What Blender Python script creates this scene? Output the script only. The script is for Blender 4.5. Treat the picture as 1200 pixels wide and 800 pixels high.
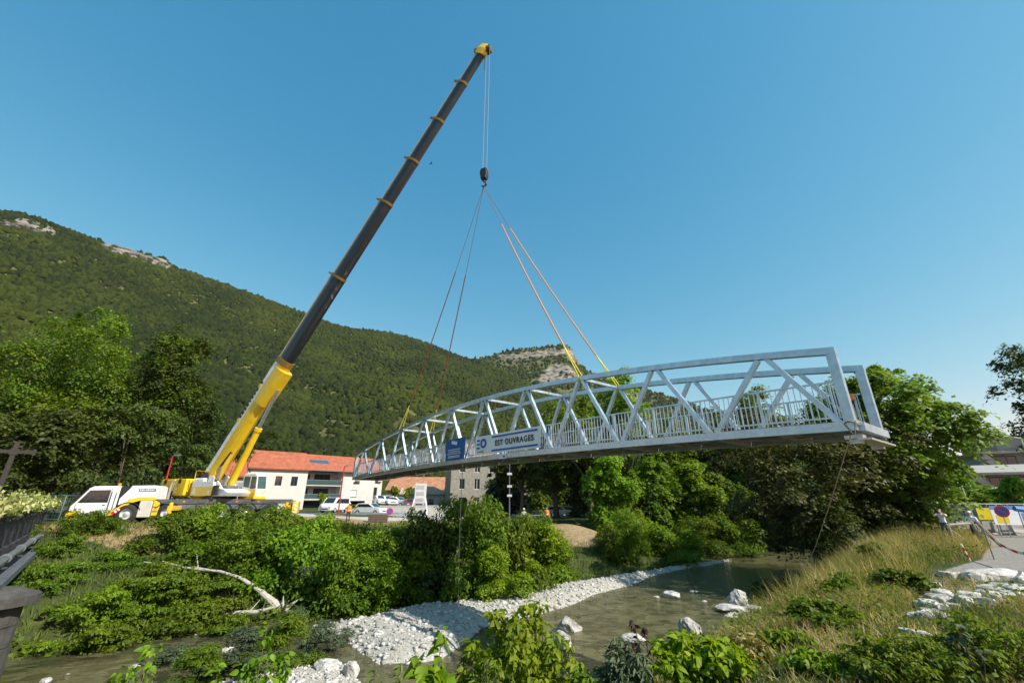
import bpy, math, random
import numpy as np
from mathutils import Vector, Matrix
R = math.radians
scene = bpy.context.scene
for o in list(bpy.data.objects):
    bpy.data.objects.remove(o)
col = scene.collection

# ------------------------------------------------------------------ camera, sky, sun
F, TH, HC = 492.0, R(20.6), 2.3            # focal length in photo pixels, pitch, eye height over the bank
cam = bpy.data.cameras.new('camera')
cam.sensor_width = 36.0
cam.lens = 36.0 * F / 1200.0
cam.clip_start, cam.clip_end = 0.1, 9000
camo = bpy.data.objects.new('camera', cam)
camo.location = (0, 0, HC)
camo.rotation_euler = (math.pi / 2 + TH, 0, 0)
col.objects.link(camo)
scene.camera = camo

SUN_AZ, SUN_EL = R(121), R(42)
sd = Vector((math.sin(SUN_AZ) * math.cos(SUN_EL), math.cos(SUN_AZ) * math.cos(SUN_EL), math.sin(SUN_EL)))
world = bpy.data.worlds.new('World')
scene.world = world
world.use_nodes = True
wn = world.node_tree
sky = wn.nodes.new('ShaderNodeTexSky')
sky.sky_type = 'NISHITA'
sky.sun_disc = False
sky.sun_elevation, sky.sun_rotation = SUN_EL, SUN_AZ
sky.altitude = 400
sky.air_density, sky.dust_density, sky.ozone_density = 1.4, 0.5, 3.0
bg = wn.nodes['Background']
bg.inputs[1].default_value = 0.11
# the photograph's deep cyan blue: one tone curve per channel over the whole sky
sep, cmb = wn.nodes.new('ShaderNodeSeparateColor'), wn.nodes.new('ShaderNodeCombineColor')
wn.links.new(sky.outputs[0], sep.inputs[0])
for i, (k, e) in enumerate(((1.75, 1.6), (0.81, 0.8), (0.68, 0.56))):
    chain = sep.outputs[i]
    for op, v in (('MULTIPLY', 0.1), ('MINIMUM', 1.0), ('POWER', e), ('MULTIPLY', k * 10)):
        nd = wn.nodes.new('ShaderNodeMath'); nd.operation = op; nd.inputs[1].default_value = v
        wn.links.new(chain, nd.inputs[0]); chain = nd.outputs[0]
    wn.links.new(chain, cmb.inputs[i])
wn.links.new(cmb.outputs[0], bg.inputs[0])
sl = bpy.data.lights.new('sun', 'SUN')
sl.energy, sl.angle, sl.color = 5.0, R(0.53), (1.0, 0.95, 0.86)
so = bpy.data.objects.new('sun', sl)
so.rotation_euler = (-sd).to_track_quat('-Z', 'Y').to_euler()
so.location = (40, 0, 60)
col.objects.link(so)
vs = scene.view_settings
vs.view_transform, vs.look, vs.exposure, vs.gamma, vs.use_curve_mapping = 'Standard', 'None', 0.55, 1.0, False

HAZE = 0.00003
# ------------------------------------------------------------------ photo pixel -> direction
CT, ST = math.cos(TH), math.sin(TH)
def ray(px, py):
    u, v = (px - 600) / F, (400 - py) / F
    return u, CT - v * ST, ST + v * CT
def at_z(px, py, z):
    x, y, w = ray(px, py)
    t = (z - HC) / w
    return (x * t, y * t)
def at_y(px, py, D):
    x, y, w = ray(px, py)
    t = D / y
    return Vector((x * t, D, HC + w * t))

# ------------------------------------------------------------------ helpers
def tag(o, label=None, cat=None, group=None, kind=None):
    if label: o['label'] = label
    if cat: o['category'] = cat
    if group: o['group'] = group
    if kind: o['kind'] = kind
    return o
def thing(name, label, cat, loc=(0, 0, 0), rz=0.0, group=None):
    o = bpy.data.objects.new(name, None)
    o.empty_display_size = 0.2
    o.location = loc
    o.rotation_euler = (0, 0, rz)
    col.objects.link(o)
    return tag(o, label, cat, group)
def link(name, me, parent=None, m=None):
    o = bpy.data.objects.new(name, me)
    col.objects.link(o)
    if parent: o.parent = parent
    if m: me.materials.append(m)
    return o
def mesh_np(name, v, f, tint=None, smooth=False, attr='tint'):
    """v (n,3), f (m,k) all faces of k corners"""
    v = np.asarray(v, np.float32); f = np.asarray(f, np.int32)
    me = bpy.data.meshes.new(name)
    k = f.shape[1]
    me.vertices.add(len(v)); me.vertices.foreach_set('co', v.ravel())
    me.loops.add(f.size); me.loops.foreach_set('vertex_index', f.ravel())
    me.polygons.add(len(f))
    me.polygons.foreach_set('loop_start', np.arange(0, f.size, k, dtype=np.int32))
    me.polygons.foreach_set('loop_total', np.full(len(f), k, np.int32))
    if smooth: me.polygons.foreach_set('use_smooth', np.ones(len(f), bool))
    if tint is not None:
        a = me.attributes.new(attr, 'FLOAT', 'POINT')
        a.data.foreach_set('value', np.asarray(tint, np.float32))
    me.update(calc_edges=True)
    return me

class MB:
    def __init__(s): s.v, s.f = [], []
    def add(s, v, f):
        b = len(s.v); s.v += [tuple(p) for p in v]; s.f += [tuple(b + i for i in q) for q in f]
        return s
    def box(s, x0, x1, y0, y1, z0, z1, b=0.0):
        if b <= 0:
            v = [(x, y, z) for z in (z0, z1) for y in (y0, y1) for x in (x0, x1)]
            return s.add(v, [(0, 2, 3, 1), (4, 5, 7, 6), (0, 1, 5, 4), (2, 6, 7, 3), (0, 4, 6, 2), (1, 3, 7, 5)])
        pr = [(x0 + b, y0), (x1 - b, y0), (x1, y0 + b), (x1, y1 - b), (x1 - b, y1), (x0 + b, y1), (x0, y1 - b), (x0, y0 + b)]
        pin = [(x0 + 2 * b, y0 + b), (x1 - 2 * b, y0 + b), (x1 - b, y0 + 2 * b), (x1 - b, y1 - 2 * b), (x1 - 2 * b, y1 - b), (x0 + 2 * b, y1 - b), (x0 + b, y1 - 2 * b), (x0 + b, y0 + 2 * b)]
        v = [(*p, z0) for p in pin] + [(*p, z0 + b) for p in pr] + [(*p, z1 - b) for p in pr] + [(*p, z1) for p in pin]
        f = [tuple(range(7, -1, -1)), tuple(range(24, 32))]
        for k in range(3):
            for i in range(8):
                j = (i + 1) % 8
                f.append((k * 8 + i, k * 8 + j, k * 8 + 8 + j, k * 8 + 8 + i))
        return s.add(v, f)
    def bar(s, a, b, w, h, up=(0, 0, 1)):
        a, b = Vector(a), Vector(b)
        d = (b - a).normalized()
        sx = d.cross(Vector(up))
        if sx.length < 1e-4: sx = d.cross(Vector((1, 0, 0)))
        sx.normalize(); uz = sx.cross(d)
        v = [p + sx * (w / 2 * i) + uz * (h / 2 * j) for p in (a, b) for i, j in ((-1, -1), (1, -1), (1, 1), (-1, 1))]
        return s.add(v, [(0, 1, 2, 3), (7, 6, 5, 4), (0, 4, 5, 1), (1, 5, 6, 2), (2, 6, 7, 3), (3, 7, 4, 0)])
    def tube(s, pts, rad, n=8, caps=True):
        pts = [Vector(p) for p in pts]
        if not isinstance(rad, (list, tuple)): rad = [rad] * len(pts)
        b = len(s.v); prev = None
        for i, p in enumerate(pts):
            d = (pts[min(i + 1, len(pts) - 1)] - pts[max(i - 1, 0)]).normalized()
            if prev is None:
                prev = d.cross(Vector((0, 0, 1)))
                if prev.length < 1e-3: prev = d.cross(Vector((1, 0, 0)))
            sx = (prev - d * prev.dot(d)).normalized(); prev = sx
            sy = d.cross(sx)
            for k in range(n):
                a = 2 * math.pi * k / n
                s.v.append(tuple(p + (sx * math.cos(a) + sy * math.sin(a)) * rad[i]))
        for i in range(len(pts) - 1):
            for k in range(n):
                j = (k + 1) % n
                s.f.append((b + i * n + k, b + i * n + j, b + i * n + n + j, b + i * n + n + k))
        if caps:
            s.f.append(tuple(b + k for k in range(n - 1, -1, -1)))
            e = b + (len(pts) - 1) * n
            s.f.append(tuple(e + k for k in range(n)))
        return s
    def prism(s, poly, y0, y1, inset=0.0):
        """polygon in x,z extruded along y; inset shrinks both ends a little for a bevel"""
        n = len(poly)
        if inset:
            cx = sum(p[0] for p in poly) / n; cz = sum(p[1] for p in poly) / n
            q = [(p[0] + (cx - p[0]) * inset, p[1] + (cz - p[1]) * inset) for p in poly]
            e = inset * 1.2
            rings = [(q, y0), (poly, y0 + e), (poly, y1 - e), (q, y1)]
        else:
            rings = [(poly, y0), (poly, y1)]
        v = [(p[0], y, p[1]) for r, y in rings for p in r]
        f = [tuple(range(n)), tuple(range((len(rings) - 1) * n + n - 1, (len(rings) - 1) * n - 1, -1))]
        for k in range(len(rings) - 1):
            for i in range(n):
                j = (i + 1) % n
                f.append((k * n + i, k * n + n + i, k * n + n + j, k * n + j))
        return s.add(v, f)
    def loft(s, rings):
        n = len(rings[0]); v = [p for r in rings for p in r]
        f = [tuple(range(n - 1, -1, -1)), tuple(range((len(rings) - 1) * n, len(rings) * n))]
        for k in range(len(rings) - 1):
            for i in range(n):
                j = (i + 1) % n
                f.append((k * n + i, k * n + j, k * n + n + j, k * n + n + i))
        return s.add(v, f)
    def lathe(s, prof, c=(0, 0, 0), axis='z', n=16):
        b = len(s.v)
        for r, h in prof:
            for k in range(n):
                a = 2 * math.pi * k / n
                p = (r * math.cos(a), r * math.sin(a), h)
                if axis == 'y': p = (p[0], h, p[1])
                if axis == 'x': p = (h, p[0], p[1])
                s.v.append((p[0] + c[0], p[1] + c[1], p[2] + c[2]))
        for i in range(len(prof) - 1):
            for k in range(n):
                j = (k + 1) % n
                s.f.append((b + i * n + k, b + i * n + j, b + i * n + n + j, b + i * n + n + k))
        return s
    def mesh(s, name, m=None, smooth=False):
        me = bpy.data.meshes.new(name)
        me.from_pydata(s.v, [], s.f)
        if smooth: me.shade_smooth()
        if m: me.materials.append(m)
        me.update()
        return me
    def build(s, name, m, parent=None, smooth=False):
        me = s.mesh(name, m, smooth)
        import bmesh
        bm = bmesh.new(); bm.from_mesh(me); bmesh.ops.recalc_face_normals(bm, faces=bm.faces); bm.to_mesh(me); bm.free()
        if smooth:
            for p in me.polygons: p.use_smooth = True
            try: me.set_sharp_from_angle(angle=R(35))
            except Exception: pass
        return link(name, me, parent)
def copy_tree(o, parent=None):
    c = o.copy(); col.objects.link(c); c.parent = parent
    for ch in [k for k in bpy.data.objects if k.parent == o]:
        copy_tree(ch, c)
    return c

# ------------------------------------------------------------------ materials
M = {}
def nodes_of(m):
    m.use_nodes = True
    nt = m.node_tree
    return nt, nt.nodes, nt.links, nt.nodes['Principled BSDF']
def mat(name, c, rough=0.6, metal=0.0, var=0.12, scale=3.0, bump=0.0, bscale=30.0, c2=None, spec=0.5, coat=0.0):
    m = bpy.data.materials.new(name); nt, N, L, b = nodes_of(m)
    tc = N.new('ShaderNodeTexCoord'); nz = N.new('ShaderNodeTexNoise')
    nz.inputs['Scale'].default_value = scale; nz.inputs['Detail'].default_value = 6; nz.inputs['Roughness'].default_value = 0.65
    L.new(tc.outputs['Object'], nz.inputs['Vector'])
    rp = N.new('ShaderNodeValToRGB')
    lo = [max(0, x * (1 - var)) for x in c]; hi = [min(1, x * (1 + var)) for x in (c2 or c)]
    rp.color_ramp.elements[0].position, rp.color_ramp.elements[1].position = 0.32, 0.68
    rp.color_ramp.elements[0].color, rp.color_ramp.elements[1].color = (*lo, 1), (*hi, 1)
    L.new(nz.outputs['Fac'], rp.inputs['Fac']); L.new(rp.outputs['Color'], b.inputs['Base Color'])
    mr = N.new('ShaderNodeMapRange'); mr.inputs['To Min'].default_value = max(0.02, rough - 0.12); mr.inputs['To Max'].default_value = min(1, rough + 0.12)
    L.new(nz.outputs['Fac'], mr.inputs['Value']); L.new(mr.outputs[0], b.inputs['Roughness'])
    b.inputs['Metallic'].default_value = metal; b.inputs['Specular IOR Level'].default_value = spec
    if coat: b.inputs['Coat Weight'].default_value = coat
    if bump:
        n2 = N.new('ShaderNodeTexNoise'); n2.inputs['Scale'].default_value = bscale; n2.inputs['Detail'].default_value = 5
        L.new(tc.outputs['Object'], n2.inputs['Vector'])
        bp = N.new('ShaderNodeBump'); bp.inputs['Strength'].default_value = bump; bp.inputs['Distance'].default_value = 0.05
        L.new(n2.outputs['Fac'], bp.inputs['Height']); L.new(bp.outputs[0], b.inputs['Normal'])
    M[name] = m
    return m
def leafmat(name, a, c, trans=0.35, rough=0.5, objvar=0.15):
    """leaf colour runs from a to c with the leaf's own tint; objects differ a little"""
    m = bpy.data.materials.new(name); nt, N, L, b = nodes_of(m)
    at = N.new('ShaderNodeAttribute'); at.attribute_name = 'tint'
    mx = N.new('ShaderNodeMix'); mx.data_type = 'RGBA'
    mx.inputs[6].default_value, mx.inputs[7].default_value = (*a, 1), (*c, 1)
    L.new(at.outputs['Fac'], mx.inputs[0])
    oi = N.new('ShaderNodeObjectInfo'); hs = N.new('ShaderNodeHueSaturation')
    mr = N.new('ShaderNodeMapRange'); mr.inputs['To Min'].default_value, mr.inputs['To Max'].default_value = 1 - objvar, 1 + objvar
    L.new(oi.outputs['Random'], mr.inputs['Value']); L.new(mr.outputs[0], hs.inputs['Value']); L.new(mx.outputs[2], hs.inputs['Color'])
    mh = N.new('ShaderNodeMapRange'); mh.inputs['To Min'].default_value, mh.inputs['To Max'].default_value = 0.485, 0.515
    L.new(oi.outputs['Random'], mh.inputs['Value']); L.new(mh.outputs[0], hs.inputs['Hue'])
    L.new(hs.outputs[0], b.inputs['Base Color']); b.inputs['Roughness'].default_value = rough; b.inputs['Specular IOR Level'].default_value = 0.18
    tr = N.new('ShaderNodeBsdfTranslucent'); g = N.new('ShaderNodeMix'); g.data_type = 'RGBA'; g.blend_type = 'MULTIPLY'
    g.inputs[0].default_value = 1.0; g.inputs[7].default_value = (1.5, 1.5, 0.5, 1)
    L.new(hs.outputs[0], g.inputs[6]); L.new(g.outputs[2], tr.inputs['Color'])
    ms = N.new('ShaderNodeMixShader'); ms.inputs[0].default_value = trans
    L.new(b.outputs[0], ms.inputs[1]); L.new(tr.outputs[0], ms.inputs[2]); L.new(ms.outputs[0], N['Material Output'].inputs['Surface'])
    M[name] = m
    return m
mat('galv', (0.45, 0.54, 0.60), 0.34, 0.85, 0.2, 3.5, 0.10, 60)
mat('zinc', (0.68, 0.70, 0.72), 0.5, 0.5, 0.2, 9.0)
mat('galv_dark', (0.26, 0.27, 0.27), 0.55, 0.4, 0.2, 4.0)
mat('deck', (0.20, 0.18, 0.15), 0.8, 0, 0.2, 5)
mat('white_paint', (0.74, 0.74, 0.72), 0.38, 0, 0.13, 1.6, c2=(0.80, 0.80, 0.79), coat=0.2)
mat('yellow', (0.80, 0.50, 0.012), 0.38, 0, 0.1, 1.5, coat=0.3)
mat('yellow_worn', (0.24, 0.135, 0.015), 0.5, 0, 0.3, 8.0)
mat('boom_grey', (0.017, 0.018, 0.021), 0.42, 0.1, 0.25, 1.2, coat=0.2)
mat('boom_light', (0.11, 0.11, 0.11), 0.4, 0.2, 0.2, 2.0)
mat('boom_lit_edge', (0.60, 0.46, 0.20), 0.5, 0, 0.3, 4.0)
mat('black', (0.02, 0.02, 0.022), 0.5, 0, 0.2, 4)
mat('rubber', (0.022, 0.021, 0.02), 0.85, 0, 0.3, 6, 0.3, 40)
mat('rim', (0.55, 0.55, 0.54), 0.4, 0.3, 0.2, 5)
mat('dark_steel', (0.07, 0.07, 0.075), 0.5, 0.4, 0.3, 5)
mat('chassis', (0.12, 0.13, 0.15), 0.5, 0.1, 0.25, 3)
mat('steel', (0.45, 0.45, 0.46), 0.35, 0.8, 0.2, 5)
mat('beige_panel', (0.55, 0.52, 0.45), 0.6, 0.1, 0.1, 2)
mat('red_paint', (0.42, 0.02, 0.03), 0.45, 0, 0.15, 3)
mat('signal_red', (0.62, 0.02, 0.02), 0.45, 0, 0.1, 3)
mat('orange', (0.85, 0.20, 0.02), 0.7, 0, 0.1, 5)
mat('amber', (0.8, 0.25, 0.01), 0.3, 0, 0.1, 5)
mat('sling_orange', (0.40, 0.13, 0.045), 0.85, 0, 0.25, 20, 0.2, 100)
mat('sling_lit', (0.60, 0.27, 0.09), 0.85, 0, 0.2, 20, 0.2, 100)  # orange webbing with the sunlight put into its paler tone
mat('sling_dark', (0.20, 0.055, 0.028), 0.85, 0, 0.25, 20, 0.2, 100)
mat('sling_yellow', (0.62, 0.52, 0.04), 0.85, 0, 0.2, 20)
mat('rope_grey', (0.16, 0.15, 0.15), 0.7, 0.2, 0.2, 20)
mat('rope_pale', (0.38, 0.35, 0.28), 0.9, 0, 0.2, 20)
mat('banner_white', (0.88, 0.88, 0.88), 0.7, 0, 0.04, 1.0)
mat('banner_blue', (0.008, 0.10, 0.30), 0.6, 0, 0.15, 1.5)
bn = M['banner_white'].node_tree   # thin cloth: sun on its back shows through
t_ = bn.nodes.new('ShaderNodeBsdfTranslucent'); t_.inputs['Color'].default_value = (0.85, 0.85, 0.85, 1); x_ = bn.nodes.new('ShaderNodeMixShader'); x_.inputs[0].default_value = 0.12
bn.links.new(bn.nodes['Principled BSDF'].outputs[0], x_.inputs[1]); bn.links.new(t_.outputs[0], x_.inputs[2]); bn.links.new(x_.outputs[0], bn.nodes['Material Output'].inputs['Surface'])
mat('ink_blue', (0.015, 0.10, 0.42), 0.6, 0, 0.06, 3)
mat('ink_black', (0.02, 0.02, 0.03), 0.6, 0, 0.06, 3)
mat('ink_white', (0.75, 0.78, 0.82), 0.6, 0, 0.05, 3)
mat('plaster', (0.54, 0.515, 0.475), 0.85, 0, 0.07, 0.6, 0.1, 20)
mat('plaster_grey', (0.38, 0.36, 0.34), 0.85, 0, 0.1, 0.6)
mat('concrete', (0.44, 0.42, 0.39), 0.85, 0, 0.18, 1.5, 0.2, 12)
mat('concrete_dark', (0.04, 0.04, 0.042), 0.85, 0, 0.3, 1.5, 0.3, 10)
mat('asphalt', (0.20, 0.19, 0.18), 0.9, 0, 0.2, 2, 0.2, 50)
mat('pave', (0.40, 0.38, 0.35), 0.9, 0, 0.12, 2)
mat('stone_shaded', (0.06, 0.056, 0.05), 0.9, 0, 0.35, 2.5, 0.5, 6)  # shade of the deck overhang on the pier is put into this tone
mat('masonry', (0.25, 0.225, 0.18), 0.9, 0, 0.3, 2.2, 0.5, 3)
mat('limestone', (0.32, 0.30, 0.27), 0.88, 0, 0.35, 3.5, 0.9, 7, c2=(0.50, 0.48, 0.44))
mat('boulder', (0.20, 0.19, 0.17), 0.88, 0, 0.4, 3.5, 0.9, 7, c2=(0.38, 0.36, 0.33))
mat('slate', (0.09, 0.09, 0.10), 0.4, 0, 0.2, 3)
mat('frame_dark', (0.05, 0.05, 0.05), 0.5, 0, 0.2, 3)
mat('shutter', (0.55, 0.56, 0.56), 0.6, 0, 0.1, 3)
mat('bark', (0.10, 0.075, 0.055), 0.9, 0, 0.35, 6, 0.6, 14)
mat('bark_pale', (0.42, 0.38, 0.33), 0.9, 0, 0.25, 4, 0.4, 14)
mat('twig', (0.12, 0.09, 0.05), 0.9, 0, 0.3, 8)
mat('wood_grey', (0.26, 0.23, 0.19), 0.9, 0, 0.3, 5, 0.4, 20)
mat('iron', (0.04, 0.033, 0.028), 0.8, 0.2, 0.3, 8)
mat('pipe', (0.20, 0.22, 0.23), 0.45, 0.5, 0.2, 3)
mat('skin', (0.48, 0.27, 0.19), 0.6, 0, 0.1, 8)
mat('hair_grey', (0.35, 0.32, 0.30), 0.8, 0, 0.2, 20)
mat('denim', (0.05, 0.09, 0.17), 0.85, 0, 0.2, 8)
mat('cloth_white', (0.70, 0.70, 0.70), 0.85, 0, 0.08, 5)
mat('cloth_dark', (0.03, 0.03, 0.035), 0.85, 0, 0.2, 5)
mat('phone', (0.02, 0.02, 0.025), 0.2, 0, 0.1, 5)
mat('car_white', (0.72, 0.72, 0.72), 0.25, 0, 0.04, 1, coat=0.8)
mat('car_dark', (0.05, 0.05, 0.06), 0.25, 0.2, 0.1, 1, coat=0.8)
mat('car_red', (0.25, 0.02, 0.025), 0.25, 0.1, 0.1, 1, coat=0.8)
mat('sign_yellow', (0.72, 0.55, 0.02), 0.5, 0, 0.08, 2)
mat('sign_blue', (0.02, 0.09, 0.42), 0.45, 0, 0.08, 2)
mat('tarp_blue', (0.10, 0.22, 0.50), 0.6, 0, 0.2, 2)
def glassmat(name, c):
    m = bpy.data.materials.new(name); nt, N, L, b = nodes_of(m)
    b.inputs['Base Color'].default_value = (*c, 1); b.inputs['Roughness'].default_value = 0.06; b.inputs['Specular IOR Level'].default_value = 0.9
    M[name] = m
glassmat('glass_dark', (0.02, 0.025, 0.03)); glassmat('glass_teal', (0.05, 0.085, 0.085)); glassmat('solar', (0.05, 0.09, 0.13))

# tiled roof: courses as fine relief (tiles are under two pixels here)
def roofmat(name, c, c2):
    m = mat(name, c, 0.85, 0, 0.16, 1.2, c2=c2); nt = m.node_tree; N, L = nt.nodes, nt.links
    tc = N.new('ShaderNodeTexCoord'); br = N.new('ShaderNodeTexBrick'); br.inputs['Scale'].default_value = 3.0
    br.inputs['Mortar Size'].default_value = 0.03
    L.new(tc.outputs['Object'], br.inputs['Vector'])
    br.inputs['Color1'].default_value = (0.8, 0.8, 0.8, 1); br.inputs['Color2'].default_value = (1.1, 1.1, 1.1, 1); br.inputs['Mortar'].default_value = (0.5, 0.5, 0.5, 1)
    mx = N.new('ShaderNodeMix'); mx.data_type = 'RGBA'; mx.blend_type = 'MULTIPLY'; mx.inputs[0].default_value = 0.7
    src = N['Principled BSDF'].inputs['Base Color'].links[0].from_socket
    L.new(src, mx.inputs[6]); L.new(br.outputs['Color'], mx.inputs[7]); L.new(mx.outputs[2], N['Principled BSDF'].inputs['Base Color'])
roofmat('roof_orange', (0.32, 0.088, 0.042), (0.42, 0.125, 0.062))
roofmat('roof_old', (0.36, 0.13, 0.06), (0.46, 0.24, 0.13))
roofmat('roof_pale', (0.42, 0.30, 0.19), (0.5, 0.36, 0.24))

leafmat('leaf_maple', (0.070, 0.125, 0.012), (0.19, 0.25, 0.025), 0.4)
leafmat('leaf_olive', (0.024, 0.038, 0.008), (0.16, 0.16, 0.038), 0.22)
leafmat('leaf_dark', (0.028, 0.046, 0.008), (0.085, 0.115, 0.016), 0.25)
leafmat('leaf_mid', (0.054, 0.105, 0.007), (0.17, 0.235, 0.016), 0.4)
leafmat('leaf_bright', (0.080, 0.155, 0.008), (0.22, 0.31, 0.018), 0.42)
leafmat('leaf_yellow', (0.10, 0.175, 0.008), (0.25, 0.33, 0.015), 0.42)
leafmat('leaf_willow', (0.05, 0.075, 0.04), (0.11, 0.14, 0.075), 0.25)
leafmat('leaf_conifer', (0.015, 0.026, 0.012), (0.045, 0.055, 0.024), 0.1)
leafmat('leaf_purple', (0.03, 0.014, 0.016), (0.06, 0.03, 0.03), 0.2)
leafmat('leaf_flower', (0.10, 0.13, 0.015), (0.62, 0.60, 0.26), 0.25)
leafmat('leaf_forest', (0.011, 0.021, 0.002), (0.050, 0.070, 0.005), 0.0, 0.9)
fm = M['leaf_forest'].node_tree   # twig-scale relief breaks up each far crown
g_ = fm.nodes.new('ShaderNodeNewGeometry'); z_ = fm.nodes.new('ShaderNodeTexNoise'); z_.inputs['Scale'].default_value = 0.9; z_.inputs['Detail'].default_value = 4
b_ = fm.nodes.new('ShaderNodeBump'); b_.inputs['Strength'].default_value = 1.0; b_.inputs['Distance'].default_value = 1.6
fm.links.new(g_.outputs['Position'], z_.inputs['Vector']); fm.links.new(z_.outputs['Fac'], b_.inputs['Height']); fm.links.new(b_.outputs[0], fm.nodes['Principled BSDF'].inputs['Normal'])
leafmat('grass_dry', (0.085, 0.115, 0.022), (0.46, 0.35, 0.15), 0.25, 0.7)
leafmat('grass_green', (0.05, 0.085, 0.015), (0.16, 0.19, 0.04), 0.25, 0.7)
leafmat('gravel_stone', (0.28, 0.265, 0.235), (0.62, 0.60, 0.56), 0.0, 0.9)

# ------------------------------------------------------------------ the lie of the land
TL = np.array([(-70, -25), (-40, 2), (-26, 11.5), (-17.1, 18.75), (-15.5, 20.2), (-11.75, 22), (-8.4, 23.6), (-5.55, 26.4), (-1.9, 28.0), (1.1, 31), (6.2, 34.6), (12.7, 39.3), (21, 46.2), (40, 60), (80, 86), (150, 130)], float)
TR = np.array([(-60, -46), (-30, -18), (-8, 5.5), (1.64, 15.4), (3.44, 17.1), (8.7, 22.0), (16.8, 31.5), (28, 43), (50, 61), (90, 90), (160, 134)], float)
def sdist(px, py, poly):
    """distance to a polyline, positive on its left side"""
    best = np.full(px.shape, 1e9); sg = np.ones(px.shape)
    for (ax, ay), (bx, by) in zip(poly[:-1], poly[1:]):
        dx, dy = bx - ax, by - ay
        t = np.clip(((px - ax) * dx + (py - ay) * dy) / (dx * dx + dy * dy), 0, 1)
        qx, qy = px - (ax + t * dx), py - (ay + t * dy)
        d = np.hypot(qx, qy); s = np.sign(dx * (py - ay) - dy * (px - ax))
        k = d < best - 1e-9
        best = np.where(k, d, best); sg = np.where(k, s, sg)
    return best * np.where(sg == 0, 1, sg)
def inpoly(px, py, poly):
    """signed distance, positive inside"""
    ins = np.zeros(px.shape, bool); best = np.full(px.shape, 1e9); n = len(poly)
    for i in range(n):
        ax, ay = poly[i]; bx, by = poly[(i + 1) % n]
        c = ((ay > py) != (by > py)) & (px < (bx - ax) * (py - ay) / (by - ay + 1e-12) + ax)
        ins ^= c
        dx, dy = bx - ax, by - ay
        t = np.clip(((px - ax) * dx + (py - ay) * dy) / (dx * dx + dy * dy), 0, 1)
        best = np.minimum(best, np.hypot(px - ax - t * dx, py - ay - t * dy))
    return np.where(ins, best, -best)
WZ = -3.2
BAR = [at_z(*p, WZ) for p in [(300, 733), (380, 728), (480, 708), (560, 702), (620, 688), (700, 676), (780, 664), (860, 652), (868, 658), (800, 669), (735, 690), (690, 706), (640, 724), (580, 738), (565, 752), (520, 778), (440, 782), (405, 768), (395, 748), (345, 742)]]
ISLET = [at_z(*p, WZ) for p in [(150, 812), (225, 792), (300, 776), (380, 762), (425, 778), (445, 820), (430, 860), (150, 860)]]
SPIT = [at_z(*p, WZ) for p in [(720, 800), (790, 785), (850, 735), (890, 705), (915, 690), (930, 705), (880, 760), (820, 820), (720, 830)]]
SHOAL = [at_z(*p, WZ) for p in [(838, 712), (865, 705), (905, 712), (895, 722), (850, 722)]]
def vnoise(x, y, s, seed=0):
    """cheap smooth value noise"""
    x = x / s + seed * 17.3; y = y / s - seed * 9.1
    xi, yi = np.floor(x), np.floor(y); fx, fy = x - xi, y - yi
    fx, fy = fx * fx * (3 - 2 * fx), fy * fy * (3 - 2 * fy)
    def h(a, b):
        v = np.sin(a * 127.1 + b * 311.7 + seed * 74.7) * 43758.5453
        return v - np.floor(v)
    return (h(xi, yi) * (1 - fx) + h(xi + 1, yi) * fx) * (1 - fy) + (h(xi, yi + 1) * (1 - fx) + h(xi + 1, yi + 1) * fx) * fy
def smooth(t): t = np.clip(t, 0, 1); return t * t * (3 - 2 * t)
def land(x, y):
    """returns z, gravel weight"""
    x = np.asarray(x, float); y = np.asarray(y, float)
    dl = sdist(x, y, TL); dr = -sdist(x, y, TR)
    n = vnoise(x, y, 3.0, 1) - 0.5; n2 = vnoise(x, y, 0.9, 2) - 0.5
    topl = 0.0 + 0.6 * smooth((-x - 14) / 8)
    zl = 0.9 * smooth(1.3 - np.hypot((x - 6.8), (y - 45.5)) / 4.0) + WZ - 0.25 + (topl + 3.45) * (0.35 * smooth(dl / 4.0) + 0.65 * smooth((dl - 2) / 15.0)) + n * 0.5 * smooth(dl / 3) * (1 - smooth((dl - 13) / 4)) 
    wr = 7.5
    zr = WZ - 0.25 + (3.45 + 0.5 * smooth((9 - np.hypot(x, y)) / 6)) * (0.6 * smooth(dr / wr) + 0.4 * np.clip(dr / wr, 0, 1)) + n * 0.35 * smooth(dr / 2) * (1 - smooth((dr - 7) / 3))
    bed = WZ - 0.45 + n * 0.25 + n2 * 0.12
    z = np.where(dl > 0, np.maximum(zl, bed), np.where(dr > 0, np.maximum(zr, bed), bed))
    g = np.zeros_like(x)
    for poly, hgt, w in ((BAR, 0.30, 2.2), (ISLET, 0.30, 2.0), (SPIT, 0.25, 1.5), (SHOAL, 0.12, 0.8)):
        s = inpoly(x, y, poly) + n * 0.7
        k = smooth((s + 0.5) / w)
        z = np.maximum(z, WZ - 0.35 + (0.35 + hgt) * k + n2 * 0.08 * k)
        g = np.maximum(g, smooth((s + 0.9) / 0.7) * (dl < 0.9) * (dr < 2))
    g = np.maximum(g, ((dl < 0) & (dr < 0)).astype(float))
    return z, g
def gz(x, y): return float(land(np.array([x]), np.array([y]))[0][0])
def hit(px, py):
    dx, dy, dz = ray(px, py)
    t = 3.0
    while t < 400:
        if HC + dz * t < gz(dx * t, dy * t): break
        t += 0.25
    return Vector((dx * t, dy * t, gz(dx * t, dy * t)))

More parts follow.
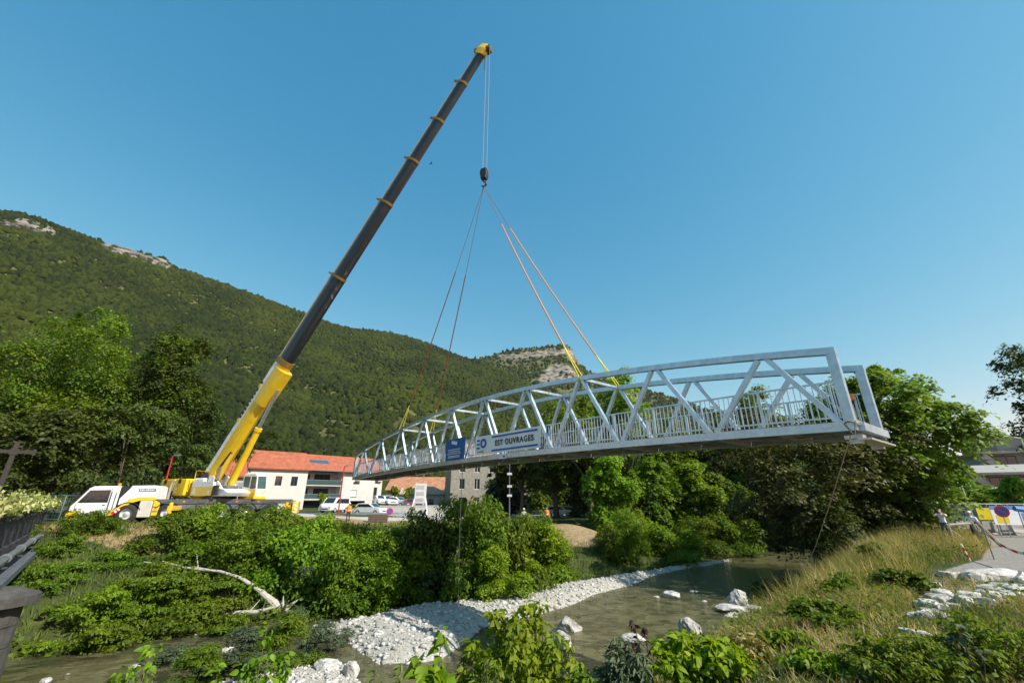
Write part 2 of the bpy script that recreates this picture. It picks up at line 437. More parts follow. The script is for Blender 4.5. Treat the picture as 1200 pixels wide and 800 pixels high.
def axis(lo, hi, step, far):
    a = list(np.arange(lo, hi + 1e-6, step)); s = step
    while a[-1] < far: s *= 1.3; a.append(a[-1] + s)
    s = step
    while a[0] > -far: s *= 1.3; a.insert(0, a[0] - s)
    return np.array(a)
gx, gyv = axis(-45, 48, 0.45, 3200), axis(-3, 64, 0.45, 3200)
X, Y = np.meshgrid(gx, gyv)
Z, G = land(X.ravel(), Y.ravel())
nx, ny = len(gx), len(gyv)
idx = np.arange(nx * ny).reshape(ny, nx)
faces = np.stack([idx[:-1, :-1], idx[:-1, 1:], idx[1:, 1:], idx[1:, :-1]], -1).reshape(-1, 4)
Zg = Z - 0.3 * smooth((np.hypot(X.ravel(), Y.ravel()) - 90) / 60)
me = mesh_np('ground', np.stack([X.ravel(), Y.ravel(), Zg], 1), faces, tint=G, smooth=True, attr='gravel')
dlv = sdist(X.ravel(), Y.ravel(), TL); drv = -sdist(X.ravel(), Y.ravel(), TR)
# bare: dry earth patches with a shape of their own
xr, yr = X.ravel(), Y.ravel()
mound = hit(676, 621)
bare = np.maximum(smooth(1.7 - np.hypot((xr - mound.x) / 3.6, (yr - mound.y) / 3.6)), 0)
pt = at_y(150, 622, 30)
bare = np.maximum(bare, 0.9 * smooth(1.5 - np.hypot((xr - pt.x) / 5.5, (yr - pt.y) / 2.6)))
bare = np.maximum(bare, np.where(drv > 0, 0.65, 0) * vnoise(xr, yr, 2.2, 5))
bare = np.maximum(bare, smooth((drv - 9) / 2) * 0.95 * (xr > 4))
bare = np.maximum(bare, smooth((dlv - 16) / 2) * 0.8 * smooth((xr + 36) / 6) * smooth((60 - yr) / 10))
rd = [at_z(*p, .0) for p in [(1098, 672), (1150, 655), (1165, 640), (1150, 622), (1200, 605), (1400, 605), (1500, 700), (1300, 700)]]
pv_ = smooth((inpoly(xr, yr, rd) + .3) / .6)
a = me.attributes.new('pave', 'FLOAT', 'POINT'); a.data.foreach_set('value', pv_.astype(np.float32))
a = me.attributes.new('bare', 'FLOAT', 'POINT'); a.data.foreach_set('value', bare.astype(np.float32))
def ground_material():
    m = bpy.data.materials.new('ground'); nt, N, L, b = nodes_of(m)
    geo = N.new('ShaderNodeNewGeometry')
    def noise(s, d=6):
        n = N.new('ShaderNodeTexNoise'); n.inputs['Scale'].default_value = s; n.inputs['Detail'].default_value = d; n.inputs['Roughness'].default_value = 0.7
        L.new(geo.outputs['Position'], n.inputs['Vector']); return n.outputs['Fac']
    def ramp(f, c):
        r = N.new('ShaderNodeValToRGB'); e = r.color_ramp.elements
        for i, (p, k) in enumerate(c):
            q = e[i] if i < 2 else e.new(p)
            q.position = p; q.color = (*k, 1)
        L.new(f, r.inputs['Fac']); return r.outputs['Color']
    def mix(f, a, c):
        x = N.new('ShaderNodeMix'); x.data_type = 'RGBA'; L.new(f, x.inputs[0]); L.new(a, x.inputs[6]); L.new(c, x.inputs[7]); return x.outputs[2]
    def attr(n):
        a = N.new('ShaderNodeAttribute'); a.attribute_name = n; return a.outputs['Fac']
    def addn(a, n, k):
        s = N.new('ShaderNodeMath'); s.operation = 'MULTIPLY_ADD'; L.new(n, s.inputs[0]); s.inputs[1].default_value = k; L.new(a, s.inputs[2])
        t = N.new('ShaderNodeMapRange'); t.inputs['From Min'].default_value, t.inputs['From Max'].default_value = 0.4 + k * .5, 0.6 + k * .5; L.new(s.outputs[0], t.inputs['Value']); return t.outputs[0]
    pavec = ramp(noise(5), [(0.3, (0.17, 0.155, 0.13)), (0.5, (0.25, 0.23, 0.20)), (0.72, (0.33, 0.31, 0.28))])
    grass = ramp(noise(1.3), [(0.3, (0.025, 0.035, 0.010)), (0.55, (0.055, 0.070, 0.018)), (0.75, (0.11, 0.10, 0.035))])
    dry = ramp(noise(2.5), [(0.3, (0.17, 0.12, 0.065)), (0.55, (0.30, 0.215, 0.115)), (0.75, (0.40, 0.31, 0.19))])
    stones = ramp(noise(7), [(0.3, (0.22, 0.20, 0.16)), (0.5, (0.40, 0.375, 0.32)), (0.7, (0.54, 0.52, 0.47))])
    c = mix(addn(attr('bare'), noise(3.5), 0.8), grass, dry)
    c = mix(addn(attr('gravel'), noise(4), 0.5), c, stones)
    c = mix(addn(attr('pave'), noise(4), 0.5), c, pavec)
    L.new(c, b.inputs['Base Color']); b.inputs['Roughness'].default_value = 0.95; b.inputs['Specular IOR Level'].default_value = 0.15
    bp = N.new('ShaderNodeBump'); bp.inputs['Strength'].default_value = 0.7; bp.inputs['Distance'].default_value = 0.08
    L.new(noise(9, 8), bp.inputs['Height']); L.new(bp.outputs[0], b.inputs['Normal'])
    return m
tag(link('ground', me, None, ground_material()), kind='structure')

# water: shallow greenish river over cobbles
def water_material():
    m = bpy.data.materials.new('river_water'); nt, N, L, b = nodes_of(m)
    geo = N.new('ShaderNodeNewGeometry')
    vo = N.new('ShaderNodeTexVoronoi'); vo.inputs['Scale'].default_value = 2.2
    nz = N.new('ShaderNodeTexNoise'); nz.inputs['Scale'].default_value = 0.55; nz.inputs['Detail'].default_value = 5
    for t in (vo, nz): L.new(geo.outputs['Position'], t.inputs['Vector'])
    r = N.new('ShaderNodeValToRGB'); e = r.color_ramp.elements
    e[0].position, e[0].color = 0.3, (0.080, 0.088, 0.045, 1); e[1].position, e[1].color = 0.7, (0.17, 0.155, 0.078, 1)
    L.new(nz.outputs['Fac'], r.inputs['Fac'])
    mx = N.new('ShaderNodeMix'); mx.data_type = 'RGBA'; mx.blend_type = 'OVERLAY'; mx.inputs[0].default_value = 0.75
    bw = N.new('ShaderNodeRGBToBW'); L.new(vo.outputs['Color'], bw.inputs[0])
    L.new(r.outputs['Color'], mx.inputs[6]); L.new(bw.outputs[0], mx.inputs[7])
    L.new(mx.outputs[2], b.inputs['Base Color'])
    b.inputs['Roughness'].default_value = 0.07; b.inputs['IOR'].default_value = 1.33
    mp = N.new('ShaderNodeMapping'); mp.inputs['Rotation'].default_value = (0, 0, R(40)); mp.inputs['Scale'].default_value = (0.8, 2.0, 1)
    L.new(geo.outputs['Position'], mp.inputs['Vector'])
    wv = N.new('ShaderNodeTexNoise'); wv.inputs['Scale'].default_value = 2.4; wv.inputs['Detail'].default_value = 4; L.new(mp.outputs[0], wv.inputs['Vector'])
    bp = N.new('ShaderNodeBump'); bp.inputs['Strength'].default_value = 0.8; bp.inputs['Distance'].default_value = 0.08
    L.new(wv.outputs['Fac'], bp.inputs['Height']); L.new(bp.outputs[0], b.inputs['Normal'])
    tr = N.new('ShaderNodeBsdfTransparent'); tr.inputs['Color'].default_value = (0.62, 0.58, 0.40, 1)
    ms = N.new('ShaderNodeMixShader'); ms.inputs[0].default_value = 0.45
    L.new(b.outputs[0], ms.inputs[1]); L.new(tr.outputs[0], ms.inputs[2]); L.new(ms.outputs[0], N['Material Output'].inputs['Surface'])
    return m
mb = MB(); both = [tuple(p) for p in TL]; rr = [tuple(p) for p in TR]
def along(poly, k):
    seg = np.hypot(*(np.diff(poly, axis=0).T)); s = np.concatenate([[0], np.cumsum(seg)])
    t = np.linspace(0, s[-1], k)
    return np.stack([np.interp(t, s, poly[:, 0]), np.interp(t, s, poly[:, 1])], 1)
wl, wr_ = along(TL, 120), along(TR, 120)
nrm = np.array([-0.62, 0.78]) * 1.3
rings = [wl + nrm] + [wl * (1 - t) + wr_ * t for t in np.linspace(0.1, 0.9, 9)] + [wr_ - nrm]
wv_ = np.concatenate([np.c_[r, np.full(120, WZ)] for r in rings])
wi = np.arange(11 * 120).reshape(11, 120)
wf = np.stack([wi[:-1, :-1], wi[1:, :-1], wi[1:, 1:], wi[:-1, 1:]], -1).reshape(-1, 4)
tag(link('river', mesh_np('river', wv_, wf, smooth=True), None, water_material()), kind='structure')

# ------------------------------------------------------------------ hills and their woods
RIDGE = [(-420, 215), (-300, 225), (-150, 232), (-60, 240), (0, 248), (30, 252), (60, 263), (90, 274), (130, 288), (165, 297), (190, 303), (205, 314), (260, 333), (300, 347), (360, 369), (395, 382), (420, 387), (450, 389), (480, 396), (505, 404), (535, 417), (560, 424), (600, 440), (660, 470), (720, 500), (780, 540), (840, 575)]
RIDGE2 = [(400, 480), (460, 450), (520, 424), (545, 422), (570, 419), (585, 413), (610, 409), (640, 406), (664, 404), (672, 411), (677, 424), (690, 436), (720, 446), (750, 455), (790, 466), (830, 480), (900, 505), (1000, 535), (1150, 560), (1400, 580)]
rng = np.random.default_rng(7)
def hill(name, ridge, D0, D1, rows, step, seed):
    pxs = np.arange(ridge[0][0], ridge[-1][0] + 1, step)
    pys = np.interp(pxs, [p[0] for p in ridge], [p[1] for p in ridge])
    P = np.zeros((rows + 5, len(pxs), 3))
    for i, (px, py) in enumerate(zip(pxs, pys)):
        t0 = (px - ridge[0][0]) / (ridge[-1][0] - ridge[0][0])
        dn, df = np.interp(t0, *D0), np.interp(t0, *D1)
        dx, dy, dz = ray(px, py); h = math.hypot(dx, dy)
        top = HC + dz / h * df
        dirx, diry = dx, dy
        hh = math.hypot(dirx, diry); dirx /= hh; diry /= hh
        for k in range(rows + 5):
            t = k / (rows - 1)
            if t <= 1:
                d = dn + (df - dn) * t; e = t ** 1.15
                z = -4 + (top + 4) * e
            else:
                d = df + (df - dn) * (t - 1) * 2.5; z = top * (1 - (t - 1) * 3.0)
            P[k, i] = (dirx * d, diry * d, z)
    nzv = (vnoise(P[..., 0], P[..., 1], 90, seed) - .5) * 26 + (vnoise(P[..., 0], P[..., 1], 30, seed + 1) - .5) * 9
    w = np.sin(np.clip(np.arange(rows + 5) / (rows - 1), 0, 1) * math.pi)[:, None]
    P[..., 2] += nzv * np.maximum(w, 0.0)
    return P, pxs
def bary_points(P, n, rg):
    """random points on a grid surface, weighted by area"""
    a, b, c, d = P[:-1, :-1], P[:-1, 1:], P[1:, 1:], P[1:, :-1]
    ar = np.linalg.norm(np.cross(b - a, d - a), axis=-1)
    dist = np.linalg.norm(a[..., :2], axis=-1)
    w = (ar / np.maximum(dist, 60) ** 0.6).ravel(); w /= w.sum()
    k = rg.choice(w.size, n, p=w); u, v = rg.random((2, n, 1))
    a, b, c, d = (q.reshape(-1, 3)[k] for q in (a, b, c, d))
    return a * (1 - u) * (1 - v) + b * u * (1 - v) + c * u * v + d * (1 - u) * v
def project(P):
    z = P[:, 2] - HC; d = P[:, 1] * CT + z * ST
    return 600 + F * P[:, 0] / d, 400 - F * (-P[:, 1] * ST + z * CT) / d
import bmesh
def ico(sub):
    bm = bmesh.new(); bmesh.ops.create_icosphere(bm, subdivisions=sub, radius=1)
    v = np.array([p.co[:] for p in bm.verts]); f = np.array([[p.index for p in q.verts] for q in bm.faces]); bm.free()
    return v, f
IV1, IF1 = ico(1); IV2, IF2 = ico(2); IV3, IF3 = ico(3); IV4, IF4 = ico(4)
keep = (IV1[IF1].mean(1)[:, 2] > -0.4)
used = np.unique(IF1[keep]); remap = -np.ones(len(IV1), int); remap[used] = np.arange(len(used))
CV, CF = IV1[used], remap[IF1[keep]]
def woods(name, P, n, rg, size, label, bald):
    q = bary_points(P[:-3], n, rg)
    px, py = project(q)
    ok = (px > -140) & (px < 1340) & ~bald(px, py, q, rg)
    q = q[ok]; m = len(q)
    s = rg.uniform(0.55, 1.25, m) * size; con = rg.random(m) < 0.2
    sc = np.stack([s * rg.uniform(.8, 1.2, m), s * rg.uniform(.8, 1.2, m), s * np.where(con, 1.7, rg.uniform(.8, 1.25, m))], 1)
    V = CV[None] * (1 + rg.uniform(-.42, .42, (m, len(CV), 1)))
    an = rg.uniform(0, 6.28, m); c, si = np.cos(an), np.sin(an)
    V = np.stack([V[..., 0] * c[:, None] - V[..., 1] * si[:, None], V[..., 0] * si[:, None] + V[..., 1] * c[:, None], V[..., 2]], -1)
    V = V * sc[:, None] + q[:, None] + np.array([0, 0, 1.0]) * (s * 0.45)[:, None, None]
    patch = .6 * vnoise(q[:, 0], q[:, 1], 60, 11) + .4 * vnoise(q[:, 0], q[:, 1], 18, 13)
    tint = np.clip(-.05 + 1.0 * patch + rg.normal(0, .09, m) - con * 0.3, 0, 1)
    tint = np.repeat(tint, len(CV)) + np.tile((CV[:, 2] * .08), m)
    Fc = (CF[None] + (np.arange(m) * len(CV))[:, None, None]).reshape(-1, 3)
    o = link(name, mesh_np(name, V.reshape(-1, 3), Fc, tint, True), None, M['leaf_forest'])
    return tag(o, label, 'wood', kind='stuff')
def hill_material(name, rock):
    m = mat(name, (0.035, 0.048, 0.015), 0.95, 0, 0.4, 0.02, c2=(0.10, 0.10, 0.04))
    nt = m.node_tree; N, L = nt.nodes, nt.links; b = N['Principled BSDF']; b.inputs['Specular IOR Level'].default_value = 0.1
    at = N.new('ShaderNodeAttribute'); at.attribute_name = 'rock'
    geo = N.new('ShaderNodeNewGeometry'); nz = N.new('ShaderNodeTexNoise'); nz.inputs['Scale'].default_value = 0.06; nz.inputs['Detail'].default_value = 9
    mp = N.new('ShaderNodeMapping'); mp.inputs['Scale'].default_value = (1, 1, 3.0); L.new(geo.outputs['Position'], mp.inputs['Vector']); L.new(mp.outputs[0], nz.inputs['Vector'])
    r = N.new('ShaderNodeValToRGB'); e = r.color_ramp.elements
    e[0].position, e[0].color = 0.40, (0.05, 0.047, 0.04, 1); e[1].position, e[1].color = 0.60, (*rock, 1)
    L.new(nz.outputs['Fac'], r.inputs['Fac'])
    mx = N.new('ShaderNodeMix'); mx.data_type = 'RGBA'; L.new(at.outputs['Fac'], mx.inputs[0])
    L.new(b.inputs['Base Color'].links[0].from_socket, mx.inputs[6]); L.new(r.outputs['Color'], mx.inputs[7]); L.new(mx.outputs[2], b.inputs['Base Color'])
    bp = N.new('ShaderNodeBump'); bp.inputs['Strength'].default_value = 1.0; bp.inputs['Distance'].default_value = 4.0
    L.new(nz.outputs['Fac'], bp.inputs['Height']); L.new(bp.outputs[0], b.inputs['Normal'])
    return m
ROCKS = [[(-60, 250), (0, 257), (30, 259), (62, 268), (66, 277), (40, 274), (0, 268), (-60, 262)], [(112, 288), (135, 285), (165, 295), (200, 311), (196, 318), (165, 307), (135, 297)]]
ROCKS2 = [[(584, 417), (610, 414), (640, 410.5), (664, 407.5), (674, 413), (679, 427), (675, 427), (664, 416), (642, 417), (612, 421), (588, 423)], [(626, 447), (638, 433), (652, 425), (664, 430), (682, 441), (670, 446), (640, 452)], [(735, 452), (745, 458), (752, 470), (740, 474), (728, 462)]]
def rockmask(P, polys):
    px, py = project(P.reshape(-1, 3)); m = np.zeros(len(px))
    for p in polys:
        m = np.maximum(m, smooth((inpoly(px, py, p) + (vnoise(px, py, 6, 3) - .5) * 5 + 1.0) / 1.5))
    return m
def addhill(name, P, polys, rock):
    r, c = P.shape[:2]; ii = np.arange(r * c).reshape(r, c)
    f = np.stack([ii[:-1, :-1], ii[:-1, 1:], ii[1:, 1:], ii[1:, :-1]], -1).reshape(-1, 4)
    v = P.reshape(-1, 3)
    msk = rockmask(P, polys)
    v = v + (rng.random((len(v), 1)) * msk[:, None] * np.array([[0, 0, 4.0]]))
    me = mesh_np(name, v, f, msk, True, 'rock')
    tag(link(name, me, None, hill_material(name, rock)), kind='structure')
HA, _ = hill('hill', RIDGE, ([0, 1], [150, 260]), ([0, .35, .7, 1], [620, 700, 860, 900]), 90, 5, 21)
addhill('hill', HA, ROCKS, (0.235, 0.205, 0.175))
HB, _ = hill('mountain', RIDGE2, ([0, 1], [700, 700]), ([0, .3, 1], [1250, 1350, 1500]), 70, 5, 33)
addhill('mountain', HB, ROCKS2, (0.29, 0.25, 0.20))
def bald_a(px, py, q, rg):
    b = np.zeros(len(px), bool)
    for p in ROCKS: b |= (inpoly(px, py, p) + (vnoise(px, py, 6, 3) - .5) * 5) > 0
    strip = (py > 478) & (py < 535) & (px > 370) & (px < 500) & (vnoise(q[:, 0], q[:, 1], 13, 8) > 0.68)
    b &= rg.random(len(px)) > .12
    return b | strip | (py > 600)
def bald_b(px, py, q, rg):
    b = np.zeros(len(px), bool)
    for p in ROCKS2: b |= (inpoly(px, py, p) + (vnoise(px, py, 6, 3) - .5) * 4) > 0
    b &= rg.random(len(px)) > .06
    return b | (py > 585) | (px < 380)
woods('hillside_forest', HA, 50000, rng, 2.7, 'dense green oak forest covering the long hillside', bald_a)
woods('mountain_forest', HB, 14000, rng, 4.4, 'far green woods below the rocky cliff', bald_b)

# ------------------------------------------------------------------ footbridge hanging from the crane
BAZ = R(-38.537); BL, BP, BW, HE, HM, CAMB = 38.0, 3.8, 2.7, 1.85, 3.18, 0.36
BD = Vector((math.sin(BAZ), math.cos(BAZ), 0)); BN = Vector((BD.y, -BD.x, 0))
B0 = Vector((9.03, 11.05, HC + 1.92))
# local frame: x along the bridge from its near end, y towards the camera-side truss, z up
bridge = thing('footbridge', 'galvanised steel truss footbridge hanging from the crane over the river', 'footbridge', B0, math.atan2(BD.y, BD.x))
def camber(s): return CAMB * 4 * s * (BL - s) / BL ** 2
def clear(s): t = (s - BL / 2) / (BL / 2); return HM + (HE - HM) * t * t
CH = 0.24       # chord depth
def chord(y, w, h, zf, name, m=M['galv']):
    rings = []
    for i in range(0, 41):
        s = BL * i / 40; z = zf(s)
        rings.append([(s, y - w / 2, z), (s, y + w / 2, z), (s, y + w / 2, z + h), (s, y - w / 2, z + h)])
    return MB().loft(rings).build(name, m, bridge)
DG = 0.145
YN, YF = 0.0, -BW
gal, gald = M['galv'], M['galv_dark']
rail_items = []
for y in (YN, YF):
    chord(y, 0.24, CH, lambda s: camber(s) - CH, 'bottom_chord')
    chord(y, 0.22, 0.20, lambda s: camber(s) + clear(s), 'top_chord')
    for s in (0.12, BL - 0.12):
        mb = MB(); mb.box(s - 0.115, s + 0.115, y - 0.115, y + 0.115, camber(s), camber(s) + clear(s) - 0.002); mb.build('end_post', gal, bridge)
    for k in range(10):
        s0, s1, st = k * BP, (k + 1) * BP, (k + .5) * BP
        e0 = s0 + (0.34 if k == 0 else 0.12); e1 = s1 - (0.34 if k == 9 else 0.12)
        MB().bar((e0, y, camber(s0) - 0.01), (st - 0.12, y, camber(st) + clear(st) + 0.01), DG, DG, (0, 1, 0)).build('diagonal', gal, bridge)
        MB().bar((e1, y, camber(s1) - 0.01), (st + 0.12, y, camber(st) + clear(st) + 0.01), DG, DG, (0, 1, 0)).build('diagonal', gal, bridge)
for k in range(2, 8):
    st = (k + .5) * BP; z = camber(st) + clear(st) + 0.10
    MB().bar((st, YN - 0.112, z), (st, YF + 0.112, z), 0.12, 0.12).build('cross_brace', gal, bridge)
for k in range(0, 21):
    s = min(max(k * BP / 2, 0.2), BL - 0.2); z = camber(s) - CH + 0.07
    MB().bar((s, YN - 0.122, z), (s, YF + 0.122, z), 0.14, 0.16).build('floor_beam', gald, bridge)
for k in range(10):
    a, b = k * BP + 0.1, (k + 1) * BP - 0.1
    mb = MB()
    mb.bar((a, YN - 0.14, camber(a) - 0.215), (b, YF + 0.14, camber(b) - 0.215), 0.07, 0.04)
    mb.bar((a, YF + 0.14, camber(a) - 0.26), (b, YN - 0.14, camber(b) - 0.26), 0.07, 0.04)
    mb.build('wind_brace', gald, bridge)
mb = MB()
for y in (-0.9, -1.8):
    for k in range(20):
        a, b = k * BL / 20, (k + 1) * BL / 20
        mb.bar((a, y, camber(a) - 0.06), (b, y, camber(b) - 0.06), 0.08, 0.08)
mb.build('stringer', gald, bridge)
NP = 60
for k in range(NP):       # deck panels
    a, b = k * BL / NP + 0.012, (k + 1) * BL / NP - 0.012
    MB().bar((a, -BW / 2, camber(a) + 0.02), (b, -BW / 2, camber(b) + 0.02), BW - 0.3, 0.06).build('deck_panel', M['deck'], bridge)
# bright zinc touched in where the diagonals meet the chords
for k in range(11):
    s = min(max(k * BP, .35), BL - .35); r_ = random.Random(k)
    for y, o_ in ((YN, .1205), (YF, -.1205)):
        MB().box(s - r_.uniform(.28, .4), s + r_.uniform(.28, .4), y + min(o_, o_ * 1.025), y + max(o_, o_ * 1.025), camber(s) - .11, camber(s) - .004).build('zinc_patch', M['zinc'], bridge)
# railings
RH = 1.12
bal = MB().box(-0.011, 0.011, -0.011, 0.011, 0, RH - 0.16).mesh('baluster', gal)
for y, sg in ((YN - 0.17, 1), (YF + 0.17, -1)):
    for nm, h, w in (('handrail', RH, 0.06), ('bottom_rail', 0.14, 0.045)):
        rings = [[(s, y - w / 2, camber(s) + h), (s, y + w / 2, camber(s) + h), (s, y + w / 2, camber(s) + h + 0.045), (s, y - w / 2, camber(s) + h + 0.045)] for s in np.linspace(0.25, BL - 0.25, 31)]
        MB().loft(rings).build(nm, gal, bridge)
    rest = MB(); n = int((BL - 0.6) / 0.16)
    for i in range(n):
        s = 0.35 + i * 0.16
        z = camber(s) + 0.17
        if i < 148:
            o = link('baluster', bal, bridge); o.location = (s, y, z)
        else:
            rest.box(s - 0.011, s + 0.011, y - 0.011, y + 0.011, z, z + RH - 0.16)
    tag(rest.build('balusters', gal, bridge), kind='stuff')
    for i in range(20):
        s = 0.35 + i * BP / 2 * 0.99
        mb = MB(); mb.box(s + 0.05, s + 0.10, y - 0.03, y + 0.03, camber(s) + 0.052, camber(s) + RH - 0.002); mb.build('rail_post', gal, bridge)
# end frames and bearings at both ends
for s in (-0.02, BL + 0.02):
    sg = -1 if s < 1 else 1
    MB().bar((s + sg * 0.03, YN - 0.125, -0.13), (s + sg * 0.03, YF + 0.125, -0.13), 0.16, 0.22).build('end_beam', gal, bridge)
    for y in (YN - 0.3, YF + 0.3):
        mb = MB(); mb.box(s - 0.2 - sg * .2, s + 0.2 - sg * .2, y - 0.16, y + 0.16, -0.42, -0.32); mb.box(s - 0.14 - sg * .2, s + 0.14 - sg * .2, y - 0.1, y + 0.1, -0.54, -0.422)
        mb.build('bearing_shoe', M['steel'], bridge)
mb = MB(); mb.bar((-0.05, YN - 0.1, -0.45), (-0.05, YF + 0.1, -0.45), 0.3, 0.05); mb.build('landing_plate', M['steel'], bridge)
mb = MB()
pts = [(0.12 + 0.17 * math.cos(a), YN + 0.17 * math.sin(a), -0.05 - 0.05 * math.cos(a * 2)) for a in np.linspace(0, 6.28, 17)]
mb.tube(pts, 0.018, 6)
mb.tube([(0.0, YN + 0.15, -0.04), (0.06, YN + 0.16, -0.34)], 0.015, 6); mb.tube([(0.24, YN + 0.15, -0.04), (0.1, YN + 0.16, -0.34)], 0.015, 6)
tag(mb.build('chain', M['wood_grey'], bridge), 'rope loop tied round the end post foot')
bridge_M = Matrix.Translation(B0) @ Matrix.Rotation(math.atan2(BD.y, BD.x), 4, 'Z')
def bw(s, y, z): return bridge_M @ Vector((s, y, z))

# jacket left on the handrail by the end post
jk = thing('jacket', 'dark jacket with orange lining hung over the footbridge handrail', 'jacket', bw(0.75, YF + 0.17, RH), bridge.rotation_euler.z)
MB().loft([[(-0.3 + a, y0, z0), (-0.3 + a, y1, z0), (-0.3 + a, y1, z1), (-0.3 + a, y0, z1)] for a, y0, y1, z0, z1 in ((0, -.06, .06, -.2, .1), (.2, -.09, .09, -.32, .13), (.42, -.08, .09, -.26, .12), (.6, -.05, .06, -.1, .10))]).build('shell', M['cloth_dark'], jk)
MB().loft([[(-0.34 + a, .10, z0), (-0.34 + a, .125, z0), (-0.34 + a, .125, z1), (-0.34 + a, .10, z1)] for a, z0, z1 in ((0, -.12, .06), (.25, -.24, .1), (.4, -.06, .08))]).build('lining', M['orange'], jk)

# banners tied to the camera-side truss
def text(body, size, m, parent, name, loc, rot, off=0.0, spacing=1.0):
    c = bpy.data.curves.new(name, 'FONT'); c.body = body; c.size = size; c.extrude = 0.002; c.offset = off; c.space_character = spacing
    c.align_x, c.align_y = 'CENTER', 'CENTER'
    t = bpy.data.objects.new('tmp', c); col.objects.link(t)
    bpy.context.view_layer.update()
    me = bpy.data.meshes.new_from_object(t.evaluated_get(bpy.context.evaluated_depsgraph_get()))
    bpy.data.objects.remove(t)
    me.name = name; me.materials.clear(); me.materials.append(m)
    o = link(name, me, parent); o.location = loc; o.rotation_euler = rot
    return o
def sheet(parent, name, W, H, m, wav, seed, sag=0.0):
    n, k = 40, 12; r = random.Random(seed); ph = [r.uniform(0, 6) for _ in range(4)]
    def P(i, j):
        x, z = (i / n - .5) * W, (j / k - .5) * H
        y = wav * (math.sin(x * 2.1 + z * 1.4 + ph[0]) + .5 * math.sin(x * 4.7 - z * 3 + ph[1]) + .35 * math.sin(z * 6 + x + ph[2]))
        return (x, y, z - sag * (1 - (2 * i / n - 1) ** 2) * (1 - j / k * .4))
    v = [P(i, j) for j in range(k + 1) for i in range(n + 1)]
    v += [(a, b + 0.004, c) for a, b, c in v]
    q = (n + 1) * (k + 1); f = []
    for j in range(k):
        for i in range(n):
            a = j * (n + 1) + i
            f += [(a, a + 1, a + n + 2, a + n + 1), (q + a, q + a + n + 1, q + a + n + 2, q + a + 1)]
    for i in range(n):
        a = i; f.append((a, q + a, q + a + 1, a + 1)); a = k * (n + 1) + i; f.append((a, a + 1, q + a + 1, q + a))
    for j in range(k):
        a = j * (n + 1); f.append((a, a + n + 1, q + a + n + 1, q + a)); a += n; f.append((a, q + a, q + a + n + 1, a + n + 1))
    o = MB().add(v, f).build(name, m, parent, smooth=True)
    return o
# banner frame: local x runs along the bridge towards the near end (left to right for the viewer), -y faces the viewer
brz = math.atan2(-BD.y, -BD.x)
def bridge_s(px, py, y, guess=(0, BL)):
    """bridge station whose point at height py in plane y matches pixel px"""
    best = min(np.linspace(0, BL, 1500), key=lambda s: abs(project(np.array([bw(s, y, 0.6)]))[0][0] - px))
    return float(best)
sA, sB = bridge_s(557, 525, 0.15), bridge_s(634, 512, 0.15)
bwid = abs(sA - sB); bc = (sA + sB) / 2; bh = 1.02
wb = thing('banner', 'white banner reading EST OUVRAGES with blue stripes tied to the footbridge', 'banner', bw(bc, 0.17, camber(bc) + 0.06), brz)
tilt = math.atan2(camber(sB) - camber(sA), bwid)
cl = sheet(wb, 'cloth', bwid, bh, M['banner_white'], 0.017, 3); cl.location = (0, 0, bh / 2); cl.rotation_euler = (0, -tilt * 1.0, 0)
FX = (R(90), 0, 0); fy = -0.042
def onb(o, x, z): o.parent = cl; o.location = (x, fy, z); o.rotation_euler = FX; return o
onb(text('EST OUVRAGES', 0.40, M['ink_black'], cl, 'lettering', (0, 0, 0), FX, 0.012, 1.18), bwid * 0.135, -0.0)
onb(text('O', 0.66, M['ink_blue'], cl, 'logo', (0, 0, 0), FX, 0.03), -bwid * 0.345, 0.07)
onb(text('EST OUVRAGES', 0.09, M['ink_black'], cl, 'small_lettering', (0, 0, 0), FX, 0.002), -bwid * 0.39, -0.35)
for dz in (-0.19, 0.02, 0.23):
    mb = MB(); mb.box(-bwid * 0.46, -bwid * 0.405, fy - 0.002, fy + 0.002, 0.05 + dz - 0.045, 0.05 + dz + 0.045); mb.build('logo_bar', M['ink_blue'], cl)
for z in (0.36, -0.36):
    mb = MB(); mb.box(-bwid * 0.20, bwid * 0.47, fy - 0.002, fy + 0.002, z - 0.042, z + 0.042); mb.build('stripe', M['ink_blue'], cl)
for x in (-bwid / 2 + .03, bwid / 2 - .03):
    MB().tube([(x, 0, bh - .02), (x * 1.01, 0.12, bh + 0.15)], 0.012, 5).build('tie', M['rope_pale'], wb)
sA, sB = bridge_s(521, 540, 0.15), bridge_s(546, 530, 0.15)
w2 = abs(sA - sB); bc = (sA + sB) / 2
bb = thing('banner', 'small deep blue banner with white print tied to the footbridge', 'banner', bw(bc, 0.17, camber(bc) - 0.05), brz)
cl2 = sheet(bb, 'cloth', w2 * .92, 1.28, M['banner_blue'], 0.02, 5); cl2.location = (0, 0, 0.66)
rr_ = random.Random(4)
for i, z in enumerate((-0.02, -0.14, -0.26, -0.40, -0.48)):
    w = rr_.uniform(.25, .42) * w2; mb = MB(); mb.box(-w, w, -0.062, -0.058, z - 0.02, z + 0.02); mb.build('print_line', M['ink_white'], cl2)
for i, x in enumerate((-.22, 0, .22)):
    MB().lathe([(0.0, -0.063), (0.12, -0.063), (0.12, -0.057), (0.0, -0.057)], (x, 0, .42 - .04 * i), 'y', 10).build('print_mark', M['ink_white'], cl2)
sg_ = bridge_s(592, 532, 0.0)
st_ = thing('sticker', 'small white plate fixed on the footbridge chord below the banner', 'plate', bw(sg_, 0.14, camber(sg_) - 0.25), brz)
mb = MB(); mb.box(-0.3, 0.3, -0.012, 0.01, -0.02, 0.2, 0.004); mb.build('plate', M['white_paint'], st_)
mb = MB(); mb.box(0.0, 0.22, -0.015, -0.0125, 0.05, 0.14); mb.build('print', M['ink_blue'], st_)

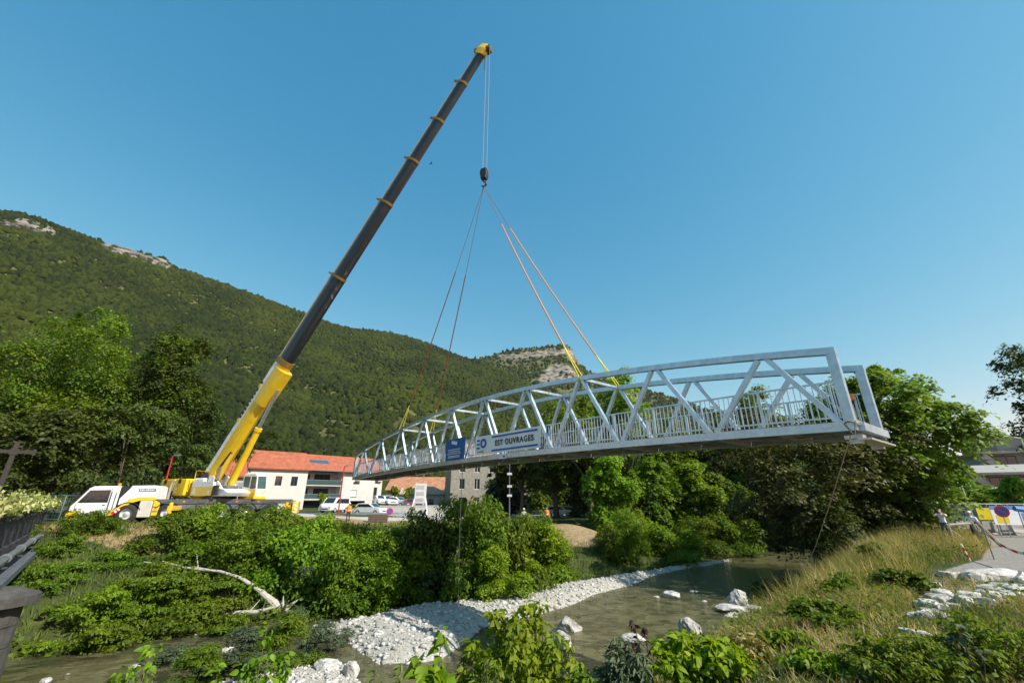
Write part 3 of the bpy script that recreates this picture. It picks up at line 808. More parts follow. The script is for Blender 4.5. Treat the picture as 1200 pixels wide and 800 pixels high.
# ------------------------------------------------------------------ crane
ZC = 0.6
CP = Vector((-23.7, 36.5, ZC)); CHD = Vector((-0.927, -0.375, 0)).normalized()
CPC = CP + Vector((.927, .375, 0)) * .5
crane = thing('mobile_crane', 'yellow and white mobile crane with raised grey telescopic boom on the riverbank', 'crane', CPC, math.atan2(CHD.y, CHD.x))
# carrier: x forward (cab), y left (towards the river), z up from the ground
def part(mb, n, m, p=crane, smooth=False): return mb.build(n, M[m], p, smooth)
FRONT, REAR = 9.3, -5.0
mb = MB(); mb.prism([(REAR, 0.85), (5.0, 0.85), (5.6, 0.7), (FRONT - .2, 0.7), (FRONT - .2, 1.0), (5.4, 1.1), (4.6, 1.62), (REAR, 1.62)], -0.85, 0.85); part(mb, 'chassis', 'chassis')
mb = MB(); mb.prism([(REAR + .3, 1.4), (3.9, 1.4), (4.3, 1.625), (4.3, 1.72), (REAR + .3, 1.72)], -1.36, 1.36); part(mb, 'deck_plate', 'boom_light')
mb = MB(); mb.prism([(-4.2, 1.0), (3.2, 1.0), (3.6, 1.398), (-4.2, 1.398)], -1.3, 1.3); part(mb, 'side_skirt', 'chassis')
# cab
cabp = [(FRONT, 0.62), (FRONT + .02, 1.2), (FRONT - .12, 1.45), (FRONT - .75, 2.45), (FRONT - 1.0, 2.60), (6.9, 2.64), (6.75, 2.5), (6.75, 1.15), (7.1, 0.62)]
mb = MB(); mb.prism(cabp, -1.32, 1.32, 0.05); cab = part(mb, 'driver_cab', 'white_paint', smooth=False)
for y in (1.325, -1.325):
    s = 1 if y > 0 else -1
    mb = MB(); mb.prism([(8.95, 1.48), (8.45, 2.32), (7.25, 2.36), (7.25, 1.5)], min(y - s * .02, y + s * .012), max(y - s * .02, y + s * .012)); part(mb, 'side_window', 'glass_dark', cab)
    mb = MB(); mb.bar((9.12, y * 1.04, 1.5), (8.55, y * 1.04, 2.42), 0.07, 0.07); mb.box(8.95, 9.1, min(y, y * 1.14), max(y, y * 1.14), 1.7, 2.2, .02); part(mb, 'mirror', 'black', cab)
    mb = MB(); mb.box(7.18, 7.2, y - .012, y + .014, 0.75, 2.45); mb.box(9.0, 9.02, y - .012, y + .014, 0.75, 1.4); part(mb, 'door_seam', 'black', cab)
    mb = MB(); mb.box(8.7, FRONT - .02, y - .02, y + .02, 0.66, 0.95); part(mb, 'yellow_panel', 'yellow', cab)
    mb = MB(); mb.box(7.35, 7.5, y - .01, y + .03, 1.3, 1.34); part(mb, 'door_handle', 'black', cab)
mb = MB(); mb.add([(FRONT - .08, -1.15, 1.46), (FRONT - .08, 1.15, 1.46), (FRONT - .71, 1.12, 2.45), (FRONT - .71, -1.12, 2.45), (FRONT - .14, -1.15, 1.44), (FRONT - .14, 1.15, 1.44), (FRONT - .79, 1.12, 2.42), (FRONT - .79, -1.12, 2.42)], [(0, 1, 2, 3), (7, 6, 5, 4), (0, 4, 5, 1), (1, 5, 6, 2), (2, 6, 7, 3), (3, 7, 4, 0)]); part(mb, 'windscreen', 'glass_dark', cab)
mb = MB(); mb.box(FRONT - .06, FRONT + .10, -1.3, 1.3, 0.45, 0.78, .03); part(mb, 'bumper', 'yellow', cab)
for y in (-.95, .95):
    mb = MB(); mb.box(FRONT + .08, FRONT + .12, y - .18, y + .18, 0.82, 1.0, .01); part(mb, 'headlight', 'shutter', cab)
mb = MB(); mb.lathe([(0, 2.62), (.1, 2.62), (.1, 2.78), (.06, 2.84), (0, 2.84)], (7.0, 0.9, 0), 'z', 10); part(mb, 'beacon', 'amber', cab)
# engine housing behind the cab
mb = MB(); mb.prism([(6.65, 1.3), (6.65, 1.75), (6.2, 2.45), (6.1, 2.66), (4.75, 2.70), (4.52, 2.55), (4.45, 1.72), (6.05, 1.72), (6.35, 1.3)], -1.28, 1.28, 0.04); hs = part(mb, 'engine_housing', 'white_paint')
mb = MB(); mb.prism([(6.72, 1.3), (6.72, 2.62), (6.25, 2.62), (6.3, 2.2), (6.6, 1.9), (6.6, 1.3)], -1.2, 1.25); part(mb, 'air_intake', 'black', hs)
for y in (1.285, -1.285):
    mb = MB(); mb.prism([(7.2, 0.78), (6.55, 1.18), (6.0, 1.70), (5.5, 1.86), (4.45, 1.88), (4.45, 1.64), (5.4, 1.62), (5.9, 1.45), (6.3, 1.05), (6.9, 0.6), (7.2, 0.6)], y - .03, y + .03); part(mb, 'yellow_stripe', 'yellow', hs)
    mb = MB(); mb.prism([(6.5, 1.15), (6.35, 1.02), (6.75, .66), (6.9, .8)], y + .0325, y + .042) if y > 0 else MB().box(6.4, 6.8, y - .04, y - .033, .66, 1.15)
    part(mb, 'warning_stripe', 'signal_red', hs)
    if y > 0:
        for dx in (.06, .2):
            mb = MB(); mb.prism([(6.5 + dx - .03, 1.15 - dx + .03), (6.35 + dx - .03, 1.02 - dx + .03), (6.43 + dx - .03, .95 - dx + .03), (6.58 + dx - .03, 1.08 - dx + .03)], y + .0425, y + .046); part(mb, 'warning_white', 'white_paint', hs)
    # illegible maker's plate: dark field with pale strokes
    mb = MB(); mb.box(4.58, 5.62, y - .016, y + .016, 2.26, 2.47); pl = part(mb, 'name_plate', 'chassis', hs)
    rs = random.Random(2); x = 5.56
    while x > 4.66:
        w = rs.uniform(.04, .085); mb = MB(); mb.box(x - w, x, y - .019, y + .019, 2.31, 2.42); part(mb, 'letter_stroke', 'ink_white', pl); x -= w + .05
    mb = MB(); mb.box(4.6, 6.0, y - .004, y + .012, 2.10, 2.12); part(mb, 'panel_seam', 'shutter', hs)
# fuel tank and steps
for y0, y1 in ((0.87, 1.33), (-1.33, -.87)):
    mb = MB(); mb.box(4.55, 5.35, y0, y1, 0.45, 1.6, .04); part(mb, 'fuel_tank', 'beige_panel')
    mb = MB(); mb.box(4.1, 4.5, y0, y1, 0.5, 1.62, .03); part(mb, 'step_box', 'yellow')
    for z in (.55, .85, 1.15):
        mb = MB(); mb.box(4.15, 4.45, y0 - .03, y1 + .03, z, z + .05); part(mb, 'step', 'boom_light')
# wheels
wm_t = MB().lathe([(.36, -.2), (.62, -.2), (.69, -.15), (.70, -.08), (.70, .08), (.69, .15), (.62, .2), (.36, .2)], (0, 0, 0), 'y', 28).mesh('tyre', M['rubber'], True)
wm_r = MB().lathe([(.38, -.17), (.38, .17), (.35, .13), (.32, .04), (.2, .02), (.16, .10), (.0, .11)], (0, 0, 0), 'y', 24).mesh('rim', M['rim'], True)
for ax in (6.0, 3.55, 0.1, -1.6, -3.3):
    for y in (1.12, -1.12):
        t = link('wheel', wm_t, crane); t.location = (ax, y, .70); t.rotation_euler = (0, 0, 0 if y > 0 else math.pi)
        link('rim', wm_r, t)
for ax in (6.0, 3.55, 0.1, -1.6, -3.3):
    for y0, y1 in ((.9, 1.36), (-1.36, -.9)):
        pts = [(ax + .86 * math.cos(a), .72 + .80 * math.sin(a)) for a in np.linspace(R(20), R(160), 9)]
        pts += [(ax + .82 * math.cos(a), .72 + .76 * math.sin(a)) for a in np.linspace(R(160), R(20), 9)]
        part(MB().prism(pts, y0, y1), 'mudguard', 'black')
part(MB().tube([(4.3, -.9, 1.7), (4.3, -.9, 3.0), (4.2, -.9, 3.15)], .08, 8), 'exhaust', 'steel')
for x in (7.12, 6.85):
    part(MB().tube([(x, 1.36, 1.0), (x, 1.40, 1.05), (x, 1.40, 2.2), (x, 1.36, 2.25)], .018, 6), 'grab_handle', 'black', cab)
for x in (2.6, .9, -.9, -2.4):
    part(MB().box(x - .07, x + .07, 1.361, 1.38, 1.5, 1.58), 'side_marker', 'amber')
# outriggers: two pairs of beams with jacks and pads
for ax in (4.75 - 1.9, REAR + .35):
    for s in (1, -1):
        mb = MB(); mb.box(ax - .16, ax + .16, min(s * .9, s * 3.4), max(s * .9, s * 3.4), .93, 1.25, .02); ob = part(mb, 'outrigger_beam', 'yellow')
        mb = MB(); mb.lathe([(0, 1.5), (.12, 1.5), (.12, .5), (.07, .5), (.07, .2), (0, .2)], (ax, s * 3.3, 0), 'z', 12); part(mb, 'jack', 'yellow', ob)
        mb = MB(); mb.box(ax - .45, ax + .45, s * 3.3 - .45, s * 3.3 + .45, 0.0, .2, .03); part(mb, 'jack_pad', 'wood_grey', ob)
mb = MB(); mb.box(REAR - .35, REAR + .1, -1.3, 1.3, .6, 1.55, .05); rb = part(mb, 'rear_box', 'yellow')
mb = MB(); mb.box(REAR - .30, REAR - .05, 1.302, 1.325, .65, 1.5); part(mb, 'chevron_board', 'white_paint', rb)
for i in range(3):
    mb = MB(); mb.prism([(REAR - .30, .7 + i * .28), (REAR - .05, .85 + i * .28), (REAR - .05, .98 + i * .28), (REAR - .30, .83 + i * .28)], 1.326, 1.333); part(mb, 'chevron', 'yellow', rb)
mb = MB(); mb.box(REAR + .6, REAR + 1.2, 1.0, 1.34, .75, 1.62, .03); part(mb, 'tool_box', 'beige_panel')
lad = MB()
for x in (1.2, 1.7): lad.bar((x, 1.38, 0.5), (x, 1.38, 1.7), .04, .04)
for z in (.6, .9, 1.2, 1.5): lad.bar((1.2, 1.38, z), (1.7, 1.38, z), .04, .03)
part(lad, 'ladder', 'boom_light')

# superstructure: local frame turned so that x points along the boom
tip = at_y(567, 60, 26.75)
PIV = Vector((-25.2, 37.1, 3.85))
bdir = Vector((tip.x - PIV.x, tip.y - PIV.y, 0)).normalized()
rot_s = math.atan2(bdir.y, bdir.x)
cw = bpy.data.objects.new('superstructure', None); 
SM = Matrix.Translation(CP) @ Matrix.Rotation(rot_s, 4, 'Z')
CMi = (Matrix.Translation(CPC) @ Matrix.Rotation(crane.rotation_euler.z, 4, 'Z')).inverted()
SL = CMi @ SM                     # superstructure frame in crane coordinates
pv = SM.inverted() @ PIV
def spart(mb, n, m, p=None, smooth=False):
    o = mb.build(n, M[m], p or crane, smooth)
    if p is None: o.matrix_local = SL
    return o
mb = MB(); mb.lathe([(0, 1.73), (1.1, 1.73), (1.1, 2.0), (0, 2.0)], (0, 0, 0), 'z', 24); spart(mb, 'slew_ring', 'dark_steel')
mb = MB(); mb.prism([(-1.93, 1.95), (2.0, 1.95), (2.2, 2.2), (1.6, 2.45), (.2, 2.6), (-1.93, 2.62)], -1.0, 1.0); sb = spart(mb, 'slewing_frame', 'white_paint')
# boom cheeks
for y in (-.62, .62):
    mb = MB(); mb.prism([(-2.6, 2.6), (.9, 2.5), (.4, 2.9), (-.7, 3.55), (pv.x - .2, pv.z + .3), (pv.x - .5, pv.z - .1), (-2.5, 3.0)], y - .05, y + .05); spart(mb, 'boom_cheek', 'white_paint')
# machinery sides
for y in (1.16, -1.16):
    s = 1 if y > 0 else -1
    y0, y1 = min(y, y + s * .2), max(y, y + s * .2)
    mb = MB(); mb.prism([(-1.9, 1.98), (.7, 1.98), (.8, 2.65), (-1.9, 2.65)], y0, y1); mp_ = spart(mb, 'yellow_side_panel', 'yellow')
    mb = MB(); mb.prism([(-1.9, 2.652), (.8, 2.652), (.75, 3.0), (-1.4, 3.1), (-1.9, 3.0)], y0, y1); spart(mb, 'white_side_panel', 'white_paint')
    mb = MB(); mb.box(.82, 1.32, y0, y1, 2.0, 2.75, .03); spart(mb, 'radiator_grille', 'black')
    yy = y1 if s > 0 else y0
    mb = MB(); mb.prism([(-1.75, 2.1), (-1.35, 2.1), (-1.5, 2.58), (-1.6, 2.58)], yy - .004, yy + .004); spart(mb, 'emblem', 'ink_white')
    mb = MB(); mb.box(.25, .45, yy - .004, yy + .004, 2.08, 2.35); spart(mb, 'marking', 'ink_white')
mb = MB(); mb.box(-2.6, -1.2, -1.0, 1.0, 2.9, 3.35, .08); spart(mb, 'winch_cover', 'white_paint')
mb = MB(); mb.lathe([(.35, -.7), (.35, .7)], (-1.6, 0, 3.35), 'y', 16); mb.lathe([(0, -.72), (.5, -.72), (.5, -.66), (0, -.66)], (-1.6, 0, 3.35), 'y', 16); mb.lathe([(0, .66), (.5, .66), (.5, .72), (0, .72)], (-1.6, 0, 3.35), 'y', 16); spart(mb, 'winch_drum', 'dark_steel')
mb = MB(); mb.lathe([(0, 3.35), (.07, 3.35), (.07, 3.5), (0, 3.5)], (-2.7, .8, 0), 'z', 8); spart(mb, 'beacon', 'amber')
mb = MB(); mb.tube([(-1.0, .9, 3.3), (-.8, .9, 4.4)], .02, 5); spart(mb, 'aerial', 'dark_steel')
# counterweight blocks
for i, (x0, x1, z0, z1) in enumerate(((-4.2, -2.68, 1.98, 3.3), (-6.2, -4.26, 2.3, 3.3))):
    mb = MB(); mb.box(x0, x1, -1.45, 1.45, z0, z1, .06); cb_ = spart(mb, 'counterweight', 'yellow')
    for s in (-1, 1):
        for k in range(4):
            zz = z0 + .1 + k * .24; xa, xb = (x1 - .5, x1 - .08) if i == 0 else (x0 + .08, x0 + .52)
            if zz + .3 > z1: continue
            mb = MB(); d = .16
            mb.prism([(x0 + .06, zz), (x0 + .4, zz + d), (x0 + .4, zz + d + .11), (x0 + .06, zz + .11)], s * 1.453 - .004, s * 1.453 + .004); spart(mb, 'chevron', 'white_paint')
        mb = MB(); mb.box(x0 + .5, x0 + .85, s * 1.46 - .03, s * 1.46 + .03, z1 - .36, z1 - .02, .02); spart(mb, 'lifting_lug', 'black')
mb = MB(); mb.box(-2.66, -1.95, -1.1, 1.1, 2.0, 3.0); spart(mb, 'frame_bracket', 'yellow_worn')
# crane operator's cab (camera side of the boom)
cy = 1.35
ocp = [(2.55, 1.95), (2.75, 2.5), (2.6, 3.5), (2.35, 3.72), (1.0, 3.72), (.85, 3.5), (.95, 2.5), (1.1, 1.95)]
mb = MB(); mb.prism(ocp, cy - .42, cy + .45, .03); oc = spart(mb, 'operator_cab', 'white_paint')
oc_children = [([(2.52, 2.55), (2.62, 2.6), (2.5, 3.45), (1.95, 3.5), (1.95, 2.5)], cy - .435, cy - .40), ([(1.8, 2.6), (1.8, 3.5), (1.05, 3.5), (1.1, 2.7)], cy - .435, cy - .40)]
for p_, a, b in oc_children:
    mb = MB(); mb.prism(p_, a, b); mb.build('side_window', M['glass_teal'], oc)
mb = MB(); mb.add([(2.77, cy - .36, 2.55), (2.77, cy + .38, 2.55), (2.615, cy + .38, 3.5), (2.615, cy - .36, 3.5), (2.71, cy - .36, 2.55), (2.71, cy + .38, 2.55), (2.55, cy + .38, 3.5), (2.55, cy - .36, 3.5)], [(0, 1, 2, 3), (7, 6, 5, 4), (0, 4, 5, 1), (1, 5, 6, 2), (2, 6, 7, 3), (3, 7, 4, 0)]); mb.build('front_window', M['glass_teal'], oc)
mb = MB(); mb.box(.9, 2.9, cy - .6, cy + .5, 1.72, 1.94, .03); mb.box(1.4, 2.75, cy - .45, cy - .425, 1.95, 2.45); spart(mb, 'cab_platform', 'yellow')
mb = MB(); mb.bar((1.0, cy - .58, 2.0), (2.85, cy - .58, 2.0), .04, .04); mb.bar((2.85, cy - .58, 1.75), (2.85, cy - .58, 2.5), .03, .03); mb.bar((1.5, cy - .58, 2.45), (2.85, cy - .58, 2.45), .03, .03); spart(mb, 'handrail', 'yellow')

# boom: sections along the line pivot -> tip
lp, lt = SM.inverted() @ PIV, SM.inverted() @ tip
ax_ = (lt - lp); BLEN = ax_.length; ax_.normalize()
side = Vector((0, -1, 0)); upb = side.cross(ax_).normalized()
if upb.x > 0: upb = -upb            # "top" of the boom leans back towards the counterweight
def frac(px, py):
    w = np.array([SM @ (lp + ax_ * (BLEN * t)) for t in np.linspace(0, 1, 600)])
    a, b = project(w); return float(np.linspace(0, 1, 600)[np.argmin(np.hypot(a - px, b - py))])
def bring(t, w, h, prof): 
    c = lp + ax_ * (BLEN * t)
    return [c + side * (a * w) + upb * (b * h) for a, b in prof]
PF = [(-.5, .5), (.5, .5), (.5, -.02), (.44, -.28), (.28, -.45), (0, -.52), (-.28, -.45), (-.44, -.28), (-.5, -.02)]
def boom(t0, t1, w0, h0, w1, h1, n, m, prof=PF): return spart(MB().loft([bring(t0, w0, h0, prof), bring(t1, w1, h1, prof)]), n, m)
cuts = [frac(*p) for p in ((335, 422), (398, 325), (453, 237), (483, 187), (513, 140), (541, 97), (564, 65))]
W0 = 1.5
boom(-.045, cuts[0], .95, 1.4, .95, 1.36, 'boom_base_section', 'yellow')
boom(-.03, cuts[0] - .004, .962, .39, .962, .39, 'boom_white_band', 'white_paint', [(-.5, 1.82 * .5 + .895), (.5, 1.82 * .5 + .895), (.5, .88), (-.5, .88)])
hs_ = [1.27, 1.17, 1.07, .97, .88, .80]; prev = cuts[0]
for i, c in enumerate(cuts[1:]):
    h = hs_[i]; w = h * .72
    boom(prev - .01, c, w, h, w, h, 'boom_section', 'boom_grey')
    boom(prev, c - .002, w * 1.008, h, w * 1.008, h, 'boom_top_face', 'boom_light', [(-.5, .505), (.5, .505), (.5, .22), (-.5, .22)])  # lighter upper band: light on the boom's top put into the colour
    boom(prev + .002, c - .004, w * 1.02, h, w * 1.02, h, 'boom_edge_highlight', 'boom_lit_edge', [(-.5, .515), (.5, .515), (.5, .40), (-.5, .40)])  # sunlit top edge painted on as a thin cream line
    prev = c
for i, c in enumerate(cuts[:-1]):
    h = (1.38 if i == 0 else hs_[i - 1]); w = (.95 if i == 0 else h * .72)
    L_ = .010 if i == 0 else .004
    boom(c - L_, c + .001, w * 1.10, h * 1.07, w * 1.10, h * 1.07, 'boom_collar', 'yellow_worn')
    c0 = lp + ax_ * (BLEN * (c - L_ / 2)) + upb * (h * .6) + side * (w * .45)
    mb = MB(); mb.bar(c0, c0 + upb * (.35 if i else .55), .12, .14); mb.bar(c0 + upb * .2 - side * (w * .9), c0 + upb * .2, .1, .1); spart(mb, 'rope_guide', 'yellow_worn' if i else 'black')
# bracket where the lifting cylinder meets the boom, clamp, pendant bar
bt = frac(314, 455)
boom(bt - .03, bt + .045, 1.10, 1.3, 1.10, 1.62, 'cylinder_bracket', 'yellow', [(-.5, .1), (.5, .1), (.5, -.35), (.3, -.72), (-.3, -.72), (-.5, -.35)])
ct_ = frac(271, 520)
c0 = lp + ax_ * (BLEN * ct_) + upb * .9
mb = MB(); mb.bar(c0 - ax_ * .2 + side * .2, c0 - ax_ * .2 + side * .2 + upb * .6, .14, .2); mb.bar(c0 - side * .5, c0 + side * .5, .2, .2); spart(mb, 'boom_clamp', 'black')
pa = lp + ax_ * (BLEN * cuts[1]) + upb * .95; pb = lp + ax_ * (BLEN * (cuts[1] - .09)) + upb * 1.05
mb = MB(); mb.tube([pa - upb * .4, pa, pb, pb - upb * .45], .035, 6); mb.tube([pb - ax_ * .15, pb + ax_ * .15], .07, 6); spart(mb, 'pendant_bar', 'dark_steel')
# lettering on the white band cannot be made out in the photo: plain strokes
rs = random.Random(9); t = frac(284, 497); t1 = frac(312, 452); kk = 0
while t < t1:
    dl_ = rs.uniform(.006, .010); c0 = lp + ax_ * (BLEN * (t + dl_ / 2)); 
    mb = MB(); hh = rs.choice((.30, .30, .22)); mb.bar(c0 + upb * (.62 - hh / 2) + side * .515, c0 + upb * (.62 + hh / 2) + side * .515, BLEN * dl_ * .62, .02, tuple(side)); spart(mb, 'letter_stroke', 'yellow' if kk % 9 == 0 else 'ink_black'); t += dl_; kk += 1
# lifting cylinder
cyl_base = Vector((.75, 0, 2.55)); top_c = lp + ax_ * (BLEN * (bt + .01)) - upb * 1.0
dcy = (top_c - cyl_base); midc = cyl_base + dcy * .60
mb = MB(); mb.tube([cyl_base, midc], .25, 16); mb.tube([midc - dcy.normalized() * .25, midc + dcy.normalized() * .02], .30, 16); mb.tube([cyl_base + Vector((-.22, -.1, .3)), cyl_base + dcy * .33 + Vector((-.28, -.1, 0))], .07, 8); spart(mb, 'cylinder_barrel', 'yellow', smooth=True)
spart(MB().tube([midc, top_c], .15, 16), 'cylinder_rod', 'steel', smooth=True)
spart(MB().box(.3, 1.2, -.45, .45, 2.2, 2.75, .05), 'cylinder_foot', 'chassis')
for i_ in range(3):
    o_ = Vector((0, -.1 * i_, 0)); spart(MB().tube([Vector((-.2, -.5, 2.7)) + o_, Vector((.1, -.62, 3.2 + .1 * i_)) + o_, lp + ax_ * 1.6 - upb * .55 + side * (.3 + .08 * i_), lp + ax_ * 3.0 - upb * .62 + side * (.2 + .08 * i_)], .035, 6), 'hydraulic_hose', 'black')
spart(MB().tube([Vector((-1.9, -1.3, 3.05)), Vector((-1.9, -1.3, 3.9)), Vector((.6, -1.3, 3.8)), Vector((.6, -1.3, 3.0))], .025, 6), 'guard_rail', 'yellow')
# boom head with sheaves
ht = lp + ax_ * BLEN
spart(MB().loft([bring(cuts[-1] - .003, .72, .95, PF), bring(1.0, .78, 1.1, PF), bring(1.012, .6, .7, PF)]), 'boom_head', 'yellow')
hx = Vector((1, 0, 0)); hz = Vector((0, 0, 1))
for y in (-.18, 0, .18):
    spart(MB().lathe([(0, y - .05), (.36, y - .05), (.31, y), (.36, y + .05), (0, y + .05)], tuple(ht + hx * .42 - hz * .12), 'y', 18), 'sheave', 'dark_steel')
mb = MB(); mb.bar(ht + hx * .0 + hz * .15, ht + hx * .75 - hz * .2, .62, .22); mb.bar(ht - hx * .95 + hz * .32, ht - hx * .2 + hz * .42, .5, .35); spart(mb, 'head_frame', 'yellow_worn')
mb = MB(); mb.tube([ht - hx * .7 + hz * .45, ht - hx * .7 + hz * .95], .04, 6); mb.tube([ht + hx * .15 + hz * .3, ht + hx * .15 + hz * .85], .04, 6); spart(mb, 'head_lug', 'yellow_worn')
spart(MB().tube([ht + hx * .15 - hz * .5, ht + hx * .15 - hz * 2.6], [.05, .03], 6), 'limit_weight_chain', 'dark_steel')
bpy.data.objects.remove(cw)

# hook block with its ropes
HK = Vector((tip.x, tip.y, 0)) + Vector((bdir.x * .42, bdir.y * .42, 0)); HK.z = at_y(573, 205, HK.y).z
hook = thing('hook_block', 'black hook block hanging on thin ropes below the boom tip', 'hook block', HK, rot_s)
mb = MB(); mb.prism([(-.22, -.45), (.22, -.45), (.30, 0), (.22, .55), (-.22, .55), (-.30, 0)], -.22, .22, .08); mb.build('block', M['black'], hook)
for y in (-.12, .12): MB().lathe([(0, y - .05), (.33, y - .05), (.28, y), (.33, y + .05), (0, y + .05)], (0, 0, .25), 'y', 16).build('sheave', M['dark_steel'], hook)
hp = [(.0, 0, -.45), (0, 0, -.65), (.16, 0, -.82), (.2, 0, -1.0), (.05, 0, -1.16), (-.14, 0, -1.08), (-.2, 0, -.95)]
MB().tube(hp, [.07, .08, .09, .09, .08, .06, .03], 8).build('hook', M['dark_steel'], hook)
zt = tip.z - .1 - HK.z
for x, y in ((.30, -.12), (-.24, .12)):
    MB().tube([(x * .9, y, .3), (x, y * 1.4, zt)], .016, 5).build('hoist_rope', M['rope_pale'], hook)

# four slings
low = HK + Vector((0, 0, -1.1))
for k, side_w in ((2, 'near end'), (7, 'far end')):
    for y, dsc in ((YN, 'sign'), (YF, 'plain')):
        s = (k + .5) * BP
        e = bw(s, y, camber(s) + clear(s) + .20)
        nm = {(2, YN): 'orange sling on the bannered truss towards the open end posts', (2, YF): 'orange sling on the plain truss towards the open end posts',
              (7, YN): 'dark red sling on the bannered truss above the apartment block end', (7, YF): 'dark red sling on the plain truss above the blue banner'}[(k, y)]
        sl_ = thing('lifting_sling', nm, 'sling', e, 0, 'slings between hook and footbridge')
        tp = low - e; a1, a2 = (0.11, .72) if k == 2 else (.10, .66)
        q = lambda t: tp * t + Vector((0, 0, -.35 * math.sin(math.pi * t)))
        MB().tube([q(t) for t in np.linspace(a2, 1, 8)], .022, 6).build('wire', M['rope_grey'], sl_)
        MB().tube([q(t) for t in np.linspace(a1, a2, 8)], .042, 6).build('webbing', M['sling_lit' if k == 2 else 'sling_dark'], sl_)
        mb = MB()
        for dy in (-.13, .13):
            w0 = (bridge_M.to_3x3() @ Vector((0, dy, -.0)))
            mb.tube([w0 + Vector((0, 0, -.22)), w0 + Vector((0, 0, .02)), q(a1)], .03, 6)
        b0_, b1_ = bridge_M.to_3x3() @ Vector((0, .13, -.26)), bridge_M.to_3x3() @ Vector((0, -.13, -.26)); mb.tube([b0_, b1_], .04, 6)
        mb.build('strap', M['sling_yellow'], sl_)
# guide ropes
s6 = 5 * BP; a = bw(s6, .14, camber(s6) - .3); 
g1 = hit(537, 706)
rp1 = thing('guide_rope', 'thin pale guide rope hanging straight down from the footbridge to the gravel', 'rope', g1)
MB().tube([Vector((0, 0, 0.02)), (a - g1) * .5 + Vector((-.05, 0, 0)), a - g1], .018, 5).build('line', M['rope_pale'], rp1)
MB().tube([(0, 0, .03), (.3, .1, .05), (.35, .4, .05), (.05, .5, .04)], .018, 5).build('loose_end', M['rope_pale'], rp1)
a = bw(.15, .16, -.34); g2 = hit(921, 702)
rp2 = thing('guide_rope', 'slanting guide rope from the footbridge end post down to the dry grass', 'rope', g2)
MB().tube([Vector((0, 0, .02))] + [(a - g2) * t + Vector((0, 0, -.5 * math.sin(math.pi * t))) for t in (.2, .4, .6, .8)] + [a - g2], .013, 5).build('line', M['rope_pale'], rp2)
MB().tube([(0, 0, .05), (.15, -.2, .25), (.3, -.5, .04)], .022, 5).build('loose_end', M['rope_pale'], rp2)

# ------------------------------------------------------------------ buildings
def wall_holes(x0, x1, z0, z1, y0, y1, holes):
    """wall slab in the x-z plane between y0 (outer) and y1 with rectangular openings"""
    mb = MB()
    xs = sorted({x0, x1, *[h[0] for h in holes], *[h[1] for h in holes]}); zs = sorted({z0, z1, *[h[2] for h in holes], *[h[3] for h in holes]})
    def solid(i, j):
        if not (0 <= i < len(xs) - 1 and 0 <= j < len(zs) - 1): return False
        cx, cz = (xs[i] + xs[i + 1]) / 2, (zs[j] + zs[j + 1]) / 2
        return not any(h[0] < cx < h[1] and h[2] < cz < h[3] for h in holes)
    for i in range(len(xs) - 1):
        for j in range(len(zs) - 1):
            if not solid(i, j): continue
            a, b, c, d = xs[i], xs[i + 1], zs[j], zs[j + 1]
            mb.add([(a, y0, c), (b, y0, c), (b, y0, d), (a, y0, d)], [(0, 1, 2, 3)])
            mb.add([(a, y1, c), (b, y1, c), (b, y1, d), (a, y1, d)], [(3, 2, 1, 0)])
            if not solid(i - 1, j): mb.add([(a, y0, c), (a, y1, c), (a, y1, d), (a, y0, d)], [(3, 2, 1, 0)])
            if not solid(i + 1, j): mb.add([(b, y0, c), (b, y1, c), (b, y1, d), (b, y0, d)], [(0, 1, 2, 3)])
            if not solid(i, j - 1): mb.add([(a, y0, c), (b, y0, c), (b, y1, c), (a, y1, c)], [(3, 2, 1, 0)])
            if not solid(i, j + 1): mb.add([(a, y0, d), (b, y0, d), (b, y1, d), (a, y1, d)], [(0, 1, 2, 3)])
    return mb
def wpart(mb, name, m, parent):
    me = mb.mesh(name, M[m])
    return link(name, me, parent)
def window(parent, x0, x1, z0, z1, y, shutter=0.0, mull=1, frame='frame_dark', glass='glass_dark', shut='shutter'):
    t = .07
    mb = MB()
    for a, b, c, d in ((x0, x0 + t, z0, z1), (x1 - t, x1, z0, z1), (x0 + t, x1 - t, z0, z0 + t), (x0 + t, x1 - t, z1 - t, z1)): mb.box(a + .002, b - .002, y, y + .07, c + .002, d - .002)
    for k in range(1, mull + 1):
        x = x0 + (x1 - x0) * k / (mull + 1); mb.box(x - .03, x + .03, y + .004, y + .066, z0 + t, z1 - t)
    w = mb.build('window', M[frame], parent)
    mb = MB(); mb.box(x0 + t, x1 - t, y + .03, y + .045, z0 + t, z1 - t); mb.build('pane', M[glass], w)
    if shutter > 0:
        mb = MB(); zz = z1 - (z1 - z0) * shutter; n = max(2, int((z1 - zz) / .12))
        for k in range(n):
            a = zz + (z1 - zz) * k / n; mb.box(x0 + .02, x1 - .02, y - .03 - .01 * (k % 2), y - .005, a + .002, a + (z1 - zz) / n - .006)
        mb.build('shutter', M[shut], w)
    return w
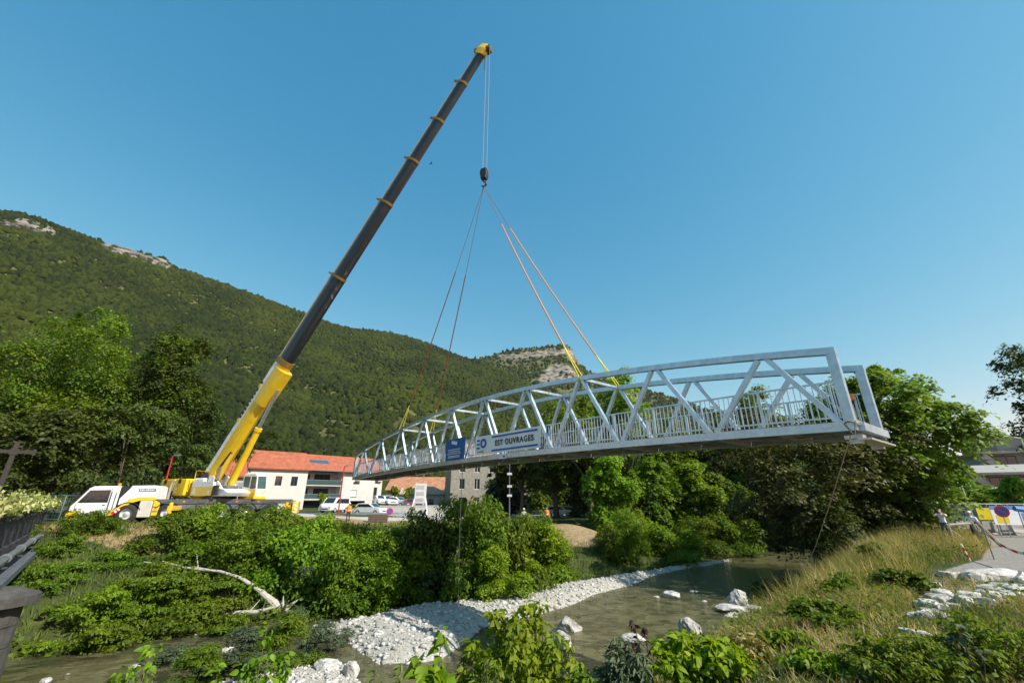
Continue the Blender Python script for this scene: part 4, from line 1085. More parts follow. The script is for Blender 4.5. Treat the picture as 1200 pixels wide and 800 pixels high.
# apartment block: front runs along local x, outside is -y
fa = at_y(300, 547.5, 90.8); fb = at_y(415, 553, 106)
ad = Vector((fb.x - fa.x, fb.y - fa.y, 0)).normalized(); ang = math.atan2(ad.y, ad.x)
ap = thing('apartment_block', 'white apartment block with orange tiled roof and loggias behind the crane', 'building', (fa.x - ad.x * 2.5, fa.y - ad.y * 2.5, -.3), ang)
EV = fa.z + .1; AL = 31.6; DEP = 13
def zone(x0, x1, holes, y0=0.0, m='plaster'): return wpart(wall_holes(x0, x1, 0, EV - .02, y0, y0 + .35, holes), 'wall', m, ap)
wins = [(8.0, 9.6, 5.9, 8.0), (7.6, 9.2, 2.6, 4.5), (24.0, 25.6, 6.0, 8.0), (23.7, 25.2, 3.0, 4.7), (3.2, 4.6, 5.9, 7.9), (3.2, 4.6, 2.7, 4.5), (29.5, 30.4, 3.0, 5.4), (29.6, 30.4, 6.3, 8.0)]
z1_ = [w for w in wins if w[1] < 12]; z2_ = [w for w in wins if w[0] > 20]
zone(0, 12.4, z1_); zone(21.3, AL, z2_ + [(23.3, 27.5, .1, 2.3)])
for w in wins: window(ap, *w, .16, shutter={8.0: .0, 7.6: .3, 24.0: .75, 23.7: .9, 3.2: .4}.get(w[0], 0), mull=1)
wpart(wall_holes(12.4, 21.3, 0, EV - .02, 2.4, 2.7, [(15.6, 19.3, 5.9, 8.1), (13.0, 14.6, 6.0, 8.0), (15.8, 19.3, 2.9, 5.0), (13.0, 14.6, 2.9, 5.0), (14, 20, .2, 2.2)]), 'loggia_wall', 'plaster_grey', ap)
for w in ((15.6, 19.3, 5.9, 8.1), (13.0, 14.6, 6.0, 8.0), (15.8, 19.3, 2.9, 5.0), (13.0, 14.6, 2.9, 5.0), (14, 20, .2, 2.2)): window(ap, *w, 2.5, mull=2)
for x in (12.4, 21.15):
    mb = MB(); mb.box(x + .001, x + .149, .352, 2.398, 0, EV - .02); mb.build('loggia_side', M['plaster'], ap)
for z in (2.45, 5.45):
    mb = MB(); mb.box(12.56, 21.14, -.25, 2.39, z, z + .22); bl = mb.build('balcony', M['concrete'], ap)
    mb = MB(); mb.box(12.6, 21.1, -.22, -.2, z + .3, z + 1.25); mb.build('glass_guard', M['glass_teal'], bl)
    mb = MB(); mb.bar((12.56, -.21, z + 1.28), (21.14, -.21, z + 1.28), .05, .05)
    for k in range(9): x = 12.65 + k * 1.05; mb.box(x, x + .03, -.2, -.17, z + .222, z + 1.26)
    mb.build('guard_rail', M['galv_dark'], bl)
for x in (.001, AL - .351):
    mb = MB(); mb.box(x, x + .35, .352, DEP, 0, EV - .02); mb.build('end_wall', M['plaster'], ap)
mb = MB(); mb.box(.36, AL - .36, DEP - .35, DEP - .01, 0, EV - .02); mb.build('back_wall', M['plaster'], ap)
mb = MB(); mb.prism([(-.9, EV), (DEP / 2, EV + 3.9), (DEP + .9, EV), (DEP + .9, EV + .25), (DEP / 2, EV + 4.2), (-.9, EV + .25)], -.7, AL + .6)
me = mb.mesh('roof', M['roof_orange'])
for v in me.vertices: v.co = Vector((v.co.y, v.co.x, v.co.z))
rf = link('roof', me, ap); me.flip_normals()
mb = MB(); mb.bar((-.7, -.98, EV + .12), (AL + .6, -.98, EV + .12), .16, .16); mb.build('gutter', M['chassis'], ap)
for x0, x1 in ((10.2, 14.2), (14.4, 18.6)):
    sl_p = 3.95 / (DEP / 2 + .9)
    ya, yb = 2.2, 3.6
    za, zb = EV + .25 + (ya + .9) * sl_p + .08, EV + .25 + (yb + .9) * sl_p + .08
    MB().add([(x0, ya, za), (x1, ya, za), (x1, yb, zb), (x0, yb, zb), (x0, ya, za - .12), (x1, ya, za - .12), (x1, yb, zb - .12), (x0, yb, zb - .12)], [(0, 1, 2, 3), (7, 6, 5, 4), (0, 4, 5, 1), (1, 5, 6, 2), (2, 6, 7, 3), (3, 7, 4, 0)]).build('solar_panel', M['solar'], rf)

def gable(name, label, p, ang, L, D, H, RZ, wallm, roofm, holes, eave=.5, over=.4, shut=0, frame='frame_dark', hip=False, mull=1):
    b = thing(name, label, 'building', p, ang)
    wpart(wall_holes(0, L, 0, H, 0, .35, holes), 'wall', wallm, b)
    for x in (.001, L - .351):
        mb = MB(); mb.add([(x, .352, 0), (x + .35, .352, 0), (x + .35, D, 0), (x, D, 0), (x, .352, H), (x + .35, .352, H), (x + .35, D, H), (x, D, H), (x, D / 2, H + RZ * .93), (x + .35, D / 2, H + RZ * .93)], [(0, 3, 2, 1), (0, 1, 5, 4), (1, 2, 6, 9, 5), (2, 3, 7, 6), (3, 0, 4, 8, 7), (4, 5, 9, 8), (8, 9, 6, 7)]); mb.build('end_wall', M[wallm], b)
    mb = MB(); mb.box(.36, L - .36, D - .35, D - .001, 0, H); mb.build('back_wall', M[wallm], b)
    for h in holes: window(b, *h, .15, shutter=shut, frame=frame, mull=mull)
    e, s = eave, RZ / (D / 2)
    rings = []
    for x in ((-over, L + over)): rings.append([(x, -e, H - e * s), (x, D / 2, H + RZ), (x, D + e, H - e * s), (x, D + e, H - e * s + .22), (x, D / 2, H + RZ + .25), (x, -e, H - e * s + .22)])
    if hip:
        r0, r1 = rings; hp_ = min(D / 2, L / 2 - .5)
        r0[1] = (r0[1][0] + hp_, r0[1][1], r0[1][2]); r0[4] = (r0[4][0] + hp_, r0[4][1], r0[4][2]); r1[1] = (r1[1][0] - hp_, r1[1][1], r1[1][2]); r1[4] = (r1[4][0] - hp_, r1[4][1], r1[4][2])
    MB().loft(rings).build('roof', M[roofm], b)
    return b
# long low hall with an old tiled roof, pale porch roof in front
p0 = at_y(452, 592, 100); p0.z = -.2
hall = gable('low_hall', 'long low building with weathered orange tile roof beyond the parked cars', p0, R(4), 17.5, 11, 4.6, 2.7, 'masonry', 'roof_old', [(1.5 + 2.6 * k, 2.9 + 2.6 * k, 1.0, 3.0) for k in range(6)], mull=1)
p1 = at_y(466, 592, 93); p1.z = -.2
porch = gable('market_porch', 'small open shelter with pale tile roof before the low hall', p1, R(4), 9.5, 6, 3.6, 1.3, 'plaster_grey', 'roof_pale', [(.8 + 1.8 * k, 1.9 + 1.8 * k, .6, 2.6) for k in range(4)], hip=True)
# stone house
p2 = at_y(527, 590, 84); p2.z = -.2
sw = [(1.6 + 2.9 * k, 2.7 + 2.9 * k, z, z + 1.9) for k in range(5) for z in (1.0, 4.3, 7.4)]
house = gable('stone_house', 'grey rubble stone house with tall white window frames beside dark conifer', p2, R(14), 16, 11, 10.2, 3.0, 'masonry', 'roof_old', sw, frame='white_paint', mull=1)
# red roofed house among the trees behind the crane counterweight
p3 = at_y(188, 600, 62); p3.z = .2
gable('house', 'orange roofed house half hidden by trees behind the counterweight', p3, R(40), 9, 8, 5.6, 2.6, 'plaster_grey', 'roof_orange', [(1.5 + 2.4 * k, 2.5 + 2.4 * k, 2.6, 4.2) for k in range(3)])
p3 = at_y(262, 600, 74); p3.z = .2
gable('house', 'orange roofed pale house seen past the boom foot', p3, R(40), 12, 9, 7.4, 3.0, 'plaster', 'roof_orange', [(1.5 + 2.6 * k, 2.6 + 2.6 * k, 4.4, 6.0) for k in range(4)])
# modern concrete block on the right, with slanting balconies
rb0 = at_y(1140, 590, 62); rb0.z = 0
mod = thing('modern_building', 'modern grey concrete building with sloping balcony fronts on the right bank', 'building', rb0, R(-30))
LW = 26
for i, (z, dep, x0) in enumerate(((0, 0.0, 0.0), (2.9, 0.6, .6), (5.8, 2.2, 2.6))):
    mb = MB(); mb.box(x0 + .8, LW, dep + 1.6, 14, z, z + 2.55); lv = mb.build('storey', M['plaster_grey'], mod)
    for k in range(6):
        x = x0 + 1.6 + k * 3.9
        window(lv, x, x + 3.0, z + .4, z + 2.3, dep + 1.50, mull=2)
    # slab and sloping parapet
    mb = MB(); mb.prism([(dep - .9, z + 2.56), (dep + 14 - dep, z + 2.56), (dep + 14 - dep, z + 2.85), (dep - 1.2, z + 2.85)], x0, LW + .3)
    me = mb.mesh('slab', M['concrete'])
    for v in me.vertices: v.co = Vector((v.co.y, v.co.x, v.co.z))
    me.flip_normals(); link('slab', me, mod)
    if i < 2:
        for k in range(3):
            xa, xb = x0 + .3 + k * 8.8, x0 + 8.4 + k * 8.8
            MB().add([(xa, dep - 1.25, z + 2.86), (xb, dep - 1.25, z + 2.86), (xb - .2, dep - .75, z + 3.85), (xa + .2, dep - .75, z + 3.85), (xa, dep - 1.05, z + 2.86), (xb, dep - 1.05, z + 2.86), (xb - .2, dep - .6, z + 3.85), (xa + .2, dep - .6, z + 3.85)], [(0, 1, 2, 3), (7, 6, 5, 4), (0, 4, 5, 1), (1, 5, 6, 2), (2, 6, 7, 3), (3, 7, 4, 0)]).build('parapet', M['plaster'], mod)
    for x in (x0 + .5, x0 + 9.0, x0 + 17.6):
        MB().bar((x + 2.4, dep + 1.0, z), (x, dep - .6, z + 2.55), .8, .5, (0, 1, 0)).build('slanting_pier', M['concrete'], mod)
mb = MB(); mb.box(4.5, LW - 2, 4.5, 13, 8.66, 10.6); mb.build('roof_storey', M['plaster_grey'], mod)
mb = MB(); mb.prism([(3.8, 10.62), (13.4, 10.62), (13.4, 10.9), (3.2, 10.9)], 3.6, LW - 1); me = mb.mesh('roof', M['slate'])
for v in me.vertices: v.co = Vector((v.co.y, v.co.x, v.co.z))
me.flip_normals(); link('roof', me, mod)
mb = MB(); mb.box(4.0, 5.4, 3.0, 4.2, 8.66, 9.7); mb.box(8, 9, 3, 4, 8.66, 9.3); mb.build('roof_shrubs_box', M['slate'], mod)
# garden wall before it
g0 = at_y(1156, 600, 48); g0.z = -.05
gw = thing('garden_wall', 'pale rendered garden wall in front of the modern building', 'wall', g0, R(-8))
mb = MB(); mb.box(0, 14, 0, .3, 0, 1.9); mb.build('wall', M['plaster'], gw); mb = MB(); mb.box(-.08, 14.08, -.08, .38, 1.902, 2.02); mb.build('coping', M['concrete'], gw)

# ------------------------------------------------------------------ road, abutments on the far bank
def strip(name, pts, w, z, m, kind='structure'):
    mb = MB(); P = [Vector(p) for p in pts]
    for i, p in enumerate(P):
        d = (P[min(i + 1, len(P) - 1)] - P[max(i - 1, 0)]).normalized(); n = Vector((-d.y, d.x, 0)) * w / 2
        mb.v += [tuple(p + n + Vector((0, 0, z))), tuple(p - n + Vector((0, 0, z))), tuple(p - n + Vector((0, 0, z - .4))), tuple(p + n + Vector((0, 0, z - .4)))]
        if i:
            b = i * 4
            for k in range(4): mb.f.append((b - 4 + k, b - 4 + (k + 1) % 4, b + (k + 1) % 4, b + k))
    return tag(mb.build(name, M[m]), kind=kind)
far_rd = [(-34, 46, 0), (-24, 52, 0), (-14, 57, 0), (0, 64, 0), (16, 72, 0), (40, 86, 0)]
strip('road', [(x, y, gz(x, y)) for x, y, _ in far_rd], 8, .08, 'pave')
ab = Vector((-18.5, 47.5, 0))
fab = thing('bridge_abutment', 'pale concrete abutment under the workman in the orange vest', 'abutment', (ab.x, ab.y, -3.0), math.atan2(BD.y, BD.x) - math.pi / 2)
mb = MB(); mb.box(-3.4, 3.4, -.1, 1.4, 0, 2.3, .03); mb.build('seat', M['concrete'], fab)
mb = MB(); mb.box(-3.4, 3.4, .9, 1.42, 2.302, 3.05, .02); mb.build('back_wall', M['concrete'], fab)
for x in (-4.0, 3.42):
    mb = MB(); mb.prism([(-2.5, 0), (1.4, 0), (1.4, 3.0), (.4, 3.0), (-2.5, 1.2)], 0, .58); me = mb.mesh('wing_wall', M['concrete'])
    for v in me.vertices: v.co = Vector((v.co.y + x, v.co.x, v.co.z))
    me.flip_normals(); link('wing_wall', me, fab)
fbr = at_y(470, 606, 53)
wl_ = thing('low_wall', 'low pale concrete wall along the road below the parked cars', 'wall', (fbr.x - 6, 63, -.1), R(12))
mb = MB(); mb.box(0, 17, 0, .4, 0, 1.5); mb.build('wall', M['concrete'], wl_); mb = MB(); mb.box(-.05, 17.05, -.05, .45, 1.502, 1.6); mb.build('coping', M['plaster'], wl_)
# guard rail along the far bank
gr = thing('guard_rail', 'pale metal guard rail on posts along the far bank road', 'guard rail', at_z(345, 607, .1) + (0,), R(10))
for k in range(9): mb = MB(); mb.box(k * 2 - .05, k * 2 + .05, -.05, .05, -.2, .75); mb.build('post', M['galv'], gr)
mb = MB(); mb.prism([(-.02, .45), (.05, .5), (-.02, .56), (.05, .62), (-.02, .72), (-.05, .72), (-.05, .45)], -.3, 16.4); me = mb.mesh('beam', M['galv'])
for v in me.vertices: v.co = Vector((v.co.y, v.co.x - .06, v.co.z))
me.flip_normals(); link('beam', me, gr)

# white latticed stand with a panel (elevated cabin sign)
sp = at_y(491, 601, 60); sp.z = -.1
sn = thing('display_stand', 'tall white panel on splayed white legs beside the road', 'stand', sp, R(8))
for x in (-1.0, 1.0):
    for y in (-.8, .8): MB().bar((x * 1.15, y * 1.1, 0), (x * .7, y * .4, 2.6), .10, .10).build('leg', M['white_paint'], sn)
mb = MB(); mb.box(-.75, .75, -.4, .4, 1.9, 4.4, .04); mb.build('panel_box', M['shutter'], sn)
for z in (2.1, 2.9, 3.7):
    mb = MB(); mb.box(-.55, .5, -.42, -.402, z, z + .45); mb.build('panel_field', M['plaster_grey'], sn)
MB().bar((.3, 0, 4.6), (.3, 0, 6.6), .07, .07).build('mast', M['wood_grey'], sn)

# lamp posts
def lamp(name, label, p, H, m, rz=0, arm=1.0, r=.09, group=None):
    l = thing(name, label, 'lamp post', p, rz, group)
    MB().tube([(0, 0, 0), (0, 0, H)], [r, r * .6], 10).build('pole', M[m], l, True)
    MB().lathe([(0, 0), (r * 2.2, 0), (r * 2.2, .05), (r * 1.3, .3), (0, .3)], (0, 0, 0), 'z', 10).build('base', M[m], l)
    if arm:
        MB().tube([(0, 0, H - .1), (arm * .5, 0, H + .02), (arm, 0, H + .05)], r * .5, 8).build('arm', M[m], l, True)
        MB().loft([[(arm - .1, -w, H + .0), (arm + .5, -w, H + .04), (arm + .5, w, H + .04), (arm - .1, w, H + .0)] if i == 0 else [(arm - .05, -w, H + .13), (arm + .4, -w, H + .12), (arm + .4, w, H + .12), (arm - .05, w, H + .13)] for i, w in ((0, .13), (1, .09))]).build('lamp_head', M['chassis' if m != 'galv' else 'shutter'], l)
    return l
q = at_y(187, 590, 40); lamp('lamp_post', 'dark red lamp post beside the crane counterweight', (q.x, q.y, .55), at_y(201, 534, 40).z - .55, 'red_paint', 0, .25)
q = at_y(396, 603, 56); lamp('lamp_post', 'dark red lamp post standing before the white apartment block', (q.x, q.y, 0), at_y(405, 546, 56).z, 'red_paint', 0, .25)
q = at_y(597, 604, 56); lp_ = lamp('lamp_post', 'grey lamp post with small fittings in front of the conifer', (q.x, q.y, 0), at_y(597, 540, 56).z, 'chassis', 0, 0)
for z in (2.6, 3.7, 5.2): mb = MB(); mb.box(-.3, .3, -.1, .1, z, z + .28, .02); mb.build('fitting', M['shutter'], lp_)
q = at_y(1232, 600, 34); lamp('street_lamp', 'galvanised street lamp reaching over the right bank road', (q.x, q.y, 0), at_y(1200, 509, 34).z - .2, 'galv', R(190), 2.2, .1)
q = at_y(1141, 610, 38); lamp('lamp_post', 'plain grey steel post beside the site fence', (q.x, q.y, 0), 3.4, 'galv', 0, 0, .12)

# round no-parking discs
def disc(p, rz, rad, post, label):
    s = thing('no_parking_sign', label, 'sign', p, rz)
    MB().tube([(0, .05, 0), (0, .05, post + rad * .5)], .03, 8).build('post', M['galv'], s)
    MB().lathe([(0, .02), (rad, .02), (rad, -.005), (0, -.005)], (0, 0, post), 'y', 28).build('plate', M['signal_red'], s)
    MB().lathe([(0, -.004), (rad * .76, -.004), (rad * .76, -.010), (0, -.010)], (0, 0, post), 'y', 28).build('blue_field', M['sign_blue'], s)
    a = rad * .54
    MB().bar((-a, -.013, post + a), (a, -.013, post - a), rad * .2, .006, (0, 1, 0)).build('slash', M['signal_red'], s)
    return s
q = at_y(456, 607, 56); disc((q.x, q.y, .0), R(8), .42, at_y(456, 599, 56).z, 'round red and blue no parking sign before the low road wall')
q = at_y(1179, 612, 30); disc((q.x, q.y, 0), R(-30), .36, at_y(1179, 599, 30).z, 'round red and blue no parking sign on the site fence')

# ------------------------------------------------------------------ cars
def car(label, p, rz, paint, van=False, group='cars parked beyond the far bank'):
    c = thing('parked_van' if van else 'parked_car', label, 'van' if van else 'car', p, rz, group)
    L = 4.6 if van else 4.2; h = 1.85 if van else 1.45; w = .9
    if van: body = [(-L / 2, .3), (-L / 2, 1.0), (-L / 2 + .05, 1.75), (-L / 2 + .2, 1.85), (.9, 1.85), (1.6, 1.15), (2.2, .95), (L / 2, .7), (L / 2, .3)]
    else: body = [(-L / 2, .3), (-L / 2, .85), (-L / 2 + .15, .95), (-1.45, 1.38), (-.9, 1.46), (.3, 1.43), (1.05, .98), (1.9, .86), (L / 2, .65), (L / 2, .3)]
    mb = MB(); mb.prism(body, -w, w, .07); b = mb.build('body', M[paint], c)
    gl = [(-1.9, 1.1), (-1.75, 1.7), (.85, 1.7), (1.4, 1.15)] if van else [(-1.5, .98), (-1.25, 1.34), (.25, 1.34), (.85, .98)]
    for y in (-w - .004, w - .02): mb = MB(); mb.prism(gl, y, y + .024); mb.build('side_window', M['glass_dark'], b)
    (xa, za), (xb, zb) = ((.95, 1.82), (1.58, 1.2)) if van else ((.36, 1.41), (1.02, 1.02))
    MB().add([(xb + .02, -.72, zb), (xb + .02, .72, zb), (xa + .03, .62, za), (xa + .03, -.62, za), (xb - .06, -.72, zb - .02), (xb - .06, .72, zb - .02), (xa - .06, .62, za - .03), (xa - .06, -.62, za - .03)], [(0, 1, 2, 3), (7, 6, 5, 4), (0, 4, 5, 1), (1, 5, 6, 2), (2, 6, 7, 3), (3, 7, 4, 0)]).build('windscreen', M['glass_dark'], b)
    for y in (-.68, .68): mb = MB(); mb.box(L / 2 - .1, L / 2 + .012, y - .16, y + .16, .6, .74, .01); mb.build('headlight', M['shutter'], b)
    mb = MB(); mb.box(L / 2 - .02, L / 2 + .02, -.45, .45, .42, .55, .005); mb.build('grille', M['black'], b)
    for x in (-1.3, 1.32):
        for s in (-1, 1):
            t = MB().lathe([(.19, -.1), (.30, -.1), (.32, -.06), (.32, .06), (.30, .1), (.19, .1)], (0, 0, 0), 'y', 18).build('wheel', M['rubber'], c); t.location = (x, s * .82, .32)
            MB().lathe([(.2, -.09), (.2, .09), (.08, .10), (0, .10)] if s > 0 else [(.2, .09), (.2, -.09), (.08, -.10), (0, -.10)], (0, 0, 0), 'y', 14).build('rim', M['rim'], t)
    return c
q = at_y(391, 604, 60); car('white van with blue windscreen beside the dark red lamp post', (q.x, q.y, gz(q.x, q.y) + .09), R(-100), 'car_white', True)
q = at_y(433, 604, 60); car('white hatchback by the right corner of the apartment block', (q.x, q.y, gz(q.x, q.y) + .0), R(-15), 'car_white')
for px, m, l, a in ((445, 'car_white', 'white car at the end of the row above the low wall', -60), (453, 'car_white', 'white car second in the row above the low wall', -50), (464, 'car_white', 'white car third in the row with its side to the wall', -20), (481, 'car_red', 'dark red car in the row behind the white panel stand', -70), (488, 'car_dark', 'black car beside the dark red car above the low wall', -70)):
    q = at_y(px, 598, 72 if px < 470 else 70); car(l, (q.x, q.y, gz(q.x, q.y) + .9), R(a), m)
mb = MB(); pk0 = at_y(436, 598, 68); 
pk = [(pk0.x - 4, 66.6), (pk0.x + 19, 70.5), (pk0.x + 18, 82), (pk0.x - 6, 78)]
mb.loft([[(x, y, -.4) for x, y in pk], [(x, y, .9) for x, y in pk]]); tag(mb.build('car_park', M['pave']), kind='structure')
for px, m, l in ((668, 'car_dark', 'dark car parked under the plane trees'), (688, 'car_white', 'pale car parked in the shade of the plane trees'), (655, 'car_white', 'white car glimpsed behind the orange clad workman')):
    q = at_y(px, 604, 66); car(l, (q.x, q.y, gz(q.x, q.y) - .02), R(-10), m)
q = at_y(1192, 610, 36); car('black car on the right bank behind the site fence', (q.x, q.y, gz(q.x, q.y)), R(170), 'car_dark', group='cars on the right bank')

# ------------------------------------------------------------------ old road bridge on the left
OA, OB = Vector((-3.3, 0, 0)), Vector((-36.9, 36, 0))
od = (OB - OA).normalized(); orz = math.atan2(od.y, od.x); OLn = (OB - OA).length
# local: x along the bridge to the far bank, y left (away from camera side), z absolute height
old = thing('road_bridge', 'old dark road bridge with stone pier and grey parapet at the left', 'bridge', (OA.x, OA.y, 0), orz)
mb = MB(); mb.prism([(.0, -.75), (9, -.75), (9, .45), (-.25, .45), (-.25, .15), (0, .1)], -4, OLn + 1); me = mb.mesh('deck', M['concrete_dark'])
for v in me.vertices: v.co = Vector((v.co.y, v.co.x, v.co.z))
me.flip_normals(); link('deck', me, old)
n = 22
for k in range(n):
    x0, x1 = -3 + k * (OLn + 3) / n, -3 + (k + 1) * (OLn + 3) / n
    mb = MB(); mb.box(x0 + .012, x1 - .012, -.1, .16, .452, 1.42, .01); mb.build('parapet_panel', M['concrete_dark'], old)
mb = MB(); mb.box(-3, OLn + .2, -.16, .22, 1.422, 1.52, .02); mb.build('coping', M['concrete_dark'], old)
for k in range(7):
    x = 1.5 + k * 1.0
mb = MB(); mb.box(OLn - .2, OLn + 5, -1.2, 9.5, -4, .44); mb.build('abutment', M['stone_shaded'], old)
for k, (zz, w) in enumerate(((-4, 0), (-2.9, .0), (-1.85, .0), (-.8, 0))): pass
# pier: courses of blocks with a rounded cutwater
px_s = 21.5
def cut(L, W, grow, n=10):
    pts = []
    for i in range(n + 1):
        a = math.pi * i / n; pts.append((px_s + (W / 2 + grow) * math.cos(a), -.35 - (L + grow) * math.sin(a)))
    return pts + [(px_s - W / 2 - grow, 9), (px_s + W / 2 + grow, 9)]
z = -4.75
for k in range(6):
    h = .62; p_ = cut(1.25, 1.9, .03 - .02 * k + (.015 if k % 2 else 0))
    MB().loft([[(x, y, z + .012) for x, y in p_], [(x, y, z + h - .012) for x, y in p_]]).build('stone_course', M['stone_shaded'], old); z += h
p_ = cut(1.35, 2.0, .18); p2_ = cut(1.2, 1.7, -.2)
MB().loft([[(x, y, z) for x, y in p_], [(x, y, z + .28) for x, y in p_], [(x, y, z + .5) for x, y in p2_]]).build('pier_cap', M['stone_shaded'], old)
z += .5
p3_ = cut(.4, 1.5, -.2)
MB().loft([[(x, y, z + .002) for x, y in p3_], [(x, y, z + .06) for x, y in p3_]]).build('pier_head', M['stone_shaded'], old)
# pipes hung on the bridge face
pipes = []
OMi = (Matrix.Translation(OA) @ Matrix.Rotation(orz, 4, 'Z')).inverted()
pp = thing('service_pipe', 'upper grey service pipe bending into the bank under the parapet', 'pipe', (OA.x, OA.y, 0), orz, 'pipes along the old bridge')
yo = -.62
MB().tube([(2, yo, .32), (OLn - 2.6, yo, .32), (OLn - 1.9, yo - .05, .32), (OLn - 1.5, yo - .4, .32), (OLn - 1.0, -2.0, .32), (OLn - .4, -3.6, .30)], .125, 12).build('pipe', M['pipe'], pp, True)
for k in range(9):
    x = 3 + k * 4.6
    mb = MB(); mb.box(x - .04, x + .04, yo - .2, -.255, .08, .14); mb.build('bracket', M['dark_steel'], pp); mb = MB(); mb.lathe([(.125, -.05), (.165, -.05), (.165, .05), (.125, .05)], (x + 1, yo, .32), 'x', 12); mb.build('flange', M['pipe'], pp)
pp2 = thing('service_pipe', 'lower thick grey pipe running from box duct into the bank', 'pipe', (OA.x, OA.y, 0), orz, 'pipes along the old bridge')
MB().tube([OMi @ at_y(40, 642, 27), OMi @ at_y(48, 635, 29.5), OMi @ at_y(54, 632.5, 30.3), OMi @ at_y(62, 631, 30.6), OMi @ at_y(88, 628, 31.2)], .23, 14).build('pipe', M['pipe'], pp2, True)
mb = MB(); mb.box(2, OLn - 12, yo - .25, -.26, -.60, -.30, .02); mb.build('duct', M['chassis'], pp2)
# planters with flowers along the parapet
def leaf_cloud(n, box, size, rg, up=.5):
    p = rg.uniform(-1, 1, (n, 3)) * np.array(box)
    return leaves_at(p, rg.normal(0, 1, (n, 3)) + np.array([0, 0, up]), size, rg)

# ------------------------------------------------------------------ foliage makers
def leaves_at(p, nrm, size, rg, asp=.55, fold=.25):
    """one bent diamond leaf (4 vertices, 2 faces) per point; returns v, f"""
    n = len(p); nrm = nrm / (np.linalg.norm(nrm, axis=1, keepdims=True) + 1e-9)
    t = np.cross(nrm, rg.normal(0, 1, (n, 3))); t /= np.linalg.norm(t, axis=1, keepdims=True) + 1e-9
    b = np.cross(nrm, t)
    s = (size * rg.uniform(.65, 1.35, n))[:, None]
    v = np.stack([p - t * s * .5, p + b * s * asp * .5 - nrm * s * fold * .4, p + t * s * .5 - nrm * s * fold * .3, p - b * s * asp * .5 - nrm * s * fold * .4], 1)
    base = np.arange(n)[:, None] * 4
    f = np.concatenate([base + np.array([[0, 1, 2]]), base + np.array([[0, 2, 3]])], 0)
    return v.reshape(-1, 3), f
def crown(name, rg, R0, H, n, size, lobes=14, shape='round', m='leaf_mid', clump=26, spread=.34, asp=.6, droop=0.0, flat=.32):
    """crown of radius ~1*R0 and height H centred on its own middle, base at z=0"""
    c = []
    for i in range(lobes):
        for _ in range(50):
            q = rg.uniform(-1, 1, 3)
            if shape == 'cone': lim = max(.12, (1 - (q[2] + 1) / 2) * 1.05); ok = math.hypot(q[0], q[1]) < lim
            elif shape == 'egg': ok = (q[0] ** 2 + q[1] ** 2) / (1 - .35 * max(q[2], 0)) ** 2 + q[2] ** 2 < .8
            elif shape == 'dome': ok = q[0] ** 2 + q[1] ** 2 + (max(q[2], 0)) ** 2 < .8
            else: ok = np.dot(q, q) < .72
            if ok: break
        c.append(q)
    c = np.array(c); lr = rg.uniform(.20, .40, lobes)
    if shape == 'cone': lr *= .55
    ncl = max(30, n // clump); k = rg.choice(lobes, ncl, p=lr ** 2 / (lr ** 2).sum())
    d = rg.normal(0, 1, (ncl, 3)); d[:, 2] += .35; d /= np.linalg.norm(d, axis=1, keepdims=True)
    cc = c[k] + d * (lr[k] * rg.uniform(.7, 1.1, ncl))[:, None]
    csize = rg.uniform(.6, 1.4, ncl) * spread * .33
    stray = rg.random(ncl) < .14                       # shoots that break the outline
    cc[stray] += d[stray] * rg.uniform(.08, .24, (stray.sum(), 1)) * (1 if flat > .5 else .45); csize[stray] *= .55
    j = np.repeat(np.arange(ncl), clump)[:n]
    off = rg.normal(0, 1, (len(j), 3)) * csize[j][:, None]
    off[:, 2] *= flat                                   # sprays: flat layered domes of leaves
    rr2 = (off[:, 0] ** 2 + off[:, 1] ** 2) / csize[j]
    p = cc[j] + off
    p[:, 2] -= (.22 + droop) * rr2
    dome = off / csize[j][:, None]; dome[:, 2] = 0
    nr = dome * .30 + d[j] * .35 + rg.normal(0, .2 + .5 * flat, (len(j), 3)) + np.array([0, 0, .8])
    P = p * np.array([R0, R0, H / 2]) + np.array([0, 0, H / 2])
    v, f = leaves_at(P, nr, size, rg, asp)
    ct = np.clip(rg.normal(.42, .2, ncl) + .22 * cc[:, 2], 0, 1)  # sunlit crown tops put into the tint: higher clumps lighter
    tint = np.clip(ct[j] + rg.normal(0, .16, len(j)), 0, 1)
    return mesh_np(name, v, f, np.repeat(tint, 4)), c * np.array([R0, R0, H / 2]) + np.array([0, 0, H / 2])
def stems(base_h, targets, r0, rg, n=7, limb=.35):
    """trunk from the ground with limbs to the lobes"""
    mb = MB(); top = Vector((rg.normal(0, .03) * base_h, rg.normal(0, .03) * base_h, base_h))
    mb.tube([(0, 0, -.3), (r0 * .2, 0, base_h * .3), top * .7, top], [r0 * 1.35, r0, r0 * .85, r0 * .7], 10)
    for q in targets[:n]:
        q = Vector(q) + Vector((0, 0, base_h)) if False else Vector(q)
        q = top + (q - top) * .72
        mid = top * .55 + q * .45 + Vector((rg.normal(0, .1), rg.normal(0, .1), .15)) * q.length * .12
        s = top * .9 if q.z > top.z else top * .8
        mb.tube([s, mid, q], [r0 * limb * 1.5, r0 * limb, r0 * limb * .35], 6)
    return mb
CACHE = {}
